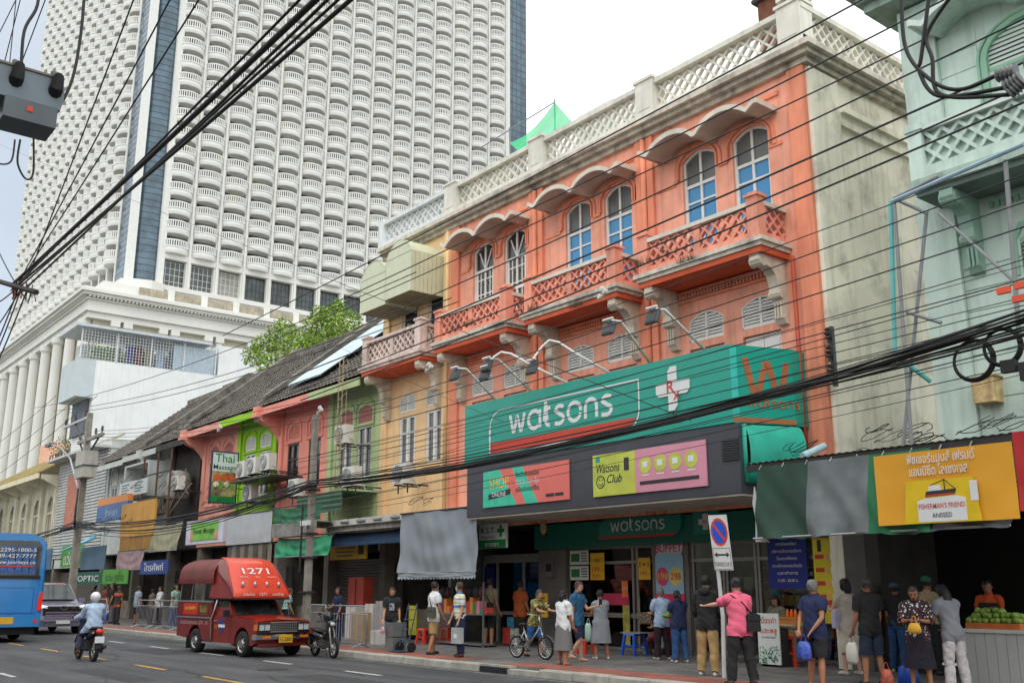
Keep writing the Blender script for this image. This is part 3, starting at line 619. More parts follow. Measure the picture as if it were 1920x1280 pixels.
cr.fprism(F,[(c[0]-.13,c[1]-.5),(c[0]+.05,c[1]-.5),(c[0]+.13,c[1]-.4),(c[0]+.13,c[1]-.155),(c[0]+.42,c[1]-.155),(c[0]+.5,c[1]-.07),(c[0]+.5,c[1]+.155),(c[0]+.13,c[1]+.155),(c[0]+.13,c[1]+.5),(c[0]-.05,c[1]+.5),(c[0]-.13,c[1]+.4),(c[0]-.13,c[1]+.155),(c[0]-.5,c[1]+.155),(c[0]-.5,c[1]-.07),(c[0]-.42,c[1]-.155),(c[0]-.13,c[1]-.155)],.004,.03); cr.build('cross',SWHT,sg)
text('R',F,c[0]-.06,c[1]-.1,.42,SRED,sg,d=.035); text('x',F,c[0]+.12,c[1]-.26,.36,SRED,sg,d=.036)
text('Pharmacy',F,c[0],5.28,.12,M('sign_ghost',S(30,130,116),.6),sg)
# angled end
A=Vector((x1,SY,5.1)); B=Vector((E1[0],E1[1],5.1)); F2=Fr(A,B-A); L2=(B-A).length
MB().fbox(F2,.0,L2,.02,.12,.003,.01).build('red_band',FADE,sg); MB().fbox(F2,0,.16,0,1.66,.003,.008).build('edge_strip',M('pale_teal',S(60,196,186),.4),sg)
MB().ribbon(F2,[(.35,1.42),(.52,.72),(.66,.72),(.86,1.3),(.92,1.3),(1.1,.72),(1.24,.72),(1.38,1.36)],.15,.004,.012).build('emblem',FADE,sg)
wlogo('watsons',F2,.38,.36,.155,FADE,sg,wd=.2)
# charcoal box below with two banners
cb=thing('charcoal_fascia_box',(-18,SY,3.63),'charcoal clad box hanging under the teal sign','fascia'); MB().fprism(Fr((0,0,3.63),(1,0,0),(0,1,0)),[(x0+.1,SY+.03),(x1+.1,SY+.03),(x1+.1,FY+.9),(x0+.1,FY+.9)],0,1.46).build('box',CHAR,cb)
MB().box(x0+.12,x1+.08,SY+.06,FY+.9,3.58,3.626).build('soffit',M('soffit_white',S(206,200,186),.8,.1,2,grime=.3),cb)
vn=MB(); q0=U(1353,850); q1=U(1386,880)
for i in range(9): vn.fbox(F,q0[0],q1[0],4.32+i*.05,4.35+i*.05,-.03,.0)
vn.build('vent',DMET,cb)
def poster(name,lab,c4,Y,col,th=.03):
    a=U(*c4[0],Y); b=U(*c4[1],Y); lo=U(*c4[2],Y)[1]; t=thing(name,(a[0],Y,lo),lab,'banner'); f=Fr((a[0],Y,lo)); w_=b[0]-a[0]; h_=(a[1]+b[1])/2-lo
    MB().fbox(f,0,w_,0,h_,0,th).build('sheet',M(name+lab[:9],col,.5,.04,2),t); return t,f,w_,h_
t,f,w_,h_=poster('shop_banner','pink and mint shop online banner on charcoal box',((908,884),(1068,862),(908,952)),SY+.02,S(236,120,110))
MINT=M('mint_print',S(70,206,172),.5); YLW=M('yellow_print',S(240,196,60),.5); DTX=M('dark_print',(.03,.03,.035,1),.5); PKD=M('dark_pink_print',S(226,96,96),.5)
m=MB(); m.fprism(f,[(0,0),(w_*.42,0),(w_*.2,h_),(0,h_)],.031,.034); m.fprism(f,[(w_*.52,0),(w_*.66,0),(w_*.48,h_),(w_*.36,h_)],.031,.034); m.build('print_stripe',MINT,t)
text('SHOP',f,w_*.2,h_*.5,.42,YLW,t,width=.85,d=.036); MB().fprism(f,[(w_*.07,h_*.2),(w_*.34,h_*.3),(w_*.34,h_*.45),(w_*.07,h_*.35)],.035,.039).build('print_block',DTX,t); text('ONLINE',f,w_*.2,h_*.27,.17,SWHT,t,width=.6,d=.042)
for i,s_ in enumerate(('ช้อปวัตสันออนไลน์','ง่าย สะดวก คุ้ม','เหมือนช้อปเองที่ร้าน')): text(s_,f,w_*.54,h_*(.74-.2*i),.16,DTX if i!=1 else SWHT,t,width=.95,d=.037)
for i in (0,1): MB().fbox(f,w_*(.75+.1*i),w_*(.84+.1*i),h_*.12,h_*.2,.031,.036).build('print_block',DTX,t)
t,f,w_,h_=poster('shop_banner','lime and pink club membership banner on charcoal box',((1113,854),(1324,824),(1113,932)),SY+.02,S(222,150,170)); LIM=M('lime_print',S(198,206,84),.5)
MB().fbox(f,0,w_*.4,0,h_,.031,.034).build('print_block',LIM,t); MB().fbox(f,w_*.03,w_*.07,h_*.82,h_*.95,.036,.04).build('print_block',TEAL,t)
text('Watsons',f,w_*.14,h_*.56,.3,DTX,t,width=.78,d=.036,shear=.3); text('Club',f,w_*.2,h_*.3,.28,DTX,t,width=.5,d=.036,shear=.3)
MB().ribbon(f,arc(w_*.075,h_*.34,.14,.14,0,350,16),.025,.035,.039).build('print_line',DTX,t); MB().ribbon(f,arc(w_*.075,h_*.34,.08,.08,200,340,8),.022,.035,.039).build('print_line',DTX,t)
for dx in (-.05,.05): MB().fbox(f,w_*.075+dx-.012,w_*.075+dx+.012,h_*.37,h_*.41,.035,.039).build('print_line',DTX,t)
MB().fbox(f,w_*.3,w_*.345,h_*.55,h_*.85,.035,.04).build('print_block',DTX,t)
for i in range(4):
    cx=w_*(.49+.13*i); MB().fprism(f,[(cx+.19*math.cos(q*math.pi/9),h_*.62+.19*math.sin(q*math.pi/9)) for q in range(18)],.031,.036).build('print_badge',LIM,t)
    MB().fbox(f,cx-.08,cx+.08,h_*.56,h_*.7,.038,.041).build('print_badge',SWHT,t); MB().fbox(f,cx-.11,cx+.11,h_*.37,h_*.4,.033,.036).build('print_line',SWHT,t)
MB().fbox(f,w_*.44,w_*.94,h_*.17,h_*.25,.031,.036).build('print_block',DTX,t)
# teal curved roll under the angled end
cy=MB(); n=12; A=Vector((x1+.15,SY+.15,4.45)); B=Vector((E1[0]+.1,E1[1]-.1,4.45)); f=Fr(A,B-A)
cy.loft([[f.p(u,.62*math.sin(a),.32*math.cos(a)-.1) for a in [math.pi*(-.5+i/n) for i in range(n+1)]] for u in (0,.4,.8,1.2,L2-.2)],closed=False,caps=False); cy.fbox(f,-.02,0,-.6,.6,-.4,.1)
tag(cy.build('curved_teal_panel',M('teal_sheet',S(44,176,152),.4,.12,3,grime=.3,gcol=(.02,.15,.13,1)),None,True),'curved teal sheet tucked under the angled end of the sign','panel')
# sign lamps
def sign_lamp(bpx,hpx,lab,curved=False,rise=.75,out=1.25):
    b=ay(*bpx,SY+.1); b.z=6.78; t=thing('sign_floodlight',b,lab,'floodlight','floodlights over the teal sign')
    h=ay(*hpx,SY-out); pts=[b,Vector((h.x+.05,h.y+.35,h.z+.02)),h]
    if curved:
        a=ay(*curved,SY-out*.72); pts=[b+(a-b)*0,b+(a-b)*.6+Vector((0,0,.05)),b+(a-b)*.85+Vector((0,0,.1)),a+Vector((0,0,.03)),a+(h-a)*.4+Vector((0,0,.06)),a+(h-a)*.8,h]
    MB().tube(pts,.032,8).build('arm',WHITE,t,True)
    f=Fr(h+Vector((-.2,.1,-.05)),(1,0,0),(0,-.35,-.94)); hd=MB(); hd.fbox(f,0,.36,-.0,.3,-.05,.03); hd.fbox(f,.12,.24,-.06,.04,-.06,.04); hd.build('lamp_head',M('lamp_grey',S(92,96,102),.45,.1),t); MB().fbox(f,.03,.33,.05,.28,-.062,-.052).build('lens',DMET,t)
    MB().tube([h+Vector((-.16,0,.02)),h+Vector((.16,0,.02))],.03,6).build('lamp_bracket',WHITE,t)
sign_lamp((930,745),(852,690),'straight arm floodlight at the outer end of the teal sign')
sign_lamp((998,727),(912,672),'straight arm floodlight second along the teal sign'); sign_lamp((1065,712),(908,688),'long curved arm floodlight above the sign lettering',(940,662))
sign_lamp((1145,692),(996,676),'curved arm floodlight above the letter s of the sign',(1030,640)); sign_lamp((1220,675),(1140,600),'straight arm floodlight beside the white cross',False,.9); sign_lamp((1324,655),(1222,578),'straight arm floodlight nearest the angled sign end',False,.9)
# ---- shop front below
PIER=M('grey_pier_tile',S(122,116,110),.6,.12,2,streak=.2,gcol=(.1,.09,.08,1)); ALU=M('aluminium_frame',S(150,148,142),.4,.06,metal=.6)
sf=thing('pharmacy_shopfront',(-18,19.2,.15),'glazed pharmacy shop front with shaded teal fascia and aluminium doors','shopfront')
MB().box(-22.7,-12.42,18.95,19.05,2.82,3.6).build('fascia',TEAL_SHADE,sf); GF=Fr((0,18.93,0)); l,r_=-19.87,-16.93
MB().fprism(GF,[(l,3.0),(r_-.3,3.0),(r_-.08,3.1),(r_,3.25),(r_,3.52),(l+.25,3.52),(l+.06,3.42),(l,3.3)],-.02,.08).build('lightbox',M('teal_lightbox',S(14,140,122),.35,.03),sf); MB().fprism(GF,[(l,3.0),(r_-.3,3.0),(r_-.1,3.07),(l,3.07)],.081,.09).build('red_band',SRED,sf)
wlogo('watsons',GF,l+.48,3.19,.235,SWHT,sf,wd=.17,d=.085)
MB().fbox(GF,-16.55,-15.75,3.0,3.55,-.02,.06).build('lightbox',M('teal_lightbox',S(14,140,122)),sf); MB().fbox(GF,-16.23,-16.07,3.1,3.48,.065,.08).fbox(GF,-16.36,-15.94,3.22,3.36,.066,.082).build('cross',SWHT,sf); text('Rx',GF,-16.15,3.25,.12,SRED,sf,d=.085)
sep('pier',PIER,sf,(-22.7,-21.5,19.1,19.6,.15,3.6),(-18.2,-17.0,19.15,19.6,.15,2.9))
fr=MB(); Y0,Y1=19.2,19.28
for x in (-21.5,-18.98,-18.82,-18.24,-17.0,-16.9,-15.95,-15.85,-15.0,-14.9,-12.7): fr.box(x-.035,x+.035,Y0,Y1,.15,2.84)
for a,b in ((-21.5,-18.9),(-18.9,-18.2),(-17.,-14.9),(-14.9,-12.7)):
    for z in (.2,2.4,2.8): fr.box(a,b,Y0+.005,Y1-.005,z-.04,z+.04)
fr.box(-21.5,-18.2,Y0+.004,Y1-.004,.98,1.1); fr.build('frame',ALU,sf)
for a,b in ((-21.47,-19.0),(-18.8,-18.27),(-16.87,-15.98),(-15.82,-15.03),(-14.87,-12.72)): MB().box(a,b,Y0+.03,Y0+.04,.22,2.8).build('glass_pane',clear_glass(),sf)
for x in (-18.72,-15.95,-15.72): MB().tube([(x,Y0-.05,.9),(x,Y0-.05,1.5)],.016,6).build('door_handle',CHROME,sf)
MB().box(-22.7,-12.42,19.06,25.0,3.55,3.6).build('ceiling',M('shop_ceiling',S(190,188,180),.8),sf); MB().box(-22.7,-12.42,25,25.1,.15,3.6).build('back_wall',M('shop_back',S(120,124,118),.8,.2),sf); MB().box(-22.75,-22.7,19.6,25,.15,3.6).box(-12.42,-12.37,19.3,25,.15,3.6).build('shop_side_wall',M('shop_back',S(120,124,118)),sf); MB().box(-22.7,-12.42,19.3,25,.155,.17).build('shop_floor',M('shop_tile',S(150,146,138),.4,.05),sf)
LITE=M('ceiling_light',(1,.97,.9,1),.5,0,emit=3.0)
for i,(x,y) in enumerate(((-20.5,20.6),(-16,20.6),(-13.8,20.8),(-18,22.8),(-14.5,22.8),(-21.5,22.9))): tag(MB().box(x-.6,x+.6,y-.08,y+.08,3.5,3.54).build('ceiling_tube_light',LITE),'lit tube light on the pharmacy ceiling','light','tube lights inside the pharmacy')
def shelf(x0,x1,y,z1,lab,seed,rows=5,flip=False):
    rn=random.Random(seed); t=thing('display_shelf',((x0+x1)/2,y,.15),lab,'shelf','stocked shelves in the shops'); s=MB()
    for k in range(rows+1): z=.25+(z1-.25)*k/rows; s.box(x0,x1,y,y+.35,z-.015,z+.015)
    s.box(x0-.02,x0,y,y+.36,.15,z1); s.box(x1,x1+.02,y,y+.36,.15,z1); s.box(x0,x1,y+.352,y+.37,.15,z1); s.build('rack',M('shelf_white',S(190,190,184),.6),t)
    mats=[M('product_%d'%i,c,.5,.05) for i,c in enumerate((S(214,80,70),S(60,150,90),S(70,110,190),S(230,200,90),S(235,235,230),S(236,140,160),S(90,190,190),S(120,70,120),S(240,150,60)))]
    pr=MB()
    for k in range(rows):
        z=.265+(z1-.25)*k/rows; x=x0+.02; hmax=(z1-.25)/rows-.06
        while x<x1-.1:
            w2=rn.uniform(.05,.13); h2=hmax*rn.uniform(.5,.95); c=rn.randrange(9)
            for q in range(rn.randint(1,3)):
                if x+w2>x1-.02: break
                pr.box(x,x+w2-.008,y+.03,y+.28,z,z+h2,c); x+=w2
            x+=.01
    tag(pr.build('product',mats,t),kind='stuff')
for i,(a,b,y,z,lab) in enumerate(((-21.3,-19.2,20.6,1.9,'stocked shelf behind the pharmacy window with posters'),(-21.3,-19.2,22.4,2.0,'shelf deeper inside behind the poster window'),(-18.9,-17.2,21.5,2.0,'stocked shelf behind the first glass door'),(-16.9,-15.2,22.6,2.0,'stocked shelf seen through the double doors'),(-14.7,-12.8,20.2,2.0,'stocked shelf behind the snack stall window'),(-14.7,-12.8,22.2,2.1,'shelf deeper inside behind the snack stall'),(-18.9,-13.0,24.5,2.3,'long stocked shelf along the pharmacy back wall'))): shelf(a,b,y,z,lab,i)
# posters on glass and pier
def sheet(name,lab,cat,fr,w_,h_,mat,th=.012,group=None): t=thing(name,fr.p(w_/2,0),lab,cat,group); MB().fbox(fr,0,w_,0,h_,0,th).build('sheet',mat,t); return t
YP=M('yellow_poster',S(244,190,40),.5,.04); WP=M('white_poster',S(226,230,226),.5,.04)
f=Fr((-20.55,19.16,1.95)); t=sheet('window_poster','yellow price poster stuck on the large pharmacy window','poster',f,.55,.72,YP); text('1 แถม 1',f,.27,.48,.16,DTX,t,width=.4,d=.014); text('199.-',f,.27,.22,.18,SRED,t,width=.42,d=.014); text('329.-',f,.27,.05,.15,SRED,t,width=.4,d=.014)
f=Fr((-18.72,19.16,1.95)); t=sheet('window_poster','yellow price poster on the narrow glass door','poster',f,.42,.55,YP); text('1+1',f,.21,.32,.18,DTX,t,width=.32,d=.014); text('199.-',f,.21,.1,.15,SRED,t,width=.34,d=.014)
for i in range(2):
    f=Fr((-21.38,19.16,1.95+.42*i)); t=sheet('window_poster','white and green price list at the window edge, '+('lower one','upper one')[i],'poster',f,.75,.38,WP); MB().fbox(f,.05,.4,.08,.3,.013,.016).build('print_block',M('green_print',S(50,130,70),.5),t)
    for k in range(4): MB().fbox(f,.46,.7,.08+.07*k,.11+.07*k,.013,.015).build('print_line',DTX,t)
f=Fr((-19.35,19.16,1.5)); t=sheet('window_poster','small red and orange sticker on the window beside the door','poster',f,.22,.42,M('orange_poster',S(236,120,50),.5)); text('1+1',f,.11,.2,.1,SWHT,t,width=.18,d=.014)
f=Fr((-20.1,19.17,1.3)); t=sheet('window_poster','magenta promotion panel low on the pharmacy window','poster',f,1.0,.3,M('magenta_poster',S(200,50,90),.5)); MB().fbox(f,.75,1.0,-1.0,.3,0,.011).build('side_strip',M('green_pink_poster',S(190,180,80),.5,.4,4),t)
# buffet standee on the pier
f=Fr((-18.12,19.13,.6)); t=sheet('buffet_poster','tall pink and blue buffet poster with price bubbles','poster',f,.98,1.0,M('pink_poster',S(226,60,110),.5,.05)); 
MB().fprism(f,[(.03,1.0),(.97,1.0),(.97,1.9),(.9,2.0),(.08,2.0),(.03,1.9)],0,.011).build('blue_panel',M('light_blue_poster',S(160,206,232),.5,.05),t)
text('SUPER',f,.5,2.22,.26,SRED,t,width=.7,d=.02); text('BUFFET',f,.5,2.02,.28,M('hot_pink',S(220,40,90),.5),t,width=.9,d=.022); MB().fprism(f,[(.1,2.0),(.95,2.0),(.98,2.25),(.85,2.42),(.2,2.42),(.03,2.2)],-.002,.014).build('title_back',M('title_white',S(236,226,228),.5),t)
for u,col,s_ in ((.27,S(236,80,120),'198'),(.72,S(240,220,120),'298')):
    MB().fprism(f,[(u+.21*math.cos(q*math.pi/8),1.42+.23*math.sin(q*math.pi/8)) for q in range(16)],.012,.016).build('price_bubble',M('bub'+s_,col,.5),t); text(s_,f,u,1.34,.24,YLW if s_=='198' else SRED,t,width=.34,d=.018)
MB().fbox(f,.05,.93,.42,.6,.012,.016).build('yellow_strip',YP,t); MB().fbox(f,.2,.8,.74,.8,.012,.015).build('print_line',YLW,t); MB().fbox(f,.1,.9,.12,.3,.012,.016).build('purple_strip',M('purple_print',S(90,40,120),.5),t)
# blue and yellow hanging banners by the snack stall
f=Fr((-14.55,19.1,1.72)); t=sheet('hanging_banner','dark blue banner with white writing hanging by the snack stall','banner',f,1.05,1.1,M('navy_banner',S(34,50,140),.6,.08))
for i,s_ in enumerate(('เคาน์เตอร์ยา','บริการปรึกษาเภสัชกร','โดยเภสัชกร','สถานที่ขายยาแผนปัจจุบัน','เวลาทำการ','11.00 - 20.00 น.')): text(s_,f,.52,.95-.16*i,.09,SWHT,t,width=.8 if i in(1,3) else .55,d=.014)
f=Fr((-13.3,19.05,1.0)); t=sheet('hanging_banner','tall yellow menu banner with red labels beside the snack stall','banner',f,.78,1.8,M('yellow_menu',S(226,206,50),.6,.08))
for k in range(4):
    MB().fbox(f,.05,.27,1.35-.28*k,1.44-.28*k,.013,.017).build('print_block',SRED,t)
    for q in range(4): MB().fbox(f,.32+.11*q,.4+.11*q,1.32-.28*k,1.46-.28*k,.013,.016).build('print_block',SWHT if q%2 else M('pale_print',S(240,170,120),.5),t)
MB().fbox(f,.03,.75,.3,.48,.013,.017).build('print_block',SRED,t); MB().fbox(f,.12,.22,1.5,1.75,.013,.017).build('print_block',DTX,t)
# dispensary bay
kd=thing('dispensary_shopfront',(-24.4,19.6,.15),'dim dispensary front with white framed glass cabinet','shopfront')
MB().box(-26.2,-22.72,22.5,22.6,.15,3.6).box(-26.25,-26.1,18.4,22.5,.15,3.6).build('wall',M('shop_back',S(120,124,118)),kd); MB().box(-26.2,-22.72,18.5,22.6,3.5,3.6).build('ceiling',DARK,kd)
fr=MB()
for x in (-26.0,-25.3,-24.0,-22.85): fr.box(x-.05,x+.05,19.6,19.7,.15,2.6)
fr.box(-26,-22.85,19.61,19.69,2.5,2.75); fr.box(-26,-22.85,19.61,19.69,.95,1.05); fr.build('frame',M('cabinet_white',S(170,170,166),.5),kd); MB().box(-25.3,-22.9,19.64,19.65,1.05,2.5).build('glass_pane',clear_glass(),kd)
MB().box(-25.9,-25.4,19.55,19.6,1.7,2.4).build('notice',M('navy_banner',S(34,50,140)),kd)
shelf(-25.2,-22.95,20.6,2.3,'medicine shelf behind the dispensary glass',31,6)
a=ay(903,987,17.4); f=Fr((a.x,17.4,a.z-.62)); t=sheet('dispensary_sign','hanging green and white dispensary sign with green cross','sign',f,1.22,.66,WP,.08); GRN=M('sign_green',S(20,130,60),.5); MB().fbox(f,0,1.22,0,.23,.081,.086).build('green_band',GRN,t)
text('K.S.T.',f,.42,.42,.22,M('navy_print',S(34,40,110),.5),t,width=.66,d=.085); text('Dispensary',f,.42,.27,.13,M('navy_print',S(34,40,110)),t,width=.68,d=.085); text('ขายยา',f,.6,.05,.17,SWHT,t,width=.62,d=.09)
MB().fbox(f,.95,1.05,.3,.62,.082,.09).fbox(f,.84,1.16,.42,.52,.083,.092).build('cross',GRN,t); MB().fbox(f,-.12,0,-.02,.66,-.01,.07).build('side_panel',ALU,t)
for u in (.1,1.1): MB().tube([f.p(u,.66,.03),f.p(u,1.05,.03)],.008,5).build('hanger',DMET,t)
lt=thing('wall_lamp',(-22.2,18.93,3.3),'small round cream lamp on the teal fascia','lamp'); MB().ball((-22.2,18.88,3.42),(.12,.09,.2)).build('globe',M('lamp_cream',S(220,196,150),.5),lt,True); MB().box(-22.26,-22.14,18.9,18.95,3.2,3.4).build('holder',DMET,lt)
bx=thing('meter_box',(-22.1,19.05,2.2),'grey electricity meter box on the pier','meter'); MB().box(-22.25,-21.95,18.98,19.1,2.05,2.5).build('case',M('meter_grey',S(120,122,120),.6),bx); MB().box(-22.2,-22.0,18.955,18.98,2.2,2.42).build('dial',DPANE,bx)
# ================================================================ two-storey tiled shophouses
TILE=M('old_roof_tile',S(118,112,104),.9,.35,4,grime=.7,bump=.6,gcol=(.05,.048,.044,1)); COPE=M('mossy_coping',S(120,116,108),.95,.25,2.5,grime=.8,streak=.2,bump=.5,gcol=(.04,.04,.036,1))
SALM=M('salmon_plaster',S(236,150,132),.8,.07,1.2,streak=.15,bump=.15,gcol=(.2,.08,.06,1)); LIME=M('lime_plaster',S(150,200,26),.75,.07,1.2,streak=.12,bump=.15,gcol=(.14,.2,.02,1)); PGRN=M('pale_green_plaster',S(182,198,146),.8,.08,1.2,streak=.25,grime=.2,gcol=(.12,.13,.08,1))
PNK2=M('pink_plaster',S(230,160,140),.8,.08,1.2,streak=.2,grime=.15,gcol=(.2,.1,.08,1)); GRYW=M('grey_white_plaster',S(196,200,196),.8,.08,1.5,streak=.3,grime=.2,gcol=(.15,.15,.14,1)); BRNF=M('brown_frame',S(62,50,46),.6,.1); DKW=M('dark_wood',S(60,54,50),.8,.3,2,grime=.4)
EY,EZ,RY,RZ=17.4,9.05,23.0,13.5
def tiles(par,x0,x1,dz=0):
    nx=int((x1-x0)/.065); L=math.hypot(RY-EY,RZ-EZ); ns=int(L/.34); vs=[];fs=[]; rn=random.Random(int(x0*10))
    for j in range(ns):
        for e in (0,1):
            s_=(j+e)/ns; y=EY+(RY-EY)*s_; z=EZ+dz+(RZ-EZ)*s_+(.05 if e==0 else .0)
            for i in range(nx+1): vs.append((x0+(x1-x0)*i/nx,y-(.04 if e==0 else 0),z+.045*abs(math.sin(math.pi*i/4))+rn.uniform(-.008,.008)))
    W=nx+1
    for j in range(2*ns-1):
        for i in range(nx): fs.append((j*W+i,j*W+i+1,(j+1)*W+i+1,(j+1)*W+i))
    mb=MB(); mb.add(vs,fs); mb.box(x0,x1,RY-.2,RY+.25,RZ+dz-.05,RZ+dz+.22); mb.add([(x0,RY,RZ+dz),(x1,RY,RZ+dz),(x1,RY+6,RZ+dz-4.6),(x0,RY+6,RZ+dz-4.6)],[(0,1,2,3)])
    return tag(mb.build('roof_tiles',TILE,par),kind='stuff')
def party(par,x,mat,dz=0,w_=.36,yend=RY+1):
    p=MB(); f=Fr((x-w_/2,0,0),(0,1,0))  # profile in (y,z), thickness along x
    sl=(RZ-EZ)/(RY-EY); a=EY-.12; z=lambda y:EZ+dz+sl*(y-EY)
    p.fprism(f,[(a,z(a)-.5),(RY+1,z(RY)-.5),(RY+1,z(RY)+.32),(RY,z(RY)+.34),(a,z(a)+.3)],0,w_)
    p.fprism(Fr((x-w_/2-.07,0,0),(0,1,0)),[(a+.25,z(a+.25)+.3),(RY+1,z(RY)+.34),(RY+1,z(RY)+.46),(RY,z(RY)+.5),(a+.25,z(a+.25)+.42)],0,w_+.14); p.build('party_wall',COPE,par)
    c=MB(); c.fprism(Fr((x-w_/2-.02,0,0),(0,1,0)),[(EY-.2,z(EY)+.02),(EY-.2,z(EY)-.38),(EY+.1,z(EY)-.62),(EY+.55,z(EY)-.78),(EY+.85,z(EY)-1.05),(FY,z(EY)-1.3),(FY,z(EY)+.4)],0,w_+.04); c.box(x-w_/2-.05,x+w_/2+.05,EY-.26,EY+.06,z(EY)-.42,z(EY)-.3); c.build('corbel',mat,par)
def fl_win(par,c,frm,pane,z0=5.75,z1=7.5,w_=1.0,div=True):
    f=Fr((c-w_/2,FY+.08,z0)); h=z1-z0; m=MB(); m.ribbon(f,[(.03,.03),(.03,h-.03),(w_-.03,h-.03),(w_-.03,.03),(.03,.03)],.09,-.03,.05)
    if div: m.fbox(f,w_/2-.05,w_/2+.05,.05,h-.05,-.03,.055); m.fbox(f,.05,w_-.05,h*.64,h*.64+.07,-.03,.045)
    o=m.build('window',frm,par)
    for u0,u1 in (((.07,w_/2-.05),(w_/2+.05,w_-.07)) if div else ((.07,w_-.07),)): MB().fbox(f,u0,u1,.06,h-.06,-.02,-.005).build('pane',pane,o)
def bay(name,lab,x0,x1,mat,fan,frm,pane,dz=0,ops=True,trim=None):
    t=thing(name,((x0+x1)/2,FY,0),lab,'building'); cs=(x1-1.2,x0+1.25); o=[]; trim=trim or mat
    if ops:
        for c in cs: o+=[(c-.5,c+.5,7.66,8.3,.2),(c-.5,c+.5,5.6,7.5,0)]
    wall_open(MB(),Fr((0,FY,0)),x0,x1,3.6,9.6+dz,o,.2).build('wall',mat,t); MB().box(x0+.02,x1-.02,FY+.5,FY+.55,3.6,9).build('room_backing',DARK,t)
    sep('pilaster',trim,t,(x0,x0+.34,FY-.09,FY,3.6,9.2+dz),(x1-.34,x1,FY-.09,FY,3.6,9.2+dz))
    if ops:
        r_=MB()
        for c in cs:
            r_.ribbon(Fr((0,FY,0)),[(c-.66,7.6)]+[(c+.66*math.cos(a),8.1+.42*math.sin(a)) for a in [math.pi*(1-i/8) for i in range(9)]]+[(c+.66,7.6)],.08,0,.05); r_.box(c-.68,c+.68,FY-.07,FY,5.44,5.56); r_.box(c-.72,c+.72,FY-.05,FY,7.53,7.6)
            if fan: louvre(t,Fr((c-.5,FY+.05,7.66)),1.,.64,.2,fan,fan,7)
            else: MB().box(c-.5,c+.5,FY+.03,FY+.06,7.66,8.3).build('fanlight_panel',M('dull_red_panel',S(176,110,102),.8,.1),t)
            fl_win(t,c,frm,pane,5.6)
        tag(r_.build('window_moulding',trim,t),kind='stuff')
    e=MB(); e.box(x0,x1,EY,EY+.05,EZ+dz-.32,EZ+dz-.02); e.build('fascia_board',trim,t); s_=MB(); s_.add([(x0,EY+.05,EZ+dz-.1),(x1,EY+.05,EZ+dz-.1),(x1,FY,EZ+dz+.55),(x0,FY,EZ+dz+.55)],[(3,2,1,0)]); s_.build('eave_soffit',DKW if not ops else trim,t)
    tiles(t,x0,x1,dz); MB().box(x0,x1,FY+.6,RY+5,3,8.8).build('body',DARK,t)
    return t
pg=bay('pale_green_shophouse','pale green two storey shophouse with air conditioners and tiled roof',-34.4,-30.52,PGRN,None,WFR,DPANE)
sm=bay('salmon_shophouse','salmon pink shophouse with dark brown windows beside the lime one',-38.7,-34.4,SALM,SALM,BRNF,DPANE); party(sm,-38.75,SALM)
lm=bay('lime_shophouse','bright lime green shophouse with white shutters',-42.9,-38.93,LIME,WFR,WFR,DPANE)
pk=bay('pink_shophouse','faded pink shophouse behind the tall massage sign',-46.95,-42.9,PNK2,None,BRNF,DPANE); party(pk,-47.0,PNK2)
dk=bay('open_fronted_shophouse','dark open fronted shophouse filled with clutter',-51,-47.2,DKW,None,BRNF,DPANE,-.25,False)
wh=bay('grey_white_shophouse','grey white shophouse with arched window and boxed balconies',-56.2,-51,GRYW,WFR,WFR,DPANE,-.3); party(wh,-53.2,GRYW,-.3)
w2=bay('arched_grey_shophouse','grey shophouse with shutters next to the utility pole',-61.7,-56.2,GRYW,WFR,WFR,DPANE,-.4)
sd=thing('louvre_clad_building',(-66,FY,0),'building clad in white horizontal slats with terracotta patch','building'); MB().box(-72.4,-61.75,FY,FY+6,3,10.5).build('wall',GRYW,sd)
for k in range(32): MB().box(-72.4,-61.8,FY-.1,FY-.02,3.9+k*.19,4.02+k*.19).build('cladding_slat',M('cladding_white',S(206,208,206),.7,.1,2,streak=.2),sd)
MB().box(-69.8,-66.2,FY-.16,FY-.1,5.4,8.9).build('terracotta_patch',M('terracotta',S(196,128,108),.8,.15,3,streak=.2),sd)
MB().box(-72.4,-61.7,FY-1,FY+6,9.95,10.1).build('roof_edge',GRYW,sd)
cr=thing('cream_arched_shophouse',(-80,FY,0),'cream shophouse with round arched windows under ribbed cream roof','building'); CR2=M('cream_plaster',S(208,202,180),.8,.1,1.2,streak=.3,grime=.2,gcol=(.16,.15,.12,1)); o=[(-74.9-3.6*k,-73.3-3.6*k,4.4,7.9,.6) for k in range(6)]
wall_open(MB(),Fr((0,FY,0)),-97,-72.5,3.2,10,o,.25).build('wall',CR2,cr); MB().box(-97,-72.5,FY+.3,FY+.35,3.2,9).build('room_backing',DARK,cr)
for k in range(6):
    f=Fr((-74.9-3.6*k,FY+.1,4.4)); m=MB(); m.fbox(f,0,1.6,2.3,2.45,0,.06).fbox(f,.74,.86,0,3.4,0,.05).fbox(f,.2,.32,0,2.3,0,.05).fbox(f,1.28,1.4,0,2.3,0,.05); m.build('window_frame',CR2,cr)
    MB().box(-72.6-3.6*k,-72.2-3.6*k,FY-.25,FY,3.2,8.4).build('pilaster',CR2,cr); MB().fprism(Fr((-72.5-3.6*k,0,0),(0,1,0)),[(FY,8.3),(FY-1.2,8.9),(FY-1.2,9.2),(FY,9.2)],0,.3).build('corbel',CR2,cr)
rb=MB()
for k in range(30): x=-97+k*.82; rb.add([(x,17,9.2),(x+.5,17,9.2),(x+.5,22.5,12.4),(x,22.5,12.4)],[(0,1,2,3)]); rb.add([(x+.5,17,9.2),(x+.82,17,9.35),(x+.82,22.5,12.55),(x+.5,22.5,12.4)],[(0,1,2,3)])
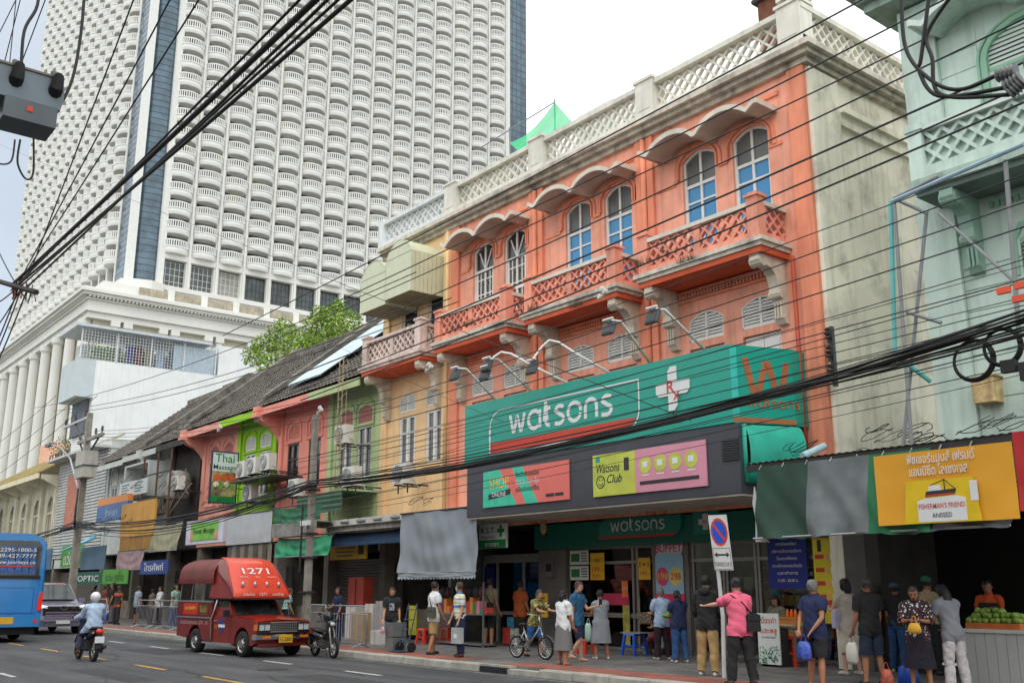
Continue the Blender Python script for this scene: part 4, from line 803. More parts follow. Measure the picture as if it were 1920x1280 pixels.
rb.box(-97,-72.5,17,17.1,8.95,9.3); rb.build('ribbed_roof',M('cream_sheet_roof',S(226,214,178),.6,.08,1,streak=.2),cr)
MB().box(-97,-72.6,FY+.5,24,0,9).build('body',DARK,cr)
# teal shop sign at far end
tag(panelbox(Fr((-92.5,16.6,2.8)),0,5.5,0,5.6,0,.2).build('far_teal_sign',M('far_teal',S(20,130,120),.6,.2,.8)),'tall teal shop sign beyond the blue coach','sign')
# orange walled house with railed terrace far behind
fo=thing('terrace_house',(-100,30,0),'house with peach wall and dark railed roof terrace below the colonnade','building'); a=ay(0,860,30); MB().box(-135,-100,30,40,0,14.8).build('wall',GRYW,fo); p1=ay(80,830,32); MB().box(p1.x-1,p1.x+4.2,32,38,14.8,19.4).build('peach_room',M('peach_wall',S(236,178,150),.8,.06),fo)
for k in range(16): MB().box(-124+k*1.2,-123.9+k*1.2,30.1,30.2,14.8,16.6).build('railing_bar',DMET,fo)
for z in (15.4,16,16.6): MB().box(-124,-105,30.1,30.2,z,z+.1).build('rail',DMET,fo)
for k in range(5):
    c=MB()
    for q in range(260): 
        v=Vector((random.gauss(0,.7),random.gauss(0,.6),random.gauss(0,.5)))+Vector((-122+k*3.6,30.6,17.3)); d=Vector((random.uniform(-.2,.2),random.uniform(-.2,.2),random.uniform(-.2,.2))); e=Vector((random.uniform(-.2,.2),random.uniform(-.2,.2),random.uniform(-.2,.2))); c.add([v,v+d,v+e],[(0,1,2)])
    t=thing('potted_shrub',(-122+k*3.6,30.6,14.8),'small green shrub in a pot on the far roof terrace','plant','shrubs on the far terrace'); c.build('foliage',M('shrub_leaf',S(92,112,70),.8,.4,2),t); MB().lathe([(.3,0),(.45,.9)],(-122+k*3.6,30.6,15.9)).build('pot',CONC,t)
# white block with caged terrace
WX=-90.; KW=90/62.
wb=thing('white_terrace_block',(WX,24,0),'white block with caged roof terrace full of laundry above the tiled roofs','building')
def wz(z): return CAMZ+(z-CAMZ)*KW
WBM=M('white_block_render',S(228,232,232),.8,.05,.5,streak=.2,gcol=(.42,.38,.3,1)); WBM_SHADE=M('white_block_shaded',S(190,200,206),.8,.06,.6)  # second render is the white one greyed for the shaded street front
yA,yB,yC=16.07*KW,17.1*KW,24.7*KW; zt,zl,zw=wz(15.25),wz(12.9),wz(10.8)
MB().box(WX-5.2,WX,yB,yC+6,0,zt).build('wall',WBM,wb); MB().box(WX-5.2,WX-.005,yA,yB-.003,zl,zt-.003).build('overhang',WBM_SHADE,wb); MB().box(WX-5,WX-.8,yB-.3,yB+.01,zw,zl-.003).build('recess',M('block_recess',S(90,98,108),.7),wb)
MB().box(WX-5,WX,yC+.1,yC+6,zt,wz(17.3)).build('upper_wall',WBM,wb); MB().box(WX-5,WX-3.2,yA+1,yC,zt,wz(16.6)).build('terrace_room',M('terrace_room',S(206,208,204),.8,.06),wb)
for y,w_ in ((yA+5.2,1.6),(yA+9.2,1.4)): MB().box(WX-3.2,WX-3.1,y,y+w_,zt+.9,zt+2.1).build('window',DPANE,wb)
MB().box(WX-5.4,WX+.5,yA-.5,yC-.8,wz(17.15),wz(17.15)+.25).build('terrace_roof',M('tin_roof',S(190,198,206),.5,.08),wb)
cg=MB(); n=46
for k in range(n+1): y=yA+.1+(yC-yA-.3)*k/n; cg.box(WX-.03,WX+.02,y-.016,y+.016,zt,wz(17.1))
for k in range(11): z=zt+(wz(17.1)-zt)*k/10; cg.box(WX-.025,WX+.015,yA+.1,yC-.2,z-.016,z+.016)
for k in range(5): y=yA+.1+(yC-yA-.3)*k/4; cg.box(WX-.06,WX+.05,y-.06,y+.06,zt,wz(17.1))
tag(cg.build('terrace_cage',M('cage_white',S(206,212,216),.6),wb),kind='stuff')
MB().box(WX-.25,WX-.1,yC-4.2,yC-.3,zt,wz(16.9)).build('blue_sheet',M('pale_blue_sheet',S(190,208,222),.6,.08,1),wb)
for i,(dy,c,h) in enumerate(((4.7,S(74,66,150),1.5),(5.5,S(120,36,48),1.7),(6.4,S(150,140,110),1.8),(7.5,S(176,200,226),1.9),(8.6,S(90,110,150),1.3),(3.9,S(214,214,220),1.2))):
    y=yA+dy; m=MB(); m.fprism(Fr((WX-1.2,y,zt+2.2-h-.2),(0,1,0)),[(-.3,0),(.3,0),(.34,h*.7),(.45,h*.75),(.38,h),(-.38,h),(-.45,h*.75),(-.34,h*.7)],-.03,.03); tag(m.build('hanging_garment',M('garment%d'%i,c,.9,.1)),('purple shirt','maroon shirt','khaki shirt','pale blue sheet','patterned blue top','white towel')[i]+' hanging to dry on the caged terrace','laundry','laundry on the caged terrace')
def leafball(t,cs,n,rad,size,mats,name='crown',seed=1):
    rn=random.Random(seed); c=MB()
    for (cx,cy,cz,r_) in cs:
        for q in range(int(n*r_*r_)):
            v=Vector((rn.gauss(0,1),rn.gauss(0,1),rn.gauss(0,1))); v.normalize(); v*=r_*rn.random()**.35; v+=Vector((cx,cy,cz)); a=Vector((rn.gauss(0,1),rn.gauss(0,1),rn.gauss(0,.6))).normalized()*size*rn.uniform(.6,1.2); b=a.cross(Vector((rn.gauss(0,1),rn.gauss(0,1),1))).normalized()*size*.45
            c.add([v-a*.5,v+b*.5,v+a*.5,v-b*.5],[(0,1,2,3)],rn.randrange(len(mats)))
    return c.build(name,mats,t)
LF=[M('leaf_a',S(132,164,52),.6,.25,2),M('leaf_b',S(166,192,66),.6,.25,2),M('leaf_c',S(96,132,44),.6,.25,2)]
for i,(dy,s_) in enumerate(((1.6,.8),(3.1,.9))):
    t=thing('terrace_plant',(WX-.9,yA+dy,zt),('grey green bush at the corner of the caged terrace','bright green bush in the caged terrace')[i],'plant'); leafball(t,[(WX-.9,yA+dy,zt+.9,s_),(WX-.9,yA+dy+.5,zt+.7,.6)],260,1,.28,[LF[i],LF[2]],'foliage',i); MB().lathe([(.3,0),(.4,.5)],(WX-.9,yA+dy,zt)).build('pot',CONC,t)
# tree beyond the roofs
tc=ay(560,640,28.); tr=thing('street_tree',(tc.x,28,0),'leafy green tree rising behind the tiled roofs','tree'); cs=[]
rn=random.Random(5)
for px,py,r_ in ((500,650,1.0),(475,668,.8),(530,628,1.1),(560,650,1.2),(595,618,1.1),(625,595,.9),(650,612,1.0),(585,660,1.2),(545,690,1.1),(620,650,1.2),(660,640,.9),(510,690,1.0),(636,575,.5),(600,590,.6)): p=ay(px,py,28+rn.uniform(-1.2,1.2)); cs.append((p.x,p.y,p.z,r_*1.05))
leafball(tr,cs,620,1,.25,LF); tk=MB(); tk.tube([(tc.x,28,0),(tc.x+.2,28.1,6),(tc.x+.1,28,11),(tc.x,28,tc.z-1)],[.35,.3,.24,.15],8)
for c in cs: tk.tube([(tc.x+.1,28,10.5),((tc.x+c[0])/2,(28+c[1])/2,(10.8+c[2])/2+.3),c[:3]],[.12,.08,.03],5)
tk.build('trunk',M('bark',S(96,84,70),.9,.3,6,bump=.5),tr)
# pale lean-to sheets on the roofs
tag(MB().add([(-37.5,18.0,9.85),(-34.6,18.0,9.85),(-34.6,22.6,13.5),(-37.5,22.6,13.5)],[(0,1,2,3)]).add([(-37.5,18.0,9.9),(-34.6,18.0,9.9),(-34.6,22.6,13.55),(-37.5,22.6,13.55)],[(3,2,1,0)]).build('roof_sheet',M('pale_blue_roof_sheet',S(196,214,222),.5,.1,1)),'pale blue metal sheet laid on the salmon house roof','sheet')
sk=thing('mast_lattice',(-33.7,17.3,5),'slim rusty lattice mast rising before the pale green house','mast'); mx0=-33.95
a=ay(627,920,17.2); b=ay(624,680,17.2); 
for dx,dy in ((0,0),(.28,0),(.14,.25)): MB().tube([(a.x+dx,17.2+dy,4.2),(a.x+dx,17.2+dy,b.z)],.022,6).build('leg',M('rust_pale',S(170,150,120),.8,.2),sk)
m=MB()
for k in range(9): z=4.6+k*.62; m.tube([(a.x,17.2,z),(a.x+.28,17.2,z)],.014,5).tube([(a.x,17.2,z),(a.x+.14,17.45,z+.3)],.012,5)
m.build('bracing',M('rust_pale',S(170,150,120)),sk)
# air conditioners
def aircon(px,py,Y,lab,s_=.95,rz=0):
    p=ay(px,py,Y); t=thing('air_conditioner',(p.x,Y,p.z-.35*s_),lab,'air conditioner','wall mounted air conditioners',rz); w_,h_,d_=.85*s_,.7*s_,.34*s_
    m=MB(); m.box(-w_/2,w_/2,-d_/2,d_/2,0,h_); m.build('case',M('ac_white',S(214,212,204),.5,.05,3,streak=.15,gcol=(.3,.28,.24,1)),t,world=False)
    g=MB(); g.lathe([(.3*s_,-d_/2-.03),(.3*s_,-d_/2)],(-.1*s_,0,h_/2),'y',20); g.build('fan_grille',M('ac_grille',S(120,122,122),.5),t,world=False); r_=MB()
    for k in (.08,.15,.22,.29): r_.ribbon(Fr((-.1*s_,-d_/2-.032,h_/2)),[(k*s_*math.cos(i*math.pi/8),k*s_*math.sin(i*math.pi/8)) for i in range(16)],.012,0,.008,closed=True)
    r_.fbox(Fr((-.1*s_,-d_/2-.032,h_/2)),-.06,.06,-.06,.06,-.005,.006); r_.build('fan_guard',M('ac_white',S(214,212,204)),t,world=False)
    for x in (-w_*.35,w_*.35): MB().box(x-.02,x+.02,-d_/2,FY-Y if rz==0 else .5,-.05,-.003).box(x-.015,x+.015,-.02,.02,-.3,-.049).build('bracket',DMET,t,world=False)
    MB().tube([(w_/2,0,.2),(w_/2+.1,.05,.15),(w_/2+.12,.3,-.2)],.02,6).build('hose',M('ac_hose',S(190,188,180),.7),t,world=False)
for px,py,Y,lab in ((645,815,17.5,'large white air conditioner high on the pale green wall'),(660,893,17.3,'white air conditioner low on the pale green wall'),(756,888,17.6,'white air conditioner under the tan windows'),(556,914,17.6,'white air conditioner under the brown salmon window'),(470,925,17.5,'white air conditioner at the foot of the lime wall'),(457,880,17.2,'outer air conditioner on the lime wall rack'),(478,873,17.2,'middle air conditioner on the lime wall rack'),(503,866,17.2,'inner air conditioner on the lime wall rack'),(335,905,17.3,'air conditioner among the clutter of the dark house')): aircon(px,py,Y,lab)
a=ay(440,900,17.0); tag(MB().box(a.x-.3,a.x+3.6,16.9,18.3,a.z-.12,a.z-.05).build('rack_shelf',DMET),'dark metal rack on the lime wall holding three air conditioners','rack')
# ground-floor shells of the row
def shopshell(x0,x1,lab,col,kind):
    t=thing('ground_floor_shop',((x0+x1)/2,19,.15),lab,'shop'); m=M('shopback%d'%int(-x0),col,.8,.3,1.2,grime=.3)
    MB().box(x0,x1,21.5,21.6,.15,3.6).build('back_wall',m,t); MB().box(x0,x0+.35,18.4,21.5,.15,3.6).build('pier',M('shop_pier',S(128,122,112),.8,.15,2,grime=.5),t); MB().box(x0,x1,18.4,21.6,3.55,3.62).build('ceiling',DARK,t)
    if kind=='shutter':
        for k in range(26): MB().box(x0+.36,x1-.02,18.8,18.83,.16+.1*k,.24+.1*k).build('shutter_slat',M('roller_shutter',S(96,88,80),.5,.1),t)
    elif kind=='counter':
        MB().box(x0+.5,x1-.3,19.2,19.9,.15,1.05).build('counter',M('shop_counter',S(150,140,126),.7,.2),t); MB().box(x0+.36,x0+.9,18.8,18.9,.15,2.6).build('door_leaf',DKW,t)
    return t
shopshell(-30.4,-26.3,'dim ground floor shop behind stacked cartons',S(70,60,52),'counter'); shopshell(-34.4,-30.45,'shop behind roller shutter under green tarps',S(60,54,50),'shutter'); shopshell(-38.7,-34.45,'dark shop behind the striped blind',S(56,52,50),'counter'); shopshell(-42.9,-38.75,'dark shop under the green lit signboard',S(50,48,46),'counter'); shopshell(-46.95,-42.95,'shop under the khaki tarp',S(60,56,52),'counter'); shopshell(-51,-47,'shop with blue wall beneath yellow panel',S(40,60,120),'counter'); shopshell(-56.2,-51.05,'optician shop beneath green sign',S(54,90,70),'counter'); shopshell(-61.7,-56.25,'dark shop beside the second pole',S(56,52,50),'counter'); shopshell(-72,-61.8,'dark shop beyond the second pole',S(60,56,54),'shutter'); shopshell(-97,-72.1,'far shop hidden behind the coach',S(60,56,54),'counter')
for i,x in enumerate((-33,-29,-36.5,-41,-45,-49,-53.5)): shelf(x-1.1,x+1.1,20.9,1.9,('shelf of goods in the shuttered shop','shelf of goods behind the cartons','shelf of goods behind the striped blind','shelf of goods below the green signboard','shelf of goods below the khaki tarp','shelf of goods in the blue walled shop','shelf of glasses in the optician shop')[i],50+i,5)
# street canopies, tarps and blinds
def hang(name,lab,cat,x0,x1,Y,z0,z1,mat,amp=.03,out=0,scal=False,seed=0,par=None,dep=0):
    rn=random.Random(seed); nx=max(8,int((x1-x0)*12)); nz=14; vs=[];ph=rn.uniform(0,6)
    for j in range(nz+1):
        t=j/nz
        for i in range(nx+1):
            u=i/nx; y=Y-out*(1-t)+amp*(1-t*.5)*(math.sin(u*(x1-x0)*2.3+ph+t*2)+.5*math.sin(u*(x1-x0)*5.1+ph*2-t*3)+.35*math.sin(u*(x1-x0)*11+t*9+ph)+.5*math.sin(14*math.hypot((u-.5)*1.6,t-1.1)+ph)); z=z0+(z1-z0)*t-(.05*abs(math.sin(math.pi*i/2.)) if scal and j==0 and i%2 else 0)-.06*math.sin(math.pi*u)*(t if seed%2 else 0)
            vs.append((x0+(x1-x0)*u,y,z))
    m=MB(); W=nx+1; m.add(vs,[(j*W+i,j*W+i+1,(j+1)*W+i+1,(j+1)*W+i) for j in range(nz) for i in range(nx)])
    if par is None:
        t=thing(name,((x0+x1)/2,Y,z0),lab,cat); m.build('cloth',mat,t,True); MB().tube([(x0-.03,Y,z1+.02),(x1+.03,Y,z1+.02)],.025,6).build('top_bar',DMET,t); MB().tube([(x0,Y-out,z0),(x1,Y-out,z0)],.018,6).build('bottom_bar',STEEL,t); return t
    return m.build(name,mat,par,True)
GT=M('green_tarp',S(24,142,96),.6,.18,1.5,streak=.3,gcol=(.02,.12,.08,1)); GD=M('dull_green_tarp',S(44,110,76),.7,.2,1.5,streak=.4,gcol=(.04,.07,.05,1)); GRYA=M('grey_awning_cloth',S(150,160,168),.7,.08,1,streak=.15,gcol=(.2,.21,.22,1))
t=hang('grey_awning','big pale grey awning sheet with scalloped hem before the dispensary','awning',-26.3,-22.38,16.62,2.18,3.92,GRYA,.045); hang('valance','',None,-26.3,-22.38,16.58,2.02,2.17,GRYA,.012,scal=True,par=t)
lg=thing('concrete_ledge',(-27.5,17.2,3.6),'weathered white concrete canopy ledge over the tan and green shops','canopy'); LGM=M('weathered_white_ledge',S(206,204,196),.85,.15,2,streak=.5,grime=.6,bump=.4,gcol=(.05,.05,.045,1)); MB().box(-31.8,-22.9,16.78,18.5,3.78,3.98).build('slab',LGM,lg); MB().box(-31.5,-22.95,16.95,18.5,3.6,3.78).build('drop',LGM,lg)
for k in range(8): MB().box(-31.3+k*1.05,-30.8+k*1.05,16.72,16.78,3.86,3.91).build('bracket_bar',STEEL,lg)
gs=thing('corrugated_green_sheet',(-32,17.4,4.4),'dark green corrugated metal canopy on the pale green house','canopy'); m=MB(); m.loft([[(x,16.9+.02*(k%2),4.32+.09*k) for k in range(8)] for x in (-33.9,-30.55)],closed=False,caps=False); m.build('sheet',M('dark_green_metal',S(54,92,66),.6,.15,2,streak=.3),gs); MB().box(-33.9,-30.55,16.9,18.4,4.98,5.01).build('top',M('dark_green_metal',S(54,92,66)),gs)
hang('green_tarp','faded green tarp above the tin canopy','tarp',-34.35,-30.65,16.2,3.98,4.55,GD,.03,seed=3); tn=thing('tin_canopy',(-32.4,16.2,3.5),'grey weathered tin canopy edge between green tarps','canopy'); m=MB(); m.loft([[(-34.25+k*.08,16.12+.02*(k%2),z) for k in range(44)] for z in (3.5,3.95)],closed=False,caps=False); m.build('sheet',M('weathered_tin',S(140,138,134),.6,.25,3,streak=.5),tn); MB().box(-34.2,-30.9,16.15,18.4,3.93,3.96).build('top',M('weathered_tin',S(140,138,134)),tn)
hang('green_tarp','bright green tarp sagging below the tin canopy','tarp',-33.9,-30.0,16.3,2.8,3.48,GT,.05,.15,seed=5)
t=hang('white_blind','large pale grey white blind over striped awning','blind',-38.4,-34.4,16.2,3.38,4.5,M('pale_blind',S(186,188,190),.7,.05,1,streak=.12),.008)
st=thing('striped_awning',(-36.4,16.3,2.7),'brown and grey striped awning hanging under the pale blind','awning')
for k in range(10): hang('stripe','',None,-38.35+.395*k,-37.955+.395*k,16.25,2.6,3.37,M(('brown_stripe','grey_stripe')[k%2],(S(92,82,74),S(136,126,110))[k%2],.8,.1),.015,seed=2*k,par=st)
gl=thing('green_lightbox',(-41.3,16.4,3.6),'green lightbox signboard in white frame under the massage sign','sign'); f=Fr((-43.3,16.4,3.55)); MB().fbox(f,0,4.0,0,1.0,-.3,0).build('frame',M('lightbox_white',S(210,208,222),.5),gl); MB().fbox(f,.55,3.5,.14,.88,.002,.02).build('panel',M('green_panel',S(120,186,66),.5,.15,1.5),gl); text('Flower Massage',f,2.0,.42,.34,M('dark_green_print',S(30,70,30),.5),gl,width=2.3,d=.025,shear=.2)
for u in (.55,3.2): MB().fbox(f,u,u+.3,.14,.5,.021,.026).build('flower_print',M('pink_flower',S(220,150,130),.6),gl)
hang('khaki_tarp','khaki canvas tarp hanging over the pavement shop','tarp',-47,-43.45,16.3,3.35,4.55,M('khaki_canvas',S(150,146,118),.8,.12,1,streak=.3),.04,.2,seed=7)
yb=thing('yellow_panel_box',(-50,16.5,4.1),'mustard yellow panelled box sign above pink cloth','sign')
for k in range(3): MB().box(-52.3+1.62*k,-50.72+1.62*k,16.4,16.5,4.2,5.85).build('panel',M('mustard',S(206,150,62),.6,.1,1.5,streak=.2),yb); MB().box(-52.3+1.62*k,-50.72+1.62*k,16.45,16.52,3.5,4.18).build('lower_panel',M('mustard_dull',S(176,128,60),.7,.15,1.5,streak=.3),yb)
hang('pink_cloth','dusty pink cloth banner with faint writing below the yellow panels','banner',-52,-48.2,16.3,2.6,3.5,M('dusty_pink',S(176,146,150),.8,.1,1),.03,seed=9)
bs=thing('blue_orange_sign',(-54.3,16.5,5.2),'blue shop sign with orange top stripe','sign'); f=Fr((-56.8,16.5,5.2)); MB().fbox(f,0,5,0,.85,-.25,0).build('blue_panel',M('sign_blue',S(66,104,160),.5,.05),bs); MB().fbox(f,0,5,.85,1.2,-.25,0).build('orange_stripe',M('sign_orange',S(224,138,62),.5,.05),bs); text('ร้านยา',f,2.5,.2,.5,M('pale_sign_print',S(170,190,210),.5),bs,width=2,d=.006)
t=thing('white_shop_board',(-53,16.9,6.4),'pair of small white signboards on the grey white house','sign'); MB().box(-54.4,-52.4,16.85,16.9,6.35,7.1).build('board',M('board_white',S(200,206,206),.6,.05),t); MB().box(-52.35,-50.2,16.85,16.9,6.35,7.1).build('board',M('board_white',S(200,206,206)),t); [MB().box(x,x+.9+.3*(k%2),16.842,16.85,6.5+.14*k,6.56+.14*k).build('print_line',M('teal_print',S(60,110,110),.5),t) for x in (-54.1,-52.0) for k in range(4)]
bb=thing('boxed_balcony',(-52,17.6,6.2),'grey white boxed in balcony with small dark window','balcony'); sep('slab',GRYW,bb,(-55,-51.2,17.2,18.4,6.3,6.5),(-55,-51.2,17.2,18.4,8.0,8.1)); sep('side',GRYW,bb,(-55,-54.85,17.2,18.4,6.5,8),(-51.35,-51.2,17.2,18.4,6.5,8)); MB().box(-53.3,-52.4,18.3,18.35,6.8,7.7).build('window',DPANE,bb)
for i,(lab,x0_,x1_,z0_,z1_,c,txt) in enumerate((('green tarp sign with white top beside the second pole',-62.5,-58.3,2.9,4.1,S(90,160,70),'แว่นตา'),('blue grey tarp next to the yellow panel box',-58.2,-54.0,2.7,3.9,S(88,118,140),''),('green optician fascia sign low over the pavement',-58.8,-53.6,1.95,2.55,S(20,96,72),'OPTIC'),('bright green banner beside the optician sign',-53.4,-49.6,1.95,2.65,S(90,170,60),'แว่น ภูเก็ต'),('blue tarp beside the dark coach side',-68.5,-63,2.8,4.0,S(82,112,140),''),('blue and red sign above the barrier queue',-47.3,-43.8,2.35,2.95,S(40,70,140),'โทรศัพท์'))):
    t=thing('street_sign_panel',((x0_+x1_)/2,16.5,z0_),lab,'sign'); f=Fr((x0_,16.4-.1*i,z0_)); MB().fbox(f,0,x1_-x0_,0,z1_-z0_,-.05,0).build('panel',M('streetpanel%d'%i,c,.6,.12,1,streak=.2),t)
    if txt: text(txt,f,(x1_-x0_)/2,.15,(z1_-z0_)*.7,SWHT if i!=3 else M('dark_green_print',S(30,70,30)),t,width=(x1_-x0_)*.7,d=.006)
t=thing('cyan_poles',(-56.5,15.8,4),'bundle of cyan poles sticking out above the pavement','poles')
for k in range(4): MB().tube([(-60+k*.3,15.6+.1*k,3.7+.06*k),(-54.2,15.8,4.25+.05*k)],.05,6).build('pole',M('cyan_plastic',S(110,196,222),.4),t)
t=thing('cream_shop_awning',(-28,17.4,3),'dark blue scalloped shop awning under the concrete ledge','awning'); hang('cloth','',None,-31.6,-26.9,17.3,3.15,3.6,M('navy_awning',S(40,66,98),.8,.1),.03,.3,True,11,par=t)
# yellow shop sign
a=ay(622,1008,17.6); f=Fr((a.x,17.6,a.z-.78)); t=sheet('yellow_shop_sign','yellow shop sign with brown writing above the cartons','sign',f,2.55,.8,M('yellow_sign',S(216,180,40),.5,.06,2),.05); text('ห้างทองเยาวราช',f,1.35,.52,.2,M('purple_brown',S(110,50,80),.5),t,width=1.3,d=.052); MB().fprism(f,[(.22+.14*math.cos(q*math.pi/8),.62+.13*math.sin(q*math.pi/8)) for q in range(16)],.051,.056).build('emblem',M('navy_print',S(34,40,110)),t)
for k in range(3): MB().fbox(f,.3+.1*k,1.8-.1*k,.37-.13*k,.41-.13*k,.051,.054).build('print_line',M('brown_print',S(120,70,40),.5),t)
MB().fbox(f,2.0,2.35,.15,.6,.051,.056).build('print_block',M('dark_brown_print',S(60,44,30),.5),t)
# Thai massage sign, perpendicular to the street
a=ax(398,848,-41.5); b=ax(440,944,-41.5); f=Fr((-41.5,a.y,b.z),(0,1,0)); w_=b.y-a.y; h_=a.z-b.z+.05; t=sheet('massage_sign','tall perpendicular massage sign with food photo and green foot','sign',f,w_,h_,M('massage_white',S(214,226,222),.5,.03),.06); MB().ribbon(f,[(0,0),(0,h_),(w_,h_),(w_,0),(0,0)],.05,-.02,.075).build('frame',M('navy_frame',S(40,44,80),.5),t)
text('Thai',f,w_/2,h_*.8,.52,GRN,t,width=w_*.75,d=.062); text('Massage',f,w_/2,h_*.655,.3,M('dark_green_print',S(30,70,30)),t,width=w_*.88,d=.062)
MB().fbox(f,.03,w_-.03,.02,h_*.13,.061,.066).build('green_band',GRN,t); MB().fbox(f,.03,w_-.03,h_*.13,h_*.62,.061,.064).build('photo_field',M('massage_photo',S(150,140,96),.6,.8,3),t)
for k in range(3): MB().fprism(f,[(w_*(.22+.28*k)+.18*math.cos(q*math.pi/6),h_*.5+.16*math.sin(q*math.pi/6)) for q in range(12)],.065,.07).build('photo_fruit',M('photo_orange',S(206,96,50),.6,.2,6),t)
for k in range(4): MB().fprism(f,[(w_*(.2+.2*k)+.13*math.cos(q*math.pi/5),h_*(.36-.03*(k%2))+.12*math.sin(q*math.pi/5)) for q in range(10)],.065,.07).build('photo_item',M(('photo_cream','photo_green')[k%2],(S(226,220,190),S(110,150,60))[k%2],.6,.2,6),t)
for z in (.3,.8): MB().tube([f.p(w_,h_*z,.03),f.p(w_+1.2,h_*z,.03)],.025,6).build('bracket',DMET,t)
# clutter on the dark house: water tank and poles
t=thing('water_tank',(-48.2,17.6,5.6),'grey water tank behind leaning pipes on the dark house','tank'); MB().lathe([(.55,0),(.6,.1),(.58,1.2),(.4,1.35),(.1,1.42)],(-48.2,17.7,5.9),n=16).build('body',M('tank_grey',S(150,148,138),.6,.1),t,True)
for k in range(7): tag(MB().tube([(-49.8+.35*k,17.2,5.2),(-49.2+.45*k+random.uniform(-.6,.6),17.5,6.6+random.uniform(-.5,.8))],.035,6).build('leaning_pipe',M('pipe_grey',S(140,134,122),.7)),'leaning grey pipe in the clutter of the dark house','pipe','pipes leaning in the clutter of the dark house')
t=thing('balcony_frame',(-49,17,5),'dark iron balcony frame on the open fronted house','railing')
for z in (5.2,6.0,7.2): MB().tube([(-51,16.9,z),(-47.2,16.9,z)],.04,6).build('rail',DMET,t)
for x in (-51,-49,-47.2): MB().tube([(x,16.9,4.2),(x,16.9,8.2)],.05,6).build('post',M('rust_post',S(96,66,50),.8,.2),t)
# ================================================================ mint building beyond the alley
MFY=18.2; MX=-9.62; MNT=M('mint_plaster',S(202,220,209),.75,.07,1.2,streak=.35,grime=.4,bump=.12,gcol=(.16,.2,.17,1)); MND=M('mint_trim_green',S(140,184,158),.7,.1,2); MNW=M('mint_white',S(206,218,210),.7,.06)
mb_=thing('mint_shophouse',(-6,MFY,0),'pale mint shophouse with louvred shutters and lattice balcony','building')
o=[]
for c in (-7.1,-4.6): o+=[(c-.85,c+.85,9.5,12.35,.35),(c-.7,c+.7,7.35,8.2,.25),(c-.55,c+.55,5.6,7.15,0)]
MDEEP=.16
f0=Fr((0,MFY,0)); wl=MB(); [wall_open(wl,f0,MX,-2,za,zb,[q for q in o if za<q[2]<zb],MDEEP) for za,zb in ((3.6,7.25),(7.25,9.0),(9.0,13.9))]; wl.build('wall',MNT,mb_); MB().box(MX,MX+.3,MFY+.003,MFY+4,3.6,13.9).build('side_wall',MNT,mb_); MB().box(MX+.3,-2,MFY+.4,MFY+.45,3.6,13).build('room_backing',DARK,mb_)
p=MB(); p.box(MX+.01,MX+.75,MFY-.12,MFY,3.6,13.5); p.build('pilaster',MNT,mb_)
for k in range(14): z=3.9+.42*k; 
for z in [4.3+.42*k for k in range(9)]: MB().box(MX+.76,-7.75,MFY-.025,MFY,z,z+.39).build('siding_board',MNT,mb_)
for z in [9.9+.45*k for k in range(6)]: MB().box(MX+.76,-8.1,MFY-.02,MFY,z,z+.42).build('siding_board',MNT,mb_)
e=MB(); e.box(MX-.55,-2,MFY-.75,MFY+.3,13.75,13.9); e.box(MX-.45,-2,MFY-.6,MFY+.3,13.55,13.75); e.box(MX-.7,-2,MFY-.9,MFY+4.2,13.9,14.05); e.build('eave',M('mint_eave',S(150,170,158),.85,.15,2,streak=.4,grime=.6,gcol=(.06,.07,.06,1)),mb_)
wavy(mb_,-9.0,-5.4,12.55,.8,MNW,MNT,MFY)
m=MB()
for c in (-7.1,-4.6):
    for k,wd in ((1.0,.1),(1.14,.05)): m.ribbon(f0,[(c-.88*k,9.6),(c-.88*k,11.7)]+[(c+.88*k*math.cos(a),11.75+.62*k*math.sin(a)) for a in [math.pi*(1-i/10) for i in range(11)]]+[(c+.88*k,11.7),(c+.88*k,9.6)],wd,0,.05)
    m.ribbon(f0,[(c-.75,7.3),(c-.75,8.0),(c-.6,8.25),(c+.6,8.25),(c+.75,8.0),(c+.75,7.3)],.1,0,.05); m.ribbon(f0,[(c-.6,5.6),(c-.6,7.2),(c+.6,7.2),(c+.6,5.6)],.09,0,.05); m.box(c-.75,c+.75,MFY-.12,MFY,5.45,5.55)
tag(m.build('window_surround',MND,mb_),kind='stuff')
for c in (-7.1,-4.6):
    louvre(mb_,Fr((c-.85,MFY+.05,11.5)),1.7,.85,.35,MND,MNW,8); MB().box(c-.84,c+.84,MFY+.1,MFY+.13,9.5,12.3).build('shutter_backing',MND,mb_); louvre(mb_,Fr((c-.7,MFY+.05,7.35)),1.4,.8,.25,MND,M('grey_slat',S(150,158,152),.7),9,False)
    for s_ in (0,1):
        f=Fr((c-.84+.85*s_,MFY+.04,9.5)); d=MB(); d.ribbon(f,[(.05,.02),(.05,2.0),(.79,2.0),(.79,.02),(.05,.02)],.1,-.02,.03); d.fbox(f,.02,.83,.0,2.0,-.05,-.03); d.fbox(f,.08,.76,1.35,1.95,-.02,.01); d.fbox(f,.08,.76,.95,1.05,-.02,.028); o2=d.build('shutter_leaf',MNT,mb_); s2=MB()
        for k in range(9): s2.add([f.p(.1,.1+.09*k,.02),f.p(.74,.1+.09*k,.02),f.p(.74,.16+.09*k,-.02),f.p(.1,.16+.09*k,-.02)],[(0,1,2,3)])
        tag(s2.build('slat',MNW,o2),kind='stuff')
    f=Fr((c-.55,MFY+.08,5.6)); d=MB(); d.ribbon(f,[(.04,.04),(.04,1.5),(1.06,1.5),(1.06,.04),(.04,.04)],.09,-.02,.04); d.fbox(f,.5,.6,.05,1.5,-.02,.04); o2=d.build('window',MND,mb_)
    for u in (.08,.6): MB().fbox(f,u,u+.42,.08,1.46,-.02,-.01).build('pane',M('pale_pane',S(196,200,206),.3,.1),o2)
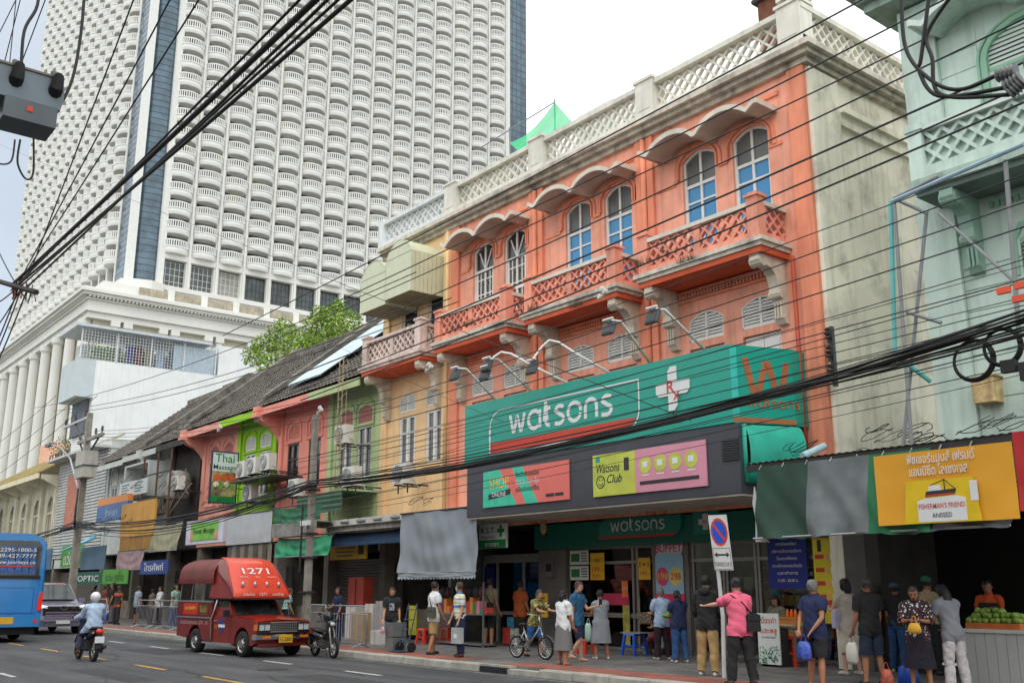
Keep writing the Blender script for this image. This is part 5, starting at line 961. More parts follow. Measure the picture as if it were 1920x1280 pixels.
# balcony
y0=MFY-1.; x0=-9.1; b=MB().box(x0-.1,-2,y0-.1,MFY,9.1,9.3).build('balcony',M('mint_ledge',S(170,190,176),.85,.15,2,streak=.5,grime=.8,gcol=(.06,.06,.05,1)),mb_)
MB().box(x0,-2,y0,y0+.16,9.3,9.55).build('balustrade_base',MNT,b); MB().box(x0,-2,y0-.04,y0+.2,10.25,10.35).build('handrail',MNW,b); MB().box(x0-.06,x0+.22,y0-.07,y0+.24,9.3,10.45).box(x0-.1,x0+.26,y0-.1,y0+.28,10.3,10.42).build('post',MNT,b)
l=MB(); lattice(l,Fr((x0+.24,y0+.08,9.55)),6.6,.7,.33,.07,.1,.06); l.build('lattice_panel',MNT,b); MB().box(x0,-2,y0+.12,y0+.135,9.55,10.25).build('lattice_backing',MNT,b); MB().box(x0+.02,x0+.16,y0+.2,MFY,9.3,10.25).build('side_panel',MNT,b)
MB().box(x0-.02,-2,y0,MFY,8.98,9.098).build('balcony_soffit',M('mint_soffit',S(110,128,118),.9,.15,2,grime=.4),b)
FYs=FY; FY=MFY; bracket(mb_,-8.55,M('mint_bracket',S(150,182,166),.8,.1,2,grime=.3)); FY=FYs
dn=MB()
for k in range(44): dn.box(-8.2+.12*k,-8.14+.12*k,MFY-.08,MFY,8.72,8.84)
tag(dn.build('dentil_band',MND,mb_),kind='stuff')
# rusty box
a=ay(1822,712,17.9); t=thing('rusty_wall_box',(a.x,17.9,a.z-.5),'rust stained white metal box on the mint wall','box'); MB().box(a.x,a.x+.42,17.85,MFY-.02,a.z-.45,a.z).build('case',M('rusty_white',S(206,180,130),.7,.3,6,streak=.9,grime=.5,gcol=(.22,.09,.03,1)),t); MB().box(a.x-.03,a.x+.45,17.83,MFY-.02,a.z,a.z+.03).build('lid',M('rusty_lid',S(150,110,70),.8,.3),t)
# pipes and scaffold on the alley side
t=thing('scaffold_frame',(-10.2,16.8,4),'grey pipe frame rising before the alley','scaffold'); GP=M('grey_pipe',S(136,138,140),.5,.1)
def pt(px,py,Y): return ay(px,py,Y)
for n_,a,b,Y in (('upright',(1676,372),(1712,870),16.6),('upright',(1738,395),(1690,870),17.0),('brace',(1700,585),(1765,605),16.9),('rail',(1676,372),(1760,330),16.6),('brace',(1676,372),(1738,400),16.8)): MB().tube([pt(*a,Y),pt(*b,Y)],.035,7).build(n_,GP,t)
t=thing('canopy_frame',(-7.5,15.9,5),'long pale blue pipe rail under the mint balcony','frame'); MB().tube([pt(1672,378,16.6),pt(1920,270,16.0)],.04,7).build('rail',M('pale_blue_pipe',S(150,176,192),.4),t); MB().tube([pt(1885,300,16.2),pt(1912,640,16.4)],.04,7).build('upright',GP,t); MB().tube([pt(1760,400,17),pt(1905,530,16.6)],.03,7).build('brace',GP,t)
tag(MB().tube([pt(1670,378,16.7),pt(1678,655,16.7),pt(1682,668,16.7),pt(1745,715,17.2)],.045,8).build('drain_pipe',M('teal_pvc',S(100,186,184),.4)),'thin teal plastic pipe running down the alley','pipe')
tag(MB().tube([pt(1505,855,16.4),pt(1545,836,17.2)],.07,10).build('drain_pipe',M('pale_blue_pvc',S(176,206,214),.4)),'short fat pale blue pipe above the market awning','pipe')
# tan roof structure beyond alley
MB().add([],[]); t=thing('roof_awning',(-12,27,13),'tan slatted roof canopy on the roof behind the parapet','canopy')
for k in range(7): MB().box(-11.6,-5.5,24+.75*k,24.66+.75*k,15.6+.12*k,15.68+.12*k).build('board',M('tan_board',S(206,184,150),.8,.12,2),t)
MB().box(-11.7,-5.4,23.9,24.0,15.3,15.75).build('beam',M('tan_beam',S(180,140,90),.8),t); 
for x in (-11.5,-5.6): MB().box(x,x+.15,24,24.15,9,15.5).build('post',GP,t)
# market awning over the pavement
aw=thing('market_awning',(-9.2,15.6,2.6),'corrugated market awning with patched green and grey tarps','awning')
m=MB(); m.loft([[(-11.9+k*.07,15.1,3.98+.02*(k%2)) for k in range(86)],[(-11.9+k*.07,18.3,4.2+.02*(k%2)) for k in range(86)]],closed=False,caps=False); m.build('sheet_roof',M('corrugated_sheet',S(104,100,96),.6,.25,3,streak=.5,gcol=(.12,.09,.06,1)),aw)
MB().box(-11.9,-5.9,15.12,15.2,3.84,3.96).build('beam',DMET,aw)
TG1=M('dark_green_tarp',S(40,76,60),.7,.3,.8,streak=.4,grime=.4,gcol=(.05,.055,.05,1)); TB1=M('grey_blue_tarp',S(116,124,126),.7,.3,1.2,streak=.3,grime=.35,gcol=(.13,.12,.11,1)); TG2=M('green_patch_tarp',S(36,112,72),.7,.2,1)

def drape(x0,x1,z0,z1,mat):
    nx=int((x1-x0)*26); nz=16; vs=[]
    for jj in range(nz+1):
        t=jj/nz
        for ii in range(nx+1):
            x=x0+(x1-x0)*ii/nx; s1=math.sin(x*6.3+1.5*t); s2=abs(math.sin(x*4.1+t*3.2+.8*math.sin(x*2))); s3=math.sin((x+1.1*t)*13)
            vs.append((x,15.08-.16*(1-t)+(1-t*.75)*(.045*s1-.07*s2**3+.014*s3),z0+(z1-z0)*t+(1-t)*(.03*math.sin(x*3.1)-.02*abs(math.sin(x*9)))))
    W=nx+1; MB().add(vs,[(q*W+p_,q*W+p_+1,(q+1)*W+p_+1,(q+1)*W+p_) for q in range(nz) for p_ in range(nx)]).build('tarp',mat,aw,True)
drape(-11.6,-10.5,2.6,3.9,TG1); drape(-10.5,-9.3,2.6,3.9,TB1); drape(-9.3,-8.2,2.6,3.9,TG2); drape(-8.2,-7.0,2.6,2.95,M('grey_tarp_strip',S(90,96,100),.7,.2,1))
for k in range(9): x=-11.55+.5*k; MB().tube([(x,15.06,3.86),(x+.02,15.1,3.93)],.012,5).build('tie_rope',M('rope_white',S(180,176,166),.8),aw)
MB().tube([(-11.65,14.9,2.6),(-7.0,14.9,2.62)],.02,6).build('bottom_bar',STEEL,aw)
tag(MB().fprism(Fr((-11.64,15.05,2.55)),[(-.06,0),(.25,-.02),(.1,.1),(.02,.3),(.06,.6),(-.02,1.0),(-.08,.7),(-.03,.4)],0,.03).build('torn_edge',M('torn_white',S(206,208,210),.7,.1),aw),None)
t=thing('lozenge_banner',(-8.0,14.8,2.7),'orange yellow lozenge advertising banner with fishing boat','banner'); BNR=M('banner_orange',S(240,172,44),.5,.04,1); f=Fr((-9.17,15.0,2.72)); W2,H2=2.3,1.13; hang('sheet','',None,-9.05,-6.79,14.8,2.70,3.82,BNR,.008,par=t,seed=2)
f=Fr((-9.05,14.76,2.70)); text('ฟิชเชอร์แมนส์ เฟรนด์',f,1.15,.93,.2,SWHT,t,width=1.1,d=.0); text('แอนนิซีด โลเซงเจส',f,1.1,.74,.2,SWHT,t,width=.95,d=.0)
MB().fprism(f,[(.48,.0),(1.72,.0),(1.64,.66),(.55,.66)],-.01,.004).build('pack',M('pack_yellow',S(232,196,30),.4,.08,3),t); MB().fprism(f,[(.72,.02),(1.5,.02),(1.5,.36),(1.35,.4),(.85,.38),(.72,.34)],.005,.008).build('label_field',SWHT,t)
text('FISHERMAN’S FRIEND',f,1.11,.22,.11,SRED,t,width=.74,d=.009); text('ANISEED',f,1.11,.08,.1,DTX,t,width=.32,d=.009)
MB().fprism(f,[(.86,.4),(1.34,.42),(1.37,.5),(.88,.48)],.008,.012).build('boat_hull',DTX,t); MB().fprism(f,[(.86,.4),(1.34,.42),(1.33,.44),(.865,.425)],.0125,.015).build('boat_waterline',SRED,t); MB().fprism(f,[(.92,.49),(1.14,.49),(1.12,.57),(.94,.57)],.008,.012).build('boat_cabin',SWHT,t); MB().fbox(f,1.18,1.195,.48,.66,.008,.011).ribbon(f,[(.95,.57),(1.19,.65),(1.35,.5)],.01,.007,.0095).build('boat_rigging',DTX,t)
MB().fbox(f,1.58,1.7,.3,.6,.005,.009).build('side_tag',SWHT,t)
t=thing('red_banner',(-6.3,15.0,2.8),'red advertising banner beside the orange lozenge one','banner'); hang('sheet','',None,-6.77,-5.5,14.79,2.8,3.95,M('banner_red',S(196,40,44),.5,.05),.012,par=t); text('✻',Fr((-6.5,14.76,3.3)),0,0,.3,SWHT,t)
# dark shop interior below
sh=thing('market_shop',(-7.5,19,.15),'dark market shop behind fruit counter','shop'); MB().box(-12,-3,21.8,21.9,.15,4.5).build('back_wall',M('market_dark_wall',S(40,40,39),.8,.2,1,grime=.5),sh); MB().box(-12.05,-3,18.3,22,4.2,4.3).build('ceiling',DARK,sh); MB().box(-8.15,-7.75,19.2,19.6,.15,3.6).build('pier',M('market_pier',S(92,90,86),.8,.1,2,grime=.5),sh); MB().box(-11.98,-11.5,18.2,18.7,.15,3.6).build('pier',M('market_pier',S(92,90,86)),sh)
MB().box(XR+.1,XR+.14,18.75,21.8,.15,4.2).build('added_side_cover',M('market_shade_cover',S(74,72,68),.85,.2,1.5,grime=.5),sh); MB().box(XR+.1,XR+.14,18.42,18.74,.15,4.0).build('added_side_cover',M('market_shade_cover2',S(120,118,110),.85,.2,1.5,grime=.5),sh); MB().box(-8.6,-7.9,19.6,19.7,.4,2.3).build('cabinet_glass',DPANE,sh); MB().ribbon(Fr((-8.65,19.58,.4)),[(0,0),(0,1.95),(.8,1.95),(.8,0)],.08,0,.05).build('cabinet_frame',ALU,sh); MB().box(-7.7,-6.9,19.5,19.56,1.6,2.7).build('notice_board',M('navy_banner',S(34,50,140)),sh); MB().box(-7.2,-6.95,19.44,19.48,1.9,2.3).build('notice',WP,sh)  # rear panel added over the side wall; its dark colour imitates awning shade
MB().box(-6.7,-6.0,18.9,19.0,.15,2.8).build('drink_fridge',M('fridge_blue',S(60,110,160),.4,.5,2),sh); tag(MB().box(-6.9,-5.6,17.6,17.7,2.72,2.78).build('lit_tube',M('cool_tube',(.6,.7,1,1),.5,0,emit=4.)),'lit blue white tube light over the fruit counter','light')
# ================================================================ poles, cables, rails
def pole(x,y,z1,lab,w0=.3,w1=.2):
    t=thing('utility_pole',(x,y,.15),lab,'pole'); m=MB(); m.hexa([(x-w0/2,y-w0/2,.15),(x+w0/2,y-w0/2,.15),(x+w0/2,y+w0/2,.15),(x-w0/2,y+w0/2,.15),(x-w1/2,y-w1/2,z1),(x+w1/2,y-w1/2,z1),(x+w1/2,y+w1/2,z1),(x-w1/2,y+w1/2,z1)]); m.build('shaft',CONC,t); return t
p1=pole(-27.5,14.2,6.9,'concrete utility pole standing among the barriers',.19,.15)
for z in (1.6,2.6,3.3,4.6): MB().box(-27.68,-27.32,14.02,14.38,z,z+.05).build('band',DMET,p1)
MB().box(-27.75,-27.2,13.98,14.06,3.55,3.7).build('number_plate',SWHT,p1); MB().box(-28.0,-27.0,14.03,14.1,4.65,4.75).build('crossarm',DMET,p1); MB().tube([(-27.66,14.0,4.2),(-27.66,14.0,2.2)],.035,6).build('conduit',DMET,p1)
p2=pole(-52,14.3,10.3,'tall concrete pole with transformer box and crossarms',.32,.26)
def insul(par,x,y,z): MB().lathe([(.03,0),(.03,.1),(.09,.12),(.04,.18),(.08,.22),(.04,.28),(.07,.32),(.02,.36)],(x,y,z),n=8).build('insulator',M('insulator_brown',S(60,48,44),.3),par)
MB().box(-53.4,-49.4,14.2,14.35,8.85,9.0).build('crossarm',CONC,p2); MB().box(-56.2,-51.9,14.15,14.3,10.0,10.12).build('crossarm',STEEL,p2)
for a,b in (((-53.2,14.3,8.9),(-52.1,14.3,8.0)),((-50,14.3,8.9),(-51.9,14.3,8.0)),((-54.3,14.25,10.05),(-52.1,14.25,8.6))): MB().tube([a,b],.05,6).build('brace',DMET,p2)
for x in (-56,-54.2,-52.4): insul(p2,x,14.22,10.12)
for x in (-49.6,-50.6,-53.2): insul(p2,x,14.28,9.0)
MB().box(-52.4,-50.95,13.95,14.6,7.0,8.3).build('transformer_box',M('box_grey',S(176,172,162),.7,.1,2,streak=.2),p2); MB().box(-52.45,-50.9,13.9,14.65,7.55,7.6).build('box_seam',DMET,p2)
MB().tube([(-52.1,14.2,6.3),(-54,14.1,8.2),(-55.6,14.0,8.9),(-57.6,14.0,9.3)],.045,8).build('lamp_arm',STEEL,p2); MB().box(-58.6,-57.6,13.9,14.15,9.25,9.4).build('lamp_head',M('lamp_grey',S(92,96,102)),p2)
for k in range(9): MB().tube([(-51.8+.05*math.sin(k),14.05,6.5),(-51.5+.1*math.sin(k*2),13.95,5.6-.1*k),(-51.7,14.05,4.6)],.03,5).build('dangling_cable',CABLE,p2)
MB().box(-54.5,-49,14.1,14.2,4.6,4.72).build('crossarm',DMET,p2)
def cable(pts,r,lab,grp,name='overhead_cable'): return tag(MB().tube(pts,r*.72,6).build(name,CABLE,None,True),lab,'cable',grp)
def cab(a,b,Y,r,s_,lab,grp,Y2=None): 
    A=ay(*a,Y); B=ay(*b,Y if Y2 is None else Y2); d=B-A; return cable(sag(A-d*.06,B+d*.12,s_),r,lab,grp)
# high lines over the far pavement
G1='high lines crossing before the roof parapet'
for i,(a,b,r) in enumerate((((450,612),(1608,0),.022),((640,560),(1760,0),.02),((480,650),(1470,195),.018),((700,600),(1920,30),.02))): cab(a,b,13.4,r,.12,('uppermost line','second line','third line','lowest line')[i]+' of the set crossing before the white roof parapet',G1)
G2='mid lines crossing before the lattice balconies'
for i,(a,b,r) in enumerate((((560,700),(1920,110),.026),((575,725),(1920,155),.022),((600,735),(1920,185),.024),((640,745),(1920,282),.012),((660,770),(1920,320),.014),((640,790),(1920,372),.014),((650,810),(1920,418),.015))): cab(a,b,13.6,r,.15,('thickest upper','second','third','thin fourth','thin fifth','thin sixth','lowest thin')[i]+' line crossing before the lattice balconies',G2)
# bundle along the poles
G3='thick bundle of sagging cables along the shop signs'; rn=random.Random(11)
PB=Vector((-27.4,14.0,4.75)); QB=Vector((-52,14.1,4.7)); RB=ay(1920,600,13.6); RB2=ay(1390,755,13.8)
for i in range(16):
    j=lambda s_:Vector((0,rn.uniform(-.12,.12),rn.uniform(-s_,s_)))
    a=RB+(RB-RB2)*.25+j(.25); m=RB2+j(.09); b=PB+j(.14); pts=sag(a,m,.06,6)[:-1]+sag(m,b,.12+rn.uniform(0,.18),12); cable(pts,rn.uniform(.010,.026),'black cable in the thick bundle running past the teal sign',G3)
    cable(sag(b,QB+j(.25),.35+rn.uniform(0,.5),12),rn.uniform(.012,.028),'black cable in the bundle between the two concrete poles','cables between the two concrete poles')
    if i<8: cable(sag(QB+j(.25),Vector((-95,14.3,5))+j(.3),.6,10),.025,'black cable beyond the second concrete pole','cables beyond the second pole')
G4='thin separate lines across the teal sign'
for i in range(13):
    y0=545+i*17+rn.uniform(-5,5); cab((1920,y0-60+rn.uniform(-8,8)),(620,835+i*10+rn.uniform(-12,12)),13.5+rn.uniform(0,.5),rn.uniform(.006,.013),rn.uniform(.05,.2),'thin black line crossing the teal sign',G4)
for i,(a,b,s_) in enumerate((((600,865),(868,800),.1),((620,640),(900,770),.1),((560,940),(880,830),.05))): cab(a,b,15.5,.008,s_,'thin wire crossing the tan windows','thin wires before the tan windows')
# far pole feeders
for i,(a,b) in enumerate((((83,758),(640,560)),((118,765),(700,600)),((147,768),(720,605)))): cab(a,b,13.9,.018,.5,'feeder line sagging from the tall pole to the roofs','feeders from the tall pole')
for i,(b,) in enumerate((((0,820),),((0,850),),((0,880),))): cab((b[0]-60,b[1]+45),((83,758),(118,765),(147,768))[i],14.2,.02,.3,'line leaving the tall pole toward the street end','lines leaving the tall pole')
for i in range(4): cab((195,805+6*i),(640,730+14*i),14,.014,.3,'low feeder line from transformer box along the eaves','low feeders along the eaves')
# tangles by the alley
def tangle(cx,cy,Y,n,rad,lab,seed):
    rn=random.Random(seed); t=thing('cable_tangle',ay(cx,cy,Y),lab,'cable tangle')
    for i in range(n):
        c=ay(cx+rn.uniform(-rad,rad),cy+rn.uniform(-rad*.3,rad*.3),Y+rn.uniform(-.2,.2)); r_=rn.uniform(.1,.28); ph=rn.uniform(0,6); pts=[c+Vector((r_*1.6*math.cos(q*.5+ph),rn.uniform(-.03,.03),r_*.42*math.sin(q*.5*1.3+ph))) for q in range(14)]; MB().tube(pts,rn.uniform(.005,.011),5).build('loop',CABLE,t,True)
tangle(1545,835,16.9,4,60,'tangle of black wire on the market awning edge',1); tangle(1700,820,17.4,9,60,'dense tangle of black wire at the alley mouth',2); tangle(1850,800,17.4,4,50,'loose wire tangle above the lozenge banner',3); tangle(440,935,15.6,18,90,'wire tangle along the lime house canopy',4); tangle(290,900,15.6,16,60,'wire tangle on the open fronted house',5); tangle(760,930,17.9,4,70,'wire tangle under the tan windows',6); tangle(250,985,15.2,12,70,'wire tangle over the optician signs',7)
for i,(px,py,r_) in enumerate(((1824,675,.27),(1878,650,.24))):
    c=ay(px,py,13.7); t=MB()
    for q in range(3): t.tube([c+Vector(((r_+.015*q)*math.cos(a),.02*q,(r_+.015*q)*math.sin(a))) for a in [i2*math.pi/12 for i2 in range(25)]],.018,6)
    tag(t.build('cable_coil',CABLE,None,True),('larger','smaller')[i]+' coil of spare black cable hanging from the bundle','cable coil','coils of spare cable')
c=ay(1900,690,13.7); t=thing('splice_closure',c,'black splice boxes on the cable bundle near the mint house','splice box'); MB().box(c.x-.15,c.x+.05,c.y-.06,c.y+.06,c.z-.05,c.z+.12).build('case',BLACK,t); MB().box(c.x+.1,c.x+.35,c.y-.07,c.y+.07,c.z-.2,c.z+.05).build('case',BLACK,t)
for i,(px,py) in enumerate(((1882,545),(1915,535),(1912,560))): c=ay(px,py,13.5); tag(MB().box(c.x-.09,c.x+.09,c.y-.03,c.y+.03,c.z-.04,c.z+.05).build('cable_tag',M('orange_tag',S(226,84,50),.5)),'small orange tag clipped on the cables','tag','orange tags on the cables')
t=thing('wall_bracket',ay(1565,640,18.2),'iron insulator bracket on the corner of the bare wall','bracket'); a=ay(1562,630,18.3); MB().box(a.x-.04,a.x+.04,a.y-.1,a.y,a.z-1.1,a.z+.2).build('bar',DMET,t)
for k in range(3): insul(t,a.x,a.y-.2,a.z-1.0+.4*k)
for i,(px,py) in enumerate(((1130,550),(805,690),(600,770),(412,803))):     # white porcelain spool brackets on wall
    c=ay(px,py,14.6 if i!=0 else 15.2); t=thing('spool_insulator',c,('porcelain spool insulator frame before the middle balcony','porcelain spool insulator frame under the tan balcony','porcelain spool insulator frame on the salmon house line','porcelain spool insulator frame above the massage sign')[i],'insulator'); PW=M('porcelain',S(206,204,196),.4,.15,6)
    for dx,dz in ((-.1,-.06),(.08,.02),(-.02,.1)): MB().lathe([(.05,-.05),(.07,-.03),(.05,0),(.07,.03),(.05,.05)],(c.x+dx,c.y,c.z+dz),'y',8).build('spool',PW,t)
    MB().tube([c+Vector((-.14,0,-.1)),c+Vector((.12,0,-.02)),c+Vector((.02,0,.16))],.02,6).build('frame',PW,t)
# ---- near-side lines, crossarm and pole-mounted gear close to the camera
G5='near lines fanning up from the near crossarm'
for i,(a,b,r) in enumerate((((40,528),(655,0),.02),((40,535),(632,0),.014),((48,540),(612,0),.016),((35,522),(590,0),.03),((45,515),(372,0),.010),((40,520),(318,0),.010),((60,500),(250,0),.010),((35,530),(560,0),.014))): cab(a,b,2.6,r,.02,('outer','second','third','thickest','fourth','fifth','steepest','inner')[i]+' line fanning up from the near crossarm',G5,2.3)
for i,(a,b) in enumerate((((0,642),(40,540)),((0,600),(45,530)),((0,625),(40,525)),((0,665),(50,545)),((0,470),(48,560)),((0,560),(50,520)))): A=ay(*a,2.6); B=ay(*b,2.6); cable(sag(A+(A-B)*.4,B,.05,8),.012,'line dropping away beyond the near crossarm','lines beyond the near crossarm')
for i,(a,b) in enumerate((((0,225),(85,0)),((0,150),(38,0)),((0,60),(30,0)),((30,0),(15,150)))): A=ay(*a,1.9); B=ay(*b,1.9); cable([A+(A-B)*.3,A,B,B+(B-A)*.4],.008,'steep near line at the top corner beside the pole gear','steep near lines at the top corner')
cab((0,270),(850,610),8.5,.008,.1,'thin line crossing the tower from the top corner to the tree','thin cross line'); 
c0=ay(0,528,2.6); c1=ay(68,548,2.6); t=thing('near_crossarm',(c0+c1)/2,'dark crossarm knotted with wires at the edge of the view','crossarm'); MB().tube([c0+(c0-c1)*.6,c1],.035,6).build('beam',DKW,t); 
for q in range(10): rn=random.Random(q); p=c0.lerp(c1,rn.uniform(.3,1)); MB().tube([p+Vector((rn.uniform(-.1,.1),0,rn.uniform(-.15,.1))) for _ in range(5)],.006,5).build('tie_wire',CABLE if q<8 else M('orange_tag',S(226,84,50)),t,True)
# regulator box hanging top left
T0=ax(52,205,-7.); t=thing('capacitor_box',T0,'grey pole mounted electrical box with black bushings','electrical box'); ux=Vector((0,1,0)); uz=Vector((0,0,1)); f=Fr(T0,ux,uz); s_=ax(112,235,-7.).y-ax(0,190,-7.).y; LY=T0.y
GBX=M('enamel_grey',S(112,126,134),.35,.12,4,streak=.2); MB().fprism(f,[(-s_*.75,-.01),(s_*.45,-.01),(s_*.49,.06),(s_*.49,.14),(s_*.45,.2),(s_*.4,.215),(-s_*.75,.215)],-.14,.14).build('tank',GBX,t); MB().fbox(f,-s_*.45,s_*.4,-.16,-.012,-.1,.165).build('terminal_box',M('enamel_dark',S(86,96,102),.4,.12,5),t); MB().fbox(f,-s_*.72,s_*.46,.216,.232,-.15,.15).build('lid',M('lid_tan',S(120,112,96),.6),t)
MB().fbox(f,-s_*.1,s_*.0,-.09,-.05,.166,.17).build('label_plate',SRED,t)
for u in (-.12,.13): MB().tube([f.p(u,.1,.1),f.p(u,.14,.17),f.p(u,.2,.2),f.p(u+.0,.31,.02)],[.05,.045,.035,.02],10).build('bushing',BLACK,t)
for u,pts in ((-.12,((38,145),(45,60),(70,10),(75,-60))),(.13,((108,198),(135,150),(152,60),(160,-40)))): MB().tube(smooth([f.p(u,.31,.02)]+[ax(x,y,-6.9) for x,y in pts]),.011,7).build('lead',CABLE,t,True)
MB().tube(smooth([ax(*q,-6.9) for q in ((28,262),(22,300),(5,308),(-20,300))]),.006,6).build('lead',CABLE,t,True); MB().tube(smooth([ax(*q,-6.9) for q in ((38,262),(33,305),(48,335),(62,325),(63,260))]),.007,6).build('lead',CABLE,t,True)
# surge device top right
c=ay(1905,140,6.0); t=thing('surge_device',c,'grey cable switch with ribbed ends at the edge of the view','electrical box'); MB().ball(c+Vector((.25,0,.02)),(.2,.14,.14),12,8).build('body',M('enamel_dark',S(86,96,102)),t,True)
for k,(px,py) in enumerate(((1868,142),(1883,165),(1893,178))):
    e=ay(px,py,6.0); d=(c+Vector((.15,0,0))-e); rb=MB(); n=9
    rb.tube([e+d*(i/n*.45) for i in range(n+1)],[.05 if i%2 else .03 for i in range(n+1)],10); rb.build('ribbed_end',M('grey_rubber',S(130,134,134),.5),t)
    tp=((1690,0),(1745,0),(1800,0))[k]; P=[ay(*q,6.0) for q in ((tp[0],-30),(tp[0]+(8,-18,-60)[k],(90,110,60)[k]),((1745,1722,1748)[k],(150,130,110)[k]),((1800,1760,1765)[k],(168,180,178)[k]),(px,py))]; MB().tube(smooth(P,8),.014,7).build('lead',CABLE,t,True)
# ---- crowd barriers
def barrier(x0,x1,y,lab,rz=0):
    L=x1-x0; t=thing('crowd_barrier',(x0,y,.15),lab,'barrier','steel crowd barriers',rz); MB().tube([(0,0,.12),(0,0,1.02),(.06,0,1.1),(L-.06,0,1.1),(L,0,1.02),(L,0,.12),(L-.05,0,.1),(.05,0,.1)],.022,7).build('frame',STEEL,t,True,False); MB().tube([(0,0,.88),(L,0,.88)],.014,6).build('rail',STEEL,t,world=False)
    n=int(L/.15)
    for k in range(1,n): x=L*k/n; MB().tube([(x,0,.1),(x,0,.88)],.009,5).build('bar',STEEL,t,world=False)
    for x in (.3,L-.3): MB().tube([(x,-.28,.0),(x,0,.1),(x,.28,.0)],.018,6).build('foot',STEEL,t,world=False)
barrier(-26.9,-24.6,14.55,'crowd barrier beside the parked motorbike'); barrier(-29.3,-27.0,15.0,'crowd barrier behind the red truck and pole',R(-10)); barrier(-39.6,-37.3,15.2,'crowd barrier with people queueing behind it'); barrier(-42.1,-39.8,15.1,'crowd barrier at the far end of the queue'); barrier(-44.6,-42.3,15.0,'crowd barrier between the queue and the lone person in shorts'); barrier(-51,-48.8,15,'crowd barrier far along beyond the seated woman')
# ---- no parking sign
t=thing('no_parking_sign',(-12.55,14.9,.15),'tilted no parking sign on a white post with double arrow','sign'); f=Fr((-12.62,14.88,2.0),(1,0,.09),(-.09,0,1)); a=ay(1365,1268,14.9)
MB().tube([(-12.5,14.92,.15),(-12.46,14.92,1.2),(-12.58,14.92,2.9)],.038,8).build('post',M('post_white',S(206,206,202),.6,.1,4),t); 
bl=ay(1340,1068,14.88); f=Fr(bl,(1,0,-.02),(-.10,0,1)); W2=.44; H2=1.02; MB().fprism(f,[(0,0),(W2,0),(W2,H2),(0,H2)],-.01,.0).build('plate',M('plate_white',S(226,226,224),.45,.04),t)
cx,cz=W2/2,.7
MB().fprism(f,[(cx+.2*math.cos(q*math.pi/16),cz+.2*1.3*math.sin(q*math.pi/16)) for q in range(32)],.001,.004).build('red_ring',M('sign_red_orange',S(226,74,44),.45),t); MB().fprism(f,[(cx+.165*math.cos(q*math.pi/16),cz+.165*1.3*math.sin(q*math.pi/16)) for q in range(32)],.005,.007).build('blue_disc',M('sign_royal_blue',S(36,88,210),.45),t); MB().ribbon(f,[(cx-.125,cz+.16),(cx+.125,cz-.16)],.045,.008,.01).build('red_slash',M('sign_red_orange',S(226,74,44)),t)
MB().ribbon(f,[(.02,.02),(.02,.4),(W2-.02,.4),(W2-.02,.02),(.02,.02)],.008,.001,.004).build('border',DTX,t); MB().fprism(f,[(.04,.28),(.11,.33),(.11,.295),(.33,.295),(.33,.33),(.4,.28),(.33,.23),(.33,.265),(.11,.265),(.11,.23)],.001,.004).build('arrow',DTX,t); text('ตลอดเวลา',f,W2/2,.07,.13,DTX,t,width=.36,d=.0)
# ================================================================ vehicles (local: x forward, y left, z up)
TRED=M('truck_dark_red',S(132,34,26),.4,.14,3,grime=.3,streak=.15,coat=.5,gcol=(.05,.02,.015,1)); TBRT=M('truck_bright_red',S(222,72,46),.35,.06,2,coat=.4,streak=.1,gcol=(.3,.05,.03,1)); CANV=M('maroon_canvas',S(110,38,32),.6,.2,3,grime=.3,gcol=(.06,.05,.045,1)); TYRE=M('tyre',(.016,.016,.017,1),.85,.3,8); RIM=M('rim_silver',S(170,168,164),.4,.15,10,metal=.6); SIL=M('silver_trim',S(190,190,190),.3,.08,metal=.7); LENS=M('headlamp_glass',S(196,202,204),.1,.1,20,spec=.9); AMB=M('amber_lens',S(226,120,40),.3); VGL=M('vehicle_glass',(.03,.036,.036,1),.05,.4,2,spec=.7); YPL=M('yellow_plate',S(226,176,44),.5)
def wheel(par,x,y,r=.33,w_=.2,name='wheel',spoke=0):
    q_=.86 if spoke>8 else .72 if spoke else .64
    o=MB().lathe([(r*q_,-w_/2),(r*.93,-w_/2),(r,-w_*.32),(r,w_*.32),(r*.93,w_/2),(r*q_,w_/2),(r*q_,-w_/2)],(x,y,r),'y',24,caps=False).build(name,TYRE,par,True,False)
    if not spoke:
        m=MB(); m.lathe([(r*.64,-w_/2+.012),(r*.6,-w_/2+.03),(r*.5,-w_/2+.05),(r*.3,-w_/2+.02),(r*.26,-w_/2-.005),(.02,-w_/2-.005)],(x,y,r),'y',20,caps=False); m.lathe([(r*.02,w_/2-.02),(r*.64,w_/2-.02)],(x,y,r),'y',20); m.build('rim',RIM,o,False,False)
        h=MB()
        for k in range(8): a=k*math.pi/4; h.box(x+r*.44*math.cos(a)-.02,x+r*.44*math.cos(a)+.02,y-w_/2+.02,y-w_/2+.045,r+r*.44*math.sin(a)-.025,r+r*.44*math.sin(a)+.025)
        h.build('rim_hole',BLACK,o,False,False)
    else:
        m=MB(); m.tube([(x+r*(.84 if spoke>8 else .7)*math.cos(a),y,r+r*(.84 if spoke>8 else .7)*math.sin(a)) for a in [i*math.pi/12 for i in range(25)]],.012,6)
        for k in range(spoke): a=2*math.pi*k/spoke; m.tube([(x,y,r),(x+r*(.84 if spoke>8 else .7)*math.cos(a),y,r+r*(.84 if spoke>8 else .7)*math.sin(a))],.004 if spoke>8 else .022,4)
        m.lathe([(.045,-.05),(.045,.05)],(x,y,r),'y',10); m.build('rim',SIL,o,False,False)
    return o
def archpts(cx,r,z0,n=10,dirn=1): # from front to back along top of arch
    a0=math.asin(max(-1,min(1,(z0-.33)/r))); return [(cx+r*math.cos(a),.33+r*math.sin(a)) for a in [a0+(math.pi-2*a0)*i/n for i in range(n+1)]]
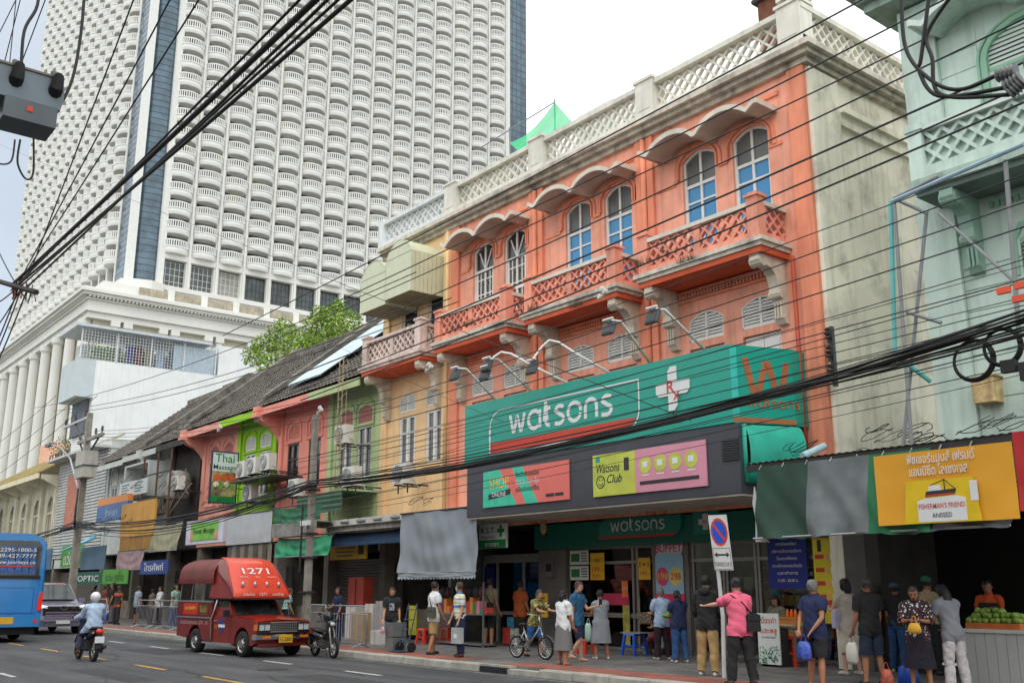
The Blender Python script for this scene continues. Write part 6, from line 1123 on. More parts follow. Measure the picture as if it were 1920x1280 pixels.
def songthaew(loc,rz):
    t=thing('songthaew_truck',loc,'dark red songthaew pickup taxi with bright red number hood','truck',None,rz); W=.79; FS=Fr((0,0,0),(1,0,0)) # n=-y
    def ext(pts,y0,y1,name,mat,par=t): return MB().fprism(Fr((0,0,0),(1,0,0)),pts,-y1,-y0).build(name,mat,par,False,False)
    def sbox(x0,x1,y0,y1,z0,z1,name,mat,par=t): return MB().box(x0,x1,y0,y1,z0,z1).build(name,mat,par,False,False)
    low=[(3.42,.36),(3.42,.84),(3.36,.9),(2.75,.97),(2.12,1.0),(1.0,1.0),(1.0,.32),(2.1,.30)]+archpts(2.7,.42,.3)[::-1]+[(3.25,.30)]
    body=ext(low,-W,W,'body',TRED)
    hd=MB(); hd.loft([[(x,y,z+.03*(1-(y/.7)**2)) for y in (-.72,-.5,-.25,0,.25,.5,.72)] for x,z in ((3.38,.9),(3.1,.945),(2.7,.985),(2.15,1.015))],closed=False,caps=False); hd.build('bonnet',M('bonnet_red',S(176,48,34),.25,.1,2,coat=.7),t,True,False)
    # cab
    cb=MB(); cb.hexa([(1.0,-.77,1.0),(2.12,-.77,1.0),(2.12,.77,1.0),(1.0,.77,1.0),(1.0,-.68,1.5),(1.62,-.68,1.5),(1.62,.68,1.5),(1.0,.68,1.5)]); cb.build('cab',TRED,t,False,False)
    def q4(a,b,c,d,name,mat,off): 
        A,B,C_,D=[Vector(v) for v in (a,b,c,d)]; n=(B-A).cross(D-A).normalized()*off; o=MB(); o.add([A+n,B+n,C_+n,D+n],[(0,1,2,3)]); return o.build(name,mat,t,False,False)
    q4((2.10,-.68,1.03),(2.10,.68,1.03),(1.65,.6,1.47),(1.65,-.6,1.47),'windscreen',VGL,.012); q4((2.06,-.62,1.05),(2.06,-.1,1.05),(1.72,-.12,1.38),(1.72,-.56,1.38),'sun_shade',M('pale_shade',S(150,172,166),.5),.016)
    q4((1.12,-.745,1.04),(1.98,-.745,1.04),(1.62,-.685,1.44),(1.12,-.685,1.44),'side_window',VGL,.012); q4((1.98,.745,1.04),(1.12,.745,1.04),(1.12,.685,1.44),(1.62,.685,1.44),'side_window',VGL,.012)
    MB().tube([(2.06,-.4,1.04),(1.9,.1,1.22)],.008,5).tube([(2.06,.2,1.04),(1.9,.55,1.22)],.008,5).build('wiper',BLACK,t,False,False)
    sbox(1.04,1.055,-W-.004,-W+.02,.42,1.0,'door_gap',BLACK); sbox(2.05,2.06,-W-.004,-W+.02,.45,1.0,'door_gap',BLACK); sbox(1.12,1.27,-W-.025,-W,.86,.89,'door_handle',SIL); sbox(1.88,2.0,-W-.16,-W-.02,1.0,1.17,'side_mirror',BLACK); sbox(1.88,2.0,W+.02,W+.16,1.0,1.17,'side_mirror',BLACK)
    MB().tube([(1.02,-W-.03,.34),(.98,-W-.05,.9),(1.25,-W-.0,1.5)],.022,6).build('grab_rail',SIL,t,True,False)
    f=Fr((0,-W,0)); MB().fprism(f,[(1.55+.16*math.cos(q*math.pi/8),.76+.17*math.sin(q*math.pi/8)) for q in range(16)],.003,.006).build('emblem',M('emblem_blue',S(50,60,140),.5),t,False,False); MB().fbox(f,1.36,1.74,.71,.79,.0065,.009).build('emblem_band',SWHT,t,False,False)
    for k in range(3): sbox(1.14,1.28,-W-.006,-W+.01,.68+.04*k,.69+.04*k,'stripe',M('gold_print',S(200,170,80),.5))
    # front
    F=Fr((3.425,0,0),(0,1,0)) # n = (0,1,0)x(0,0,1) = +x
    MB().fbox(F,-.76,.76,.62,.88,0,.02).build('grille_panel',M('grille_black',(.03,.03,.032,1),.4),t,False,False); g=MB()
    for k in range(13): g.fbox(F,-.36+.06*k-.004,-.36+.06*k+.004,.65,.86,.02,.035)
    for k in range(6): g.fbox(F,-.37,.37,.655+.04*k,.663+.04*k,.02,.032)
    g.fbox(F,-.4,.4,.86,.885,.02,.045).fbox(F,-.4,.4,.63,.648,.02,.045); g.build('grille',SIL,t,False,False)
    for y in (-.65,-.49,.49,.65): MB().fbox(F,y-.075,y+.075,.68,.83,.02,.04).build('headlight',LENS,t,False,False); MB().ribbon(F,[(y-.078,.675),(y-.078,.835),(y+.078,.835),(y+.078,.675),(y-.078,.675)],.014,.02,.05).build('headlight_bezel',CHROME,t,False,False)
    for s_ in (-1,1): sbox(3.3,3.44,s_*.745-.05,s_*.745+.055,.68,.83,'indicator',AMB)
    bm=MB(); bm.loft([[(3.44+.1*c+.02*b,y,.44+b) for c,b in ((0,0),(1,.02),(1.1,.08),(1,.14),(0,.16))] for y in (-.82,-.78,0,.78,.82)]); bm.build('bumper',CHROME,t,False,False)
    for s_ in (-1,1): sbox(3.3,3.5,s_*.8-.03,s_*.8+.03,.45,.58,'bumper_end',SIL); MB().fbox(Fr((3.555,0,0),(0,1,0)),s_*.55-.12,s_*.55+.12,.49,.55,0,.01).build('bumper_lamp',AMB,t,False,False)
    P=Fr((3.56,0,0),(0,1,0)); MB().fbox(P,-.2,.2,.37,.57,0,.012).build('number_plate',YPL,t,False,False)
    o=text('11-2601',Fr(t_w(t,(3.575,0,.41)),t_d(t,(0,1,0))),0,0,.14,DTX,t,width=.34,d=.002)
    sbox(3.3,3.42,-.7,.7,.28,.4,'valance',TRED)
    # hood sign (sloped forehead)
    fh=MB(); rows=[(2.22,1.46,.83),(2.25,1.5,.84),(2.22,1.66,.85),(1.6,2.36,.72),(1.4,2.5,.66),(.95,2.57,.6)]
    fh.loft([[(x-.12*(abs(y)/w_)**3*(1 if z>1.6 else .3),y,z) for y in [w_*k/8 for k in range(-8,9)]] for x,z,w_ in rows],closed=False,caps=False); hood=fh.build('number_hood',TBRT,t,True,False)
    sd=[(2.16,1.47),(2.18,1.66),(1.55,2.34),(1.35,2.48),(.95,2.5),(.8,2.3),(.8,1.47)]
    for s_ in (-1,1):
        m=MB(); A=[(x,s_*(.845 if z<1.7 else .73 if z<2.4 else .66),z) for x,z in sd]; m.add(A,[tuple(range(7))[::s_]]); m.build('hood_side',TRED,hood,False,False)
    MB().box(.85,2.28,-.82,.82,1.43,1.465).build('hood_floor',BLACK,hood,False,False)
    a=Vector((2.22,0,1.66)); b=Vector((1.6,0,2.36)); up=(b-a); HF=Fr(t_w(t,a),t_d(t,(0,1,0)),t_d(t,up)); 
    text('1271',HF,0,.6,.3,SWHT,hood,width=.8,d=.012); 
    for i,(u,s_) in enumerate(((-.42,'วงเวียนใหญ่'),(0,'สีลม'),(.42,'ปากคลองตลาด'))): text(s_,HF,u,.46,.09,M('pink_print',S(236,180,170),.5),hood,width=.26 if i!=1 else .14,d=.012)
    LF_=Fr(t_w(t,(2.255,0,1.5)),t_d(t,(0,1,0))); text('วงเวียนใหญ่',LF_,-.42,.04,.1,SWHT,hood,width=.34,d=.012); text('1271',LF_,0,.04,.11,SWHT,hood,width=.22,d=.012); text('บางลำพู',LF_,.45,.04,.1,SWHT,hood,width=.34,d=.012)
    for k in range(4):
        y=-.54+.36*k; p=a+(b-a)*.2; MB().ball((p.x+.02,y,p.z+.03),(.05,.05,.08),8,6).build('marker_lamp',SIL,hood,True,False)
    # bed and canopy
    bed=[(1.0,.34),(1.0,.96),(-1.15,.96),(-1.15,.42),(-.6,.4)]+archpts(0,.42,.38)[::-1]+[(.55,.34)]
    ext(bed,-W-.02,W+.02,'bed',TRED)
    for s_ in (-1,1):
        y=s_*(W+.03); sbox(-1.15,1.0,y-.015,y+.015,.965,1.36,'side_panel',M('side_panel_red',S(120,32,26),.4,.2,5)); sbox(-1.15,1.0,y-.025,y+.025,1.36,1.4,'side_rail',SIL); sbox(-1.15,1.0,y-.022,y+.022,.93,.965,'trim_strip',SIL)
        for x in (-1.12,-.4,.3,.92): MB().tube([(x,s_*W,1.38),(x,s_*(W-.05),2.0)],.018,6).build('canopy_post',STEEL,t,False,False)
    f=Fr((0,-W-.046,0)); MB().fbox(f,-.75,.15,1.02,1.33,.0,.006).build('advert',M('advert_red',S(206,50,30),.5,.15,6),t,False,False); MB().fbox(f,.18,.8,1.0,1.34,.0,.006).build('advert',M('advert_dark',S(96,60,30),.5,.5,8),t,False,False)
    g_=Fr(t_w(t,(0,-W-.054,0)),t_d(t,(1,0,0))); text('รถไฟฟ้า',g_,-.3,1.15,.13,YLW,t,width=.7,d=.002); text('โปรโมชั่น',g_,.5,1.1,.2,M('gold_print',S(200,170,80)),t,width=.4,d=.002); h_=Fr(t_w(t,(0,-W-.022,0)),t_d(t,(1,0,0))); text('เดินรถในเขต กทม. 1271 - 35',h_,-.1,.76,.14,M('pale_pink_print',S(206,170,170),.5),t,width=1.7,d=.003)
    cn=MB(); n=12; cn.loft([[(x,(.83)*math.cos(math.pi*i/n)*(1 if 0<i<n else 1),1.95+.62*math.sin(math.pi*i/n)**.6*(1-.02*abs(math.sin(x*4)))) for i in range(n+1)] for x in (-1.2,-1.0,-.6,-.2,.2,.6,.95)],closed=False,caps=False); cn.build('canopy',CANV,t,True,False)
    for s_ in (-1,1): m=MB(); m.loft([[(x,s_*(.835+.012*math.sin(x*9)),z) for x in [-1.2+.2*k for k in range(12)]] for z in (1.98,1.86)],closed=False,caps=False); m.build('canopy_valance',CANV,t,True,False)
    for s_ in (-1,1): sbox(-1.05,.9,s_*.62-.18,s_*.62+.18,1.1,1.16,'bench',M('bench_vinyl',S(70,60,58),.6))
    sbox(-1.45,-1.1,-.5,.5,.36,.4,'rear_step',DMET); sbox(.45,2.15,-W-.02,-W+.03,.27,.32,'side_step',SIL); sbox(-1.1,3.2,-.5,.5,.25,.4,'chassis',BLACK)
    for x in (0,2.7): wheel(t,x,-.7,.325,.2); wheel(t,x,.7,.325,.2)
    for s_ in (-1,1): sbox(-.44,-.42,s_*.72-.12,s_*.72+.12,.1,.45,'mudflap',BLACK)
    return t
def t_w(t,p): return wmat(t)@Vector(p)
def t_d(t,v): return wmat(t).to_3x3()@Vector(v)
A=az(455,1231); B=az(362,1222); yaw=math.atan2((A-B).y,(A-B).x); songthaew((-28.25,11.95,0),R(4))
# ---- coach seen from behind
def coach():
    t=thing('tour_coach',(-37,8.0,0),'blue tour coach seen from behind at the edge of the view','bus',None,math.pi); BL=M('coach_blue',S(40,132,204),.25,.06,2,coat=.7); BLD=M('coach_dark_blue',S(24,80,150),.25,.08,coat=.6); W=1.25
    sec=lambda x,k:[(x,y*W*k,z) for y,z in ((-1,.5),(-1,2.6),(-.97,3.2),(-.85,3.42),(-.5,3.52),(.5,3.52),(.85,3.42),(.97,3.2),(1,2.6),(1,.5))]
    m=MB(); m.loft([sec(-.2,.93),sec(-.12,.98),sec(.1,1.),sec(11,1.)]); m.build('body',BL,t,False,False)
    F=Fr((-.22,0,0),(0,-1,0)); MB().fprism(F,[(-1.0,2.15),(1.0,2.15),(1.02,3.1),(.9,3.28),(-.9,3.28),(-1.02,3.1)],0,.03).build('rear_window',VGL,t,False,False); MB().fprism(F,[(-1.05,2.05),(1.05,2.05),(1.05,2.15),(-1.05,2.15)],0,.05).build('window_sill',BLACK,t,False,False)
    for k in range(5): MB().fprism(F,[(-.2+.22*k,2.2),(0+.22*k,2.2),(-.05+.22*k,3.1),(-.2+.22*k,3.1)],.031,.034).build('curtain',M('curtain_blue',S(60,100,160),.6,.3,9),t,False,False)
    g_=Fr(t_w(t,(-.26,0,0)),t_d(t,(0,-1,0)))
    for i,s_ in enumerate(('0-2295-1800-5','089-427-7777','www.journeys.co')): text(s_,g_,.2,2.92-.2*i,.17,SWHT,t,width=1.3,d=.005)
    MB().fbox(F,-.5,.8,2.42,2.47,.035,.04).build('red_line',SRED,t,False,False)
    MB().fprism(F,[(-1.0,.95),(1.0,.95),(1.0,2.0),(-1.0,2.0)],0,.02).build('engine_cover',BL,t,False,False); MB().ribbon(F,[(-.9,.98),(-.9,1.75),(.9,1.75),(.9,.98)],.02,.02,.024).build('panel_gap',BLD,t,False,False)
    for s_ in (-1,1): MB().fprism(F,[(s_*1.14-.08,1.0),(s_*1.14+.06,1.05),(s_*1.14+.06,1.6),(s_*1.14-.02,1.62),(s_*1.14-.09,1.3)],-.05,.03).build('tail_lamp',M('tail_red',S(206,44,30),.2,.1,emit=.35),t,False,False)
    MB().fprism(F,[(-1.16,.5),(1.16,.5),(1.18,.9),(-1.18,.9)],-.02,.08).build('rear_bumper',BL,t,False,False); MB().fbox(F,-.1,.35,.6,.82,.081,.09).build('number_plate',YPL,t,False,False)
    for s_ in (-1,1): MB().fbox(F,s_*1.02-.06,s_*1.02+.06,.62,.74,.08,.09).build('reflector',SRED,t,False,False)
    for x,y in ((2.6,-1.08),(2.6,1.08),(8.8,-1.08),(8.8,1.08)): wheel(t,x,y,.5,.3)
    MB().box(0,11,-1.1,1.1,.25,.5).build('underbody',BLACK,t,False,False)
coach()
# ---- van
def van():
    t=thing('people_carrier',(-46.9,11.25,0),'dark people carrier with bright chrome grille facing the camera','car',None,R(2)); PT=M('van_grey',S(140,136,156),.2,.1,coat=.8); W=.92
    pr=[(4.55,.3),(4.62,.55),(4.5,1.0),(4.2,1.12),(3.35,1.25),(2.5,1.88),(1.6,1.96),(-.1,1.92),(-.3,1.3),(-.3,.35)]
    m=MB(); m.loft([[(x,y*W*(1 if z<1.2 else .86 if z>1.8 else .95),z) for x,z in pr] for y in (-1,-.8,0,.8,1)],caps=True); m.build('body',PT,t,False,False)
    m=MB(); m.add([(3.42,-.8,1.28),(3.42,.8,1.28),(2.58,.72,1.86),(2.58,-.72,1.86)],[(0,1,2,3)]); o=m.build('windscreen',VGL,t,False,False); o.location=(.03,0,.03)
    F=Fr((4.6,0,0),(0,1,0)); 
    for k in range(6): MB().fbox(F,-.72+.02*k,.72-.02*k,.5+.1*k,.55+.1*k,-.02,.05-.02*k).build('grille_bar',M('chrome_violet',S(214,208,240),.15,.05,metal=.9),t,False,False)
    MB().fbox(F,-.75,.75,.42,1.05,-.12,-.02).build('grille',BLACK,t,False,False); MB().ribbon(F,[(.12*math.cos(q*math.pi/10),1.0+.08*math.sin(q*math.pi/10)) for q in range(20)],.02,-.02,.03,closed=True).build('badge',CHROME,t,False,False)
    for s_ in (-1,1): MB().fprism(F,[(s_*.6,.98),(s_*.88,1.02),(s_*.88,1.12),(s_*.6,1.06)][::s_],-.12,-.02).build('headlight',M('lit_lamp',(1,.97,1,1),.2,0,emit=1.2),t,False,False); MB().box(3.3,3.5,s_*1.02-.1,s_*1.02+.1,1.2,1.36).build('side_mirror',PT,t,False,False)
    MB().fbox(F,-.26,.26,.4,.53,.05,.06).build('number_plate',SWHT,t,False,False)
    for x,y in ((.7,-.8),(.7,.8),(3.75,-.8),(3.75,.8)): wheel(t,x,y,.34,.22)
van()
# ---- motorcycles
def motorbike(loc,rz,lab,col,rear=False):
    t=thing('motorbike',loc,lab,'motorbike',None,rz); bm=M('bike_'+lab[:5],col,.3,.1,coat=.5); r=.28
    wheel(t,0,0,r,.09,spoke=5); wheel(t,1.22,0,r,.08,spoke=5)
    m=MB(); m.loft([[(x,y*w_,z+h*q) for y,q in ((-1,0),(-.8,.8),(0,1),(.8,.8),(1,0),(0,-.3))] for x,w_,z,h in ((-.28,.06,.72,.08),(-.05,.12,.66,.12),(.3,.13,.55,.16),(.5,.1,.48,.16))]); m.build('rear_body',bm,t,True,False)
    s_=MB(); s_.loft([[(x,y*w_,z+h*q) for y,q in ((-1,0),(-.8,.8),(0,1),(.8,.8),(1,0))] for x,w_,z,h in ((-.26,.09,.78,.05),(0,.13,.76,.07),(.3,.14,.72,.07),(.52,.09,.72,.04))]); s_.build('seat',BLACK,t,True,False)
    f=MB(); f.loft([[(x,y*w_,z) for y in (-1,-.5,0,.5,1)] for x,w_,z in ((.55,.06,.4),(.85,.13,.55),(.98,.14,.78),(.92,.1,.98))],closed=False,caps=False); f.build('leg_shield',bm,t,True,False)
    MB().tube([(1.22,-.07,r),(1.05,-.07,.75),(.95,0,.98)],.022,6).tube([(1.22,.07,r),(1.05,.07,.75),(.95,0,.98)],.022,6).build('fork',SIL,t,False,False)
    MB().tube([(.82,-.33,1.02),(.92,-.2,1.04),(.95,0,1.0),(.92,.2,1.04),(.82,.33,1.02)],.014,6).build('handlebar',BLACK,t,True,False); 
    for s2 in (-1,1): MB().tube([(.88,s2*.24,1.04),(.86,s2*.3,1.2)],.008,5).ball((.86,s2*.32,1.24),(.02,.06,.04),6,4).build('mirror',BLACK,t,False,False); MB().tube([(.83,s2*.3,1.02),(.8,s2*.36,1.02)],.02,6).build('grip',BLACK,t,False,False)
    MB().ball((1.02,0,.96),(.1,.13,.1),10,6).build('headlight',bm,t,True,False); MB().ball((1.1,0,.95),(.04,.08,.06),8,5).build('lamp_lens',LENS,t,True,False)
    MB().loft([[(1.22+.33*math.cos(a),y,r+.33*math.sin(a)) for y in (-.05,.05)] for a in [R(20+14*k) for k in range(9)]],closed=False,caps=False).build('front_mudguard',bm,t,True,False); MB().loft([[(.33*math.cos(a),y,r+.33*math.sin(a)) for y in (-.06,.06)] for a in [R(60+14*k) for k in range(9)]],closed=False,caps=False).build('rear_mudguard',BLACK,t,True,False)
    MB().box(.35,.75,-.1,.1,.28,.5).ball((.55,0,.36),(.16,.12,.14)).build('engine',M('engine_grey',S(90,90,92),.5,.2,metal=.5),t,False,False); MB().tube([(.5,-.12,.28),(.1,-.14,.27),(-.3,-.15,.36)],[.025,.045,.05],8).build('exhaust',DMET,t,True,False); MB().box(.4,.5,-.28,.28,.26,.28).build('footpeg',BLACK,t,False,False); MB().tube([(.45,.1,.3),(.38,.2,.02)],.012,5).build('stand',DMET,t,False,False)
    MB().ball((-.3,0,.72),(.05,.09,.05),8,5).build('tail_lamp',M('tail_red',S(206,44,30)),t,True,False); MB().box(-.36,-.345,-.11,.11,.45,.6).build('number_plate',SWHT,t,False,False); MB().box(-.35,-.25,-.06,.06,.55,.68).build('plate_holder',BLACK,t,False,False)
    for s2 in (-1,1): MB().ball((-.27,s2*.14,.68),(.04,.03,.03),6,4).build('indicator',AMB,t,False,False)
    return t
M1=motorbike((-26.15,7.85,0),math.pi,'motorbike ridden away by rider in pale blue',(.03,.035,.08,1)); M2=motorbike((ay(634,1215,13.05).x-1.22,13.05,0),R(-3),'parked black motorbike against the kerb by the barrier',(.025,.026,.03,1))
M2.scale=(.9,.9,.88)
tag(MB().ball((M2.location.x+.66,13.05,1.0),(.15,.14,.16),12,8).build('crash_helmet',M('helmet_black',(.02,.022,.024,1),.2),None,True),'dark crash helmet hung on the parked motorbike','helmet')
# ---- bicycle
def bicycle(loc,rz):
    t=thing('bicycle',loc,'small silver bicycle wheeled by woman in patterned shirt','bicycle',None,rz); r=.25
    wheel(t,0,0,r,.05,spoke=16); wheel(t,.95,0,r,.05,spoke=16); fm=MB(); 
    for a,b in (((0,0,r),(.38,0,.28)),((.38,0,.28),(.22,0,.72)),((.38,0,.28),(.78,0,.72)),((0,0,r),(.26,0,.6)),((.26,0,.6),(.4,0,.35)),((.95,0,r),(.78,0,.72)),((.78,0,.72),(.74,0,.95))): fm.tube([a,b],.018,7)
    fm.build('frame',SIL,t,True,False); MB().tube([(.6,-.25,1.0),(.72,-.12,.98),(.74,0,.95),(.72,.12,.98),(.6,.25,1.0)],.012,6).build('handlebar',SIL,t,True,False); MB().ball((.2,0,.76),(.14,.08,.04),8,5).build('saddle',BLACK,t,True,False)
    b=MB()
    for k in range(6): z=.62+.05*k; b.tube([(.85,-.16,z),(1.15,-.16,z),(1.15,.16,z),(.85,.16,z),(.85,-.16,z)],.004,4)
    for k in range(7): b.tube([(.85+.05*k,-.16,.62),(.85+.05*k,-.16,.87)],.004,4); b.tube([(.85+.05*k,.16,.62),(.85+.05*k,.16,.87)],.004,4)
    b.build('basket',DMET,t,False,False); MB().tube([(.38,-.1,.28),(.5,-.12,.2)],.012,5).box(.46,.56,-.2,-.1,.18,.2).build('pedal',BLACK,t,False,False); MB().lathe([(.08,-.01),(.08,.01)],(.38,-.05,.28),'y',12).build('chainring',STEEL,t,False,False)
    for c in (0,.95): MB().loft([[(c+.29*math.cos(a),y,r+.29*math.sin(a)) for y in (-.03,.03)] for a in [R(30+15*k) for k in range(8)]],closed=False,caps=False).build('mudguard',SIL,t,True,False)
bicycle((-19.05,15.35,.15),R(5))
# ================================================================ people
HAIRC={'black':(.012,.011,.011,1),'brown':S(70,48,36),'grey':S(120,118,116),'darkgrey':S(60,58,58)}
SKINS=[M('skin_a',S(196,146,116),.55,.05,8),M('skin_b',S(172,120,90),.55,.05,8),M('skin_c',S(212,164,136),.55,.05,8),M('skin_d',S(140,94,68),.55,.05,8)]
EYE=M('eye_dark',(.02,.015,.012,1),.3); LIP=M('lip',S(160,90,80),.5)
def ring(c,t,side,a,b,n=10):
    s_=side-t*side.dot(t); s_.normalize(); o=t.cross(s_); return [c+s_*(a*math.cos(2*math.pi*k/n))+o*(b*math.sin(2*math.pi*k/n)) for k in range(n)]
def limb(mb,pts,rad,side=Vector((1,0,0)),n=10,m=0):
    P=[Vector(p) for p in pts]; rg=[]
    for i,p in enumerate(P):
        t=(P[min(i+1,len(P)-1)]-P[max(i-1,0)]).normalized(); sd=side if abs(t.dot(side))<.9 else Vector((0,0,1)); a,b=rad[i] if isinstance(rad[i],tuple) else (rad[i],rad[i])
        if i==0: rg.append(ring(p-t*min(a,b)*.6,t,sd,a*.55,b*.55,n))
        rg.append(ring(p,t,sd,a,b,n))
        if i==len(P)-1: rg.append(ring(p+t*min(a,b)*.6,t,sd,a*.55,b*.55,n))
    mb.loft(rg,m)
def person(loc,face,H=1.68,skin=0,hair=('short','black'),top=None,bottom=None,shoe=None,pose={},label='',mask=None,fat=1.0,voxel=.015,extra=None,seed=0,sit=False):
    """face: heading angle of local +Y (degrees, world: 0=+Y). pose keys: lean, headyaw, headpitch, armL/armR=(flex,abd,elbow,inward), legL/legR=(flex,knee,abd)"""
    t=thing('person',loc,label,'person','people on the street',R(face)); k=H/1.7; rn=random.Random(seed)
    hipz=pose.get('hipz',.90)*k; lean=R(pose.get('lean',2)); X=Vector((1,0,0))
    pel=Vector((0,0,hipz)); upv=Vector((0,math.sin(lean),math.cos(lean))); fwd=Vector((0,math.cos(lean),-math.sin(lean)))
    waist=pel+upv*.16*k; chest=pel+upv*.38*k; shl=pel+upv*.50*k; neck=pel+upv*.56*k; 
    hp=R(pose.get('headpitch',0)); hy=R(pose.get('headyaw',0)); hu=Vector((0,math.sin(lean*.5-hp),math.cos(lean*.5-hp))) ; hc=neck+hu*.135*k
    hf0=Vector((0,math.cos(lean*.5-hp),-math.sin(lean*.5-hp))); rot=Matrix.Rotation(hy,3,hu); hf=rot@hf0; hx=hf.cross(hu).normalized()
    mb=MB(); f=fat; segs=[]   # (name,p0,p1,r)
    limb(mb,[pel-upv*.05*k,pel+upv*.05*k,waist,chest-upv*.06*k,chest+upv*.06*k,shl],[(.15*k*f,.11*k*f),(.165*k*f,.115*k*f),(.14*k*f,.105*k*f*f),(.16*k*f,.115*k*f),(.175*k,.115*k),(.12*k,.075*k)],X,14)
    segs.append(('torso',pel-upv*.06*k,shl,.14*k))
    limb(mb,[shl-upv*.02*k,neck+upv*.05*k],[.06*k,.052*k],X); segs.append(('neck',shl+upv*.03*k,neck+upv*.03*k,.05*k))
    # head
    hr=[]; 
    for z,a,b,o in ((-.115,.035,.04,.03),(-.09,.055,.065,.018),(-.05,.068,.082,.008),(0,.075,.094,0),(.05,.076,.096,-.004),(.09,.064,.08,-.006),(.115,.036,.045,-.006)): hr.append([hc+hu*z*k+hf*o*k+hx*(a*k*math.cos(q*math.pi/6))+hf*(b*k*math.sin(q*math.pi/6)) for q in range(12)])
    mb.loft(hr); segs.append(('head',hc-hu*.06*k,hc+hu*.06*k,.08*k))
    limb(mb,[hc+hf*.088*k+hu*.02*k,hc+hf*.106*k-hu*.02*k],[.011*k,.016*k],hx,6)
    for s_ in (-1,1): limb(mb,[hc+hx*s_*.078*k-hu*.025*k,hc+hx*s_*.08*k+hu*.025*k],[(.012*k,.018*k),(.012*k,.022*k)],hx,6)
    hands=[]
    for s_,key in ((-1,'armL'),(1,'armR')):
        fl,ab,el,inw=pose.get(key,(5,8,15,0)); sh=shl+X*s_*.17*k-upv*.03*k
        d=Vector((s_*math.sin(R(ab)),math.sin(R(fl))*math.cos(R(ab)),-math.cos(R(fl))*math.cos(R(ab)))).normalized(); elb=sh+d*.29*k
        axis=Vector((1,0,0)); d2=Matrix.Rotation(R(el),3,axis)@Vector((d.x,d.y,d.z)); d2=Matrix.Rotation(R(inw)*s_,3,Vector((0,0,1)))@d2; d2.normalize(); wr=elb+d2*.25*k
        limb(mb,[shl+X*s_*.11*k,sh,sh.lerp(elb,.5),elb],[.05*k,.056*k*f,.047*k*f,.04*k],Vector((0,1,0))); limb(mb,[elb,elb.lerp(wr,.35),wr],[.04*k,.039*k,.026*k],Vector((0,1,0)))
        pm=wr+d2*.05*k; hd=wr+d2*.085*k; sdv=d2.cross(Vector((0,0,1)) if abs(d2.z)<.8 else Vector((0,1,0))).normalized(); limb(mb,[wr,pm,hd],[(.024*k,.02*k),(.04*k,.016*k),(.04*k,.014*k)],sdv)
        segs+= [('uarm',sh,elb,.05*k),('farm',elb,wr,.035*k),('hand',wr,hd+d2*.04*k,.03*k)]; hands.append((hd,d2,sdv,wr,elb,sh))
    feet=[]
    for s_,key in ((-1,'legL'),(1,'legR')):
        fl,kn,ab=pose.get(key,(0,3,3)); hip=pel+X*s_*.085*k*f-Vector((0,0,.03*k))
        d=Vector((s_*math.sin(R(ab)),math.sin(R(fl)),-math.cos(R(fl)))).normalized(); kne=hip+d*.42*k; d2=Matrix.Rotation(-R(kn),3,X)@d; ank=kne+d2*.41*k
        limb(mb,[hip+Vector((0,0,.04*k)),hip.lerp(kne,.4),kne],[.092*k*f,.082*k*f,.056*k],X); limb(mb,[kne,kne.lerp(ank,.35),ank],[.055*k,.056*k*f**.5,.034*k],X)
        ff=Vector((s_*.15,1,0)).normalized(); toe=Vector((ank.x,ank.y,max(.03*k,ank.z-.045*k)))+ff*.15*k; heel=Vector((ank.x,ank.y,max(.035*k,ank.z-.04*k)))-ff*.04*k
        limb(mb,[heel,heel.lerp(toe,.55)+Vector((0,0,.006)),toe],[(.034*k,.036*k),(.043*k,.034*k),(.036*k,.02*k)],X.copy(),8); limb(mb,[ank,heel.lerp(toe,.2)],[.035*k,.036*k],X)
        segs+=[('thigh',hip,kne,.075*k),('shin',kne,ank,.045*k),('foot',heel,toe,.035*k)]; feet.append((ank,kne,hip,toe,heel))
    # fuse to one surface
    me=mb.mesh('body_src',SKINS[skin]); ob=bpy.data.objects.new('tmp',me); COL.objects.link(ob); rm=ob.modifiers.new('r','REMESH'); rm.mode='VOXEL'; rm.voxel_size=voxel; sm=ob.modifiers.new('s','SMOOTH'); sm.factor=.5; sm.iterations=3
    dg=bpy.context.evaluated_depsgraph_get(); dg.update(); bm_=bpy.data.meshes.new_from_object(ob.evaluated_get(dg)); bpy.data.objects.remove(ob); bpy.data.meshes.remove(me)
    n=len(bm_.vertices); V=np.empty(n*3); bm_.vertices.foreach_get('co',V); V=V.reshape(-1,3); Nn=np.empty(n*3); bm_.vertices.foreach_get('normal',Nn); Nn=Nn.reshape(-1,3)
    F=np.empty(len(bm_.polygons)*4,int); ls=[len(p.vertices) for p in bm_.polygons[:1]]; bm_.polygons.foreach_get('vertices',F) ; F=F.reshape(-1,4)
    best=np.full(n,1e9); reg=np.zeros(n,int); T=np.zeros(n)
    for i,(nm,a,b,r_) in enumerate(segs):
        a=np.array(a);b=np.array(b); ab=b-a; tt=((V-a)@ab)/(ab@ab); tc_=np.clip(tt,0,1); dd=np.linalg.norm(V-(a+tc_[:,None]*ab),axis=1)/r_
        u=dd<best; best[u]=dd[u]; reg[u]=i; T[u]=tt[u]
    names=np.array([s_[0] for s_ in segs])[reg]
    def cloth(name,mask,off,mat,fold=.006,sc_=18):
        fm=mask[F].all(1)
        if not fm.any(): return
        fs=F[fm]; ids=np.unique(fs); mp_=-np.ones(n,int); mp_[ids]=np.arange(len(ids)); v=V[ids]; ph=rn.uniform(0,9)
        w_=np.sin(v[:,2]*sc_+3*np.sin(v[:,0]*9+ph)+ph)*np.sin(v[:,0]*sc_*.7+v[:,1]*sc_+ph)+.6*np.sin(v[:,2]*sc_*2.3+v[:,0]*31+4*np.sin(v[:,1]*13+ph)); oo=off[ids] if isinstance(off,np.ndarray) else off; v=v+Nn[ids]*(oo+fold*w_)[:,None]
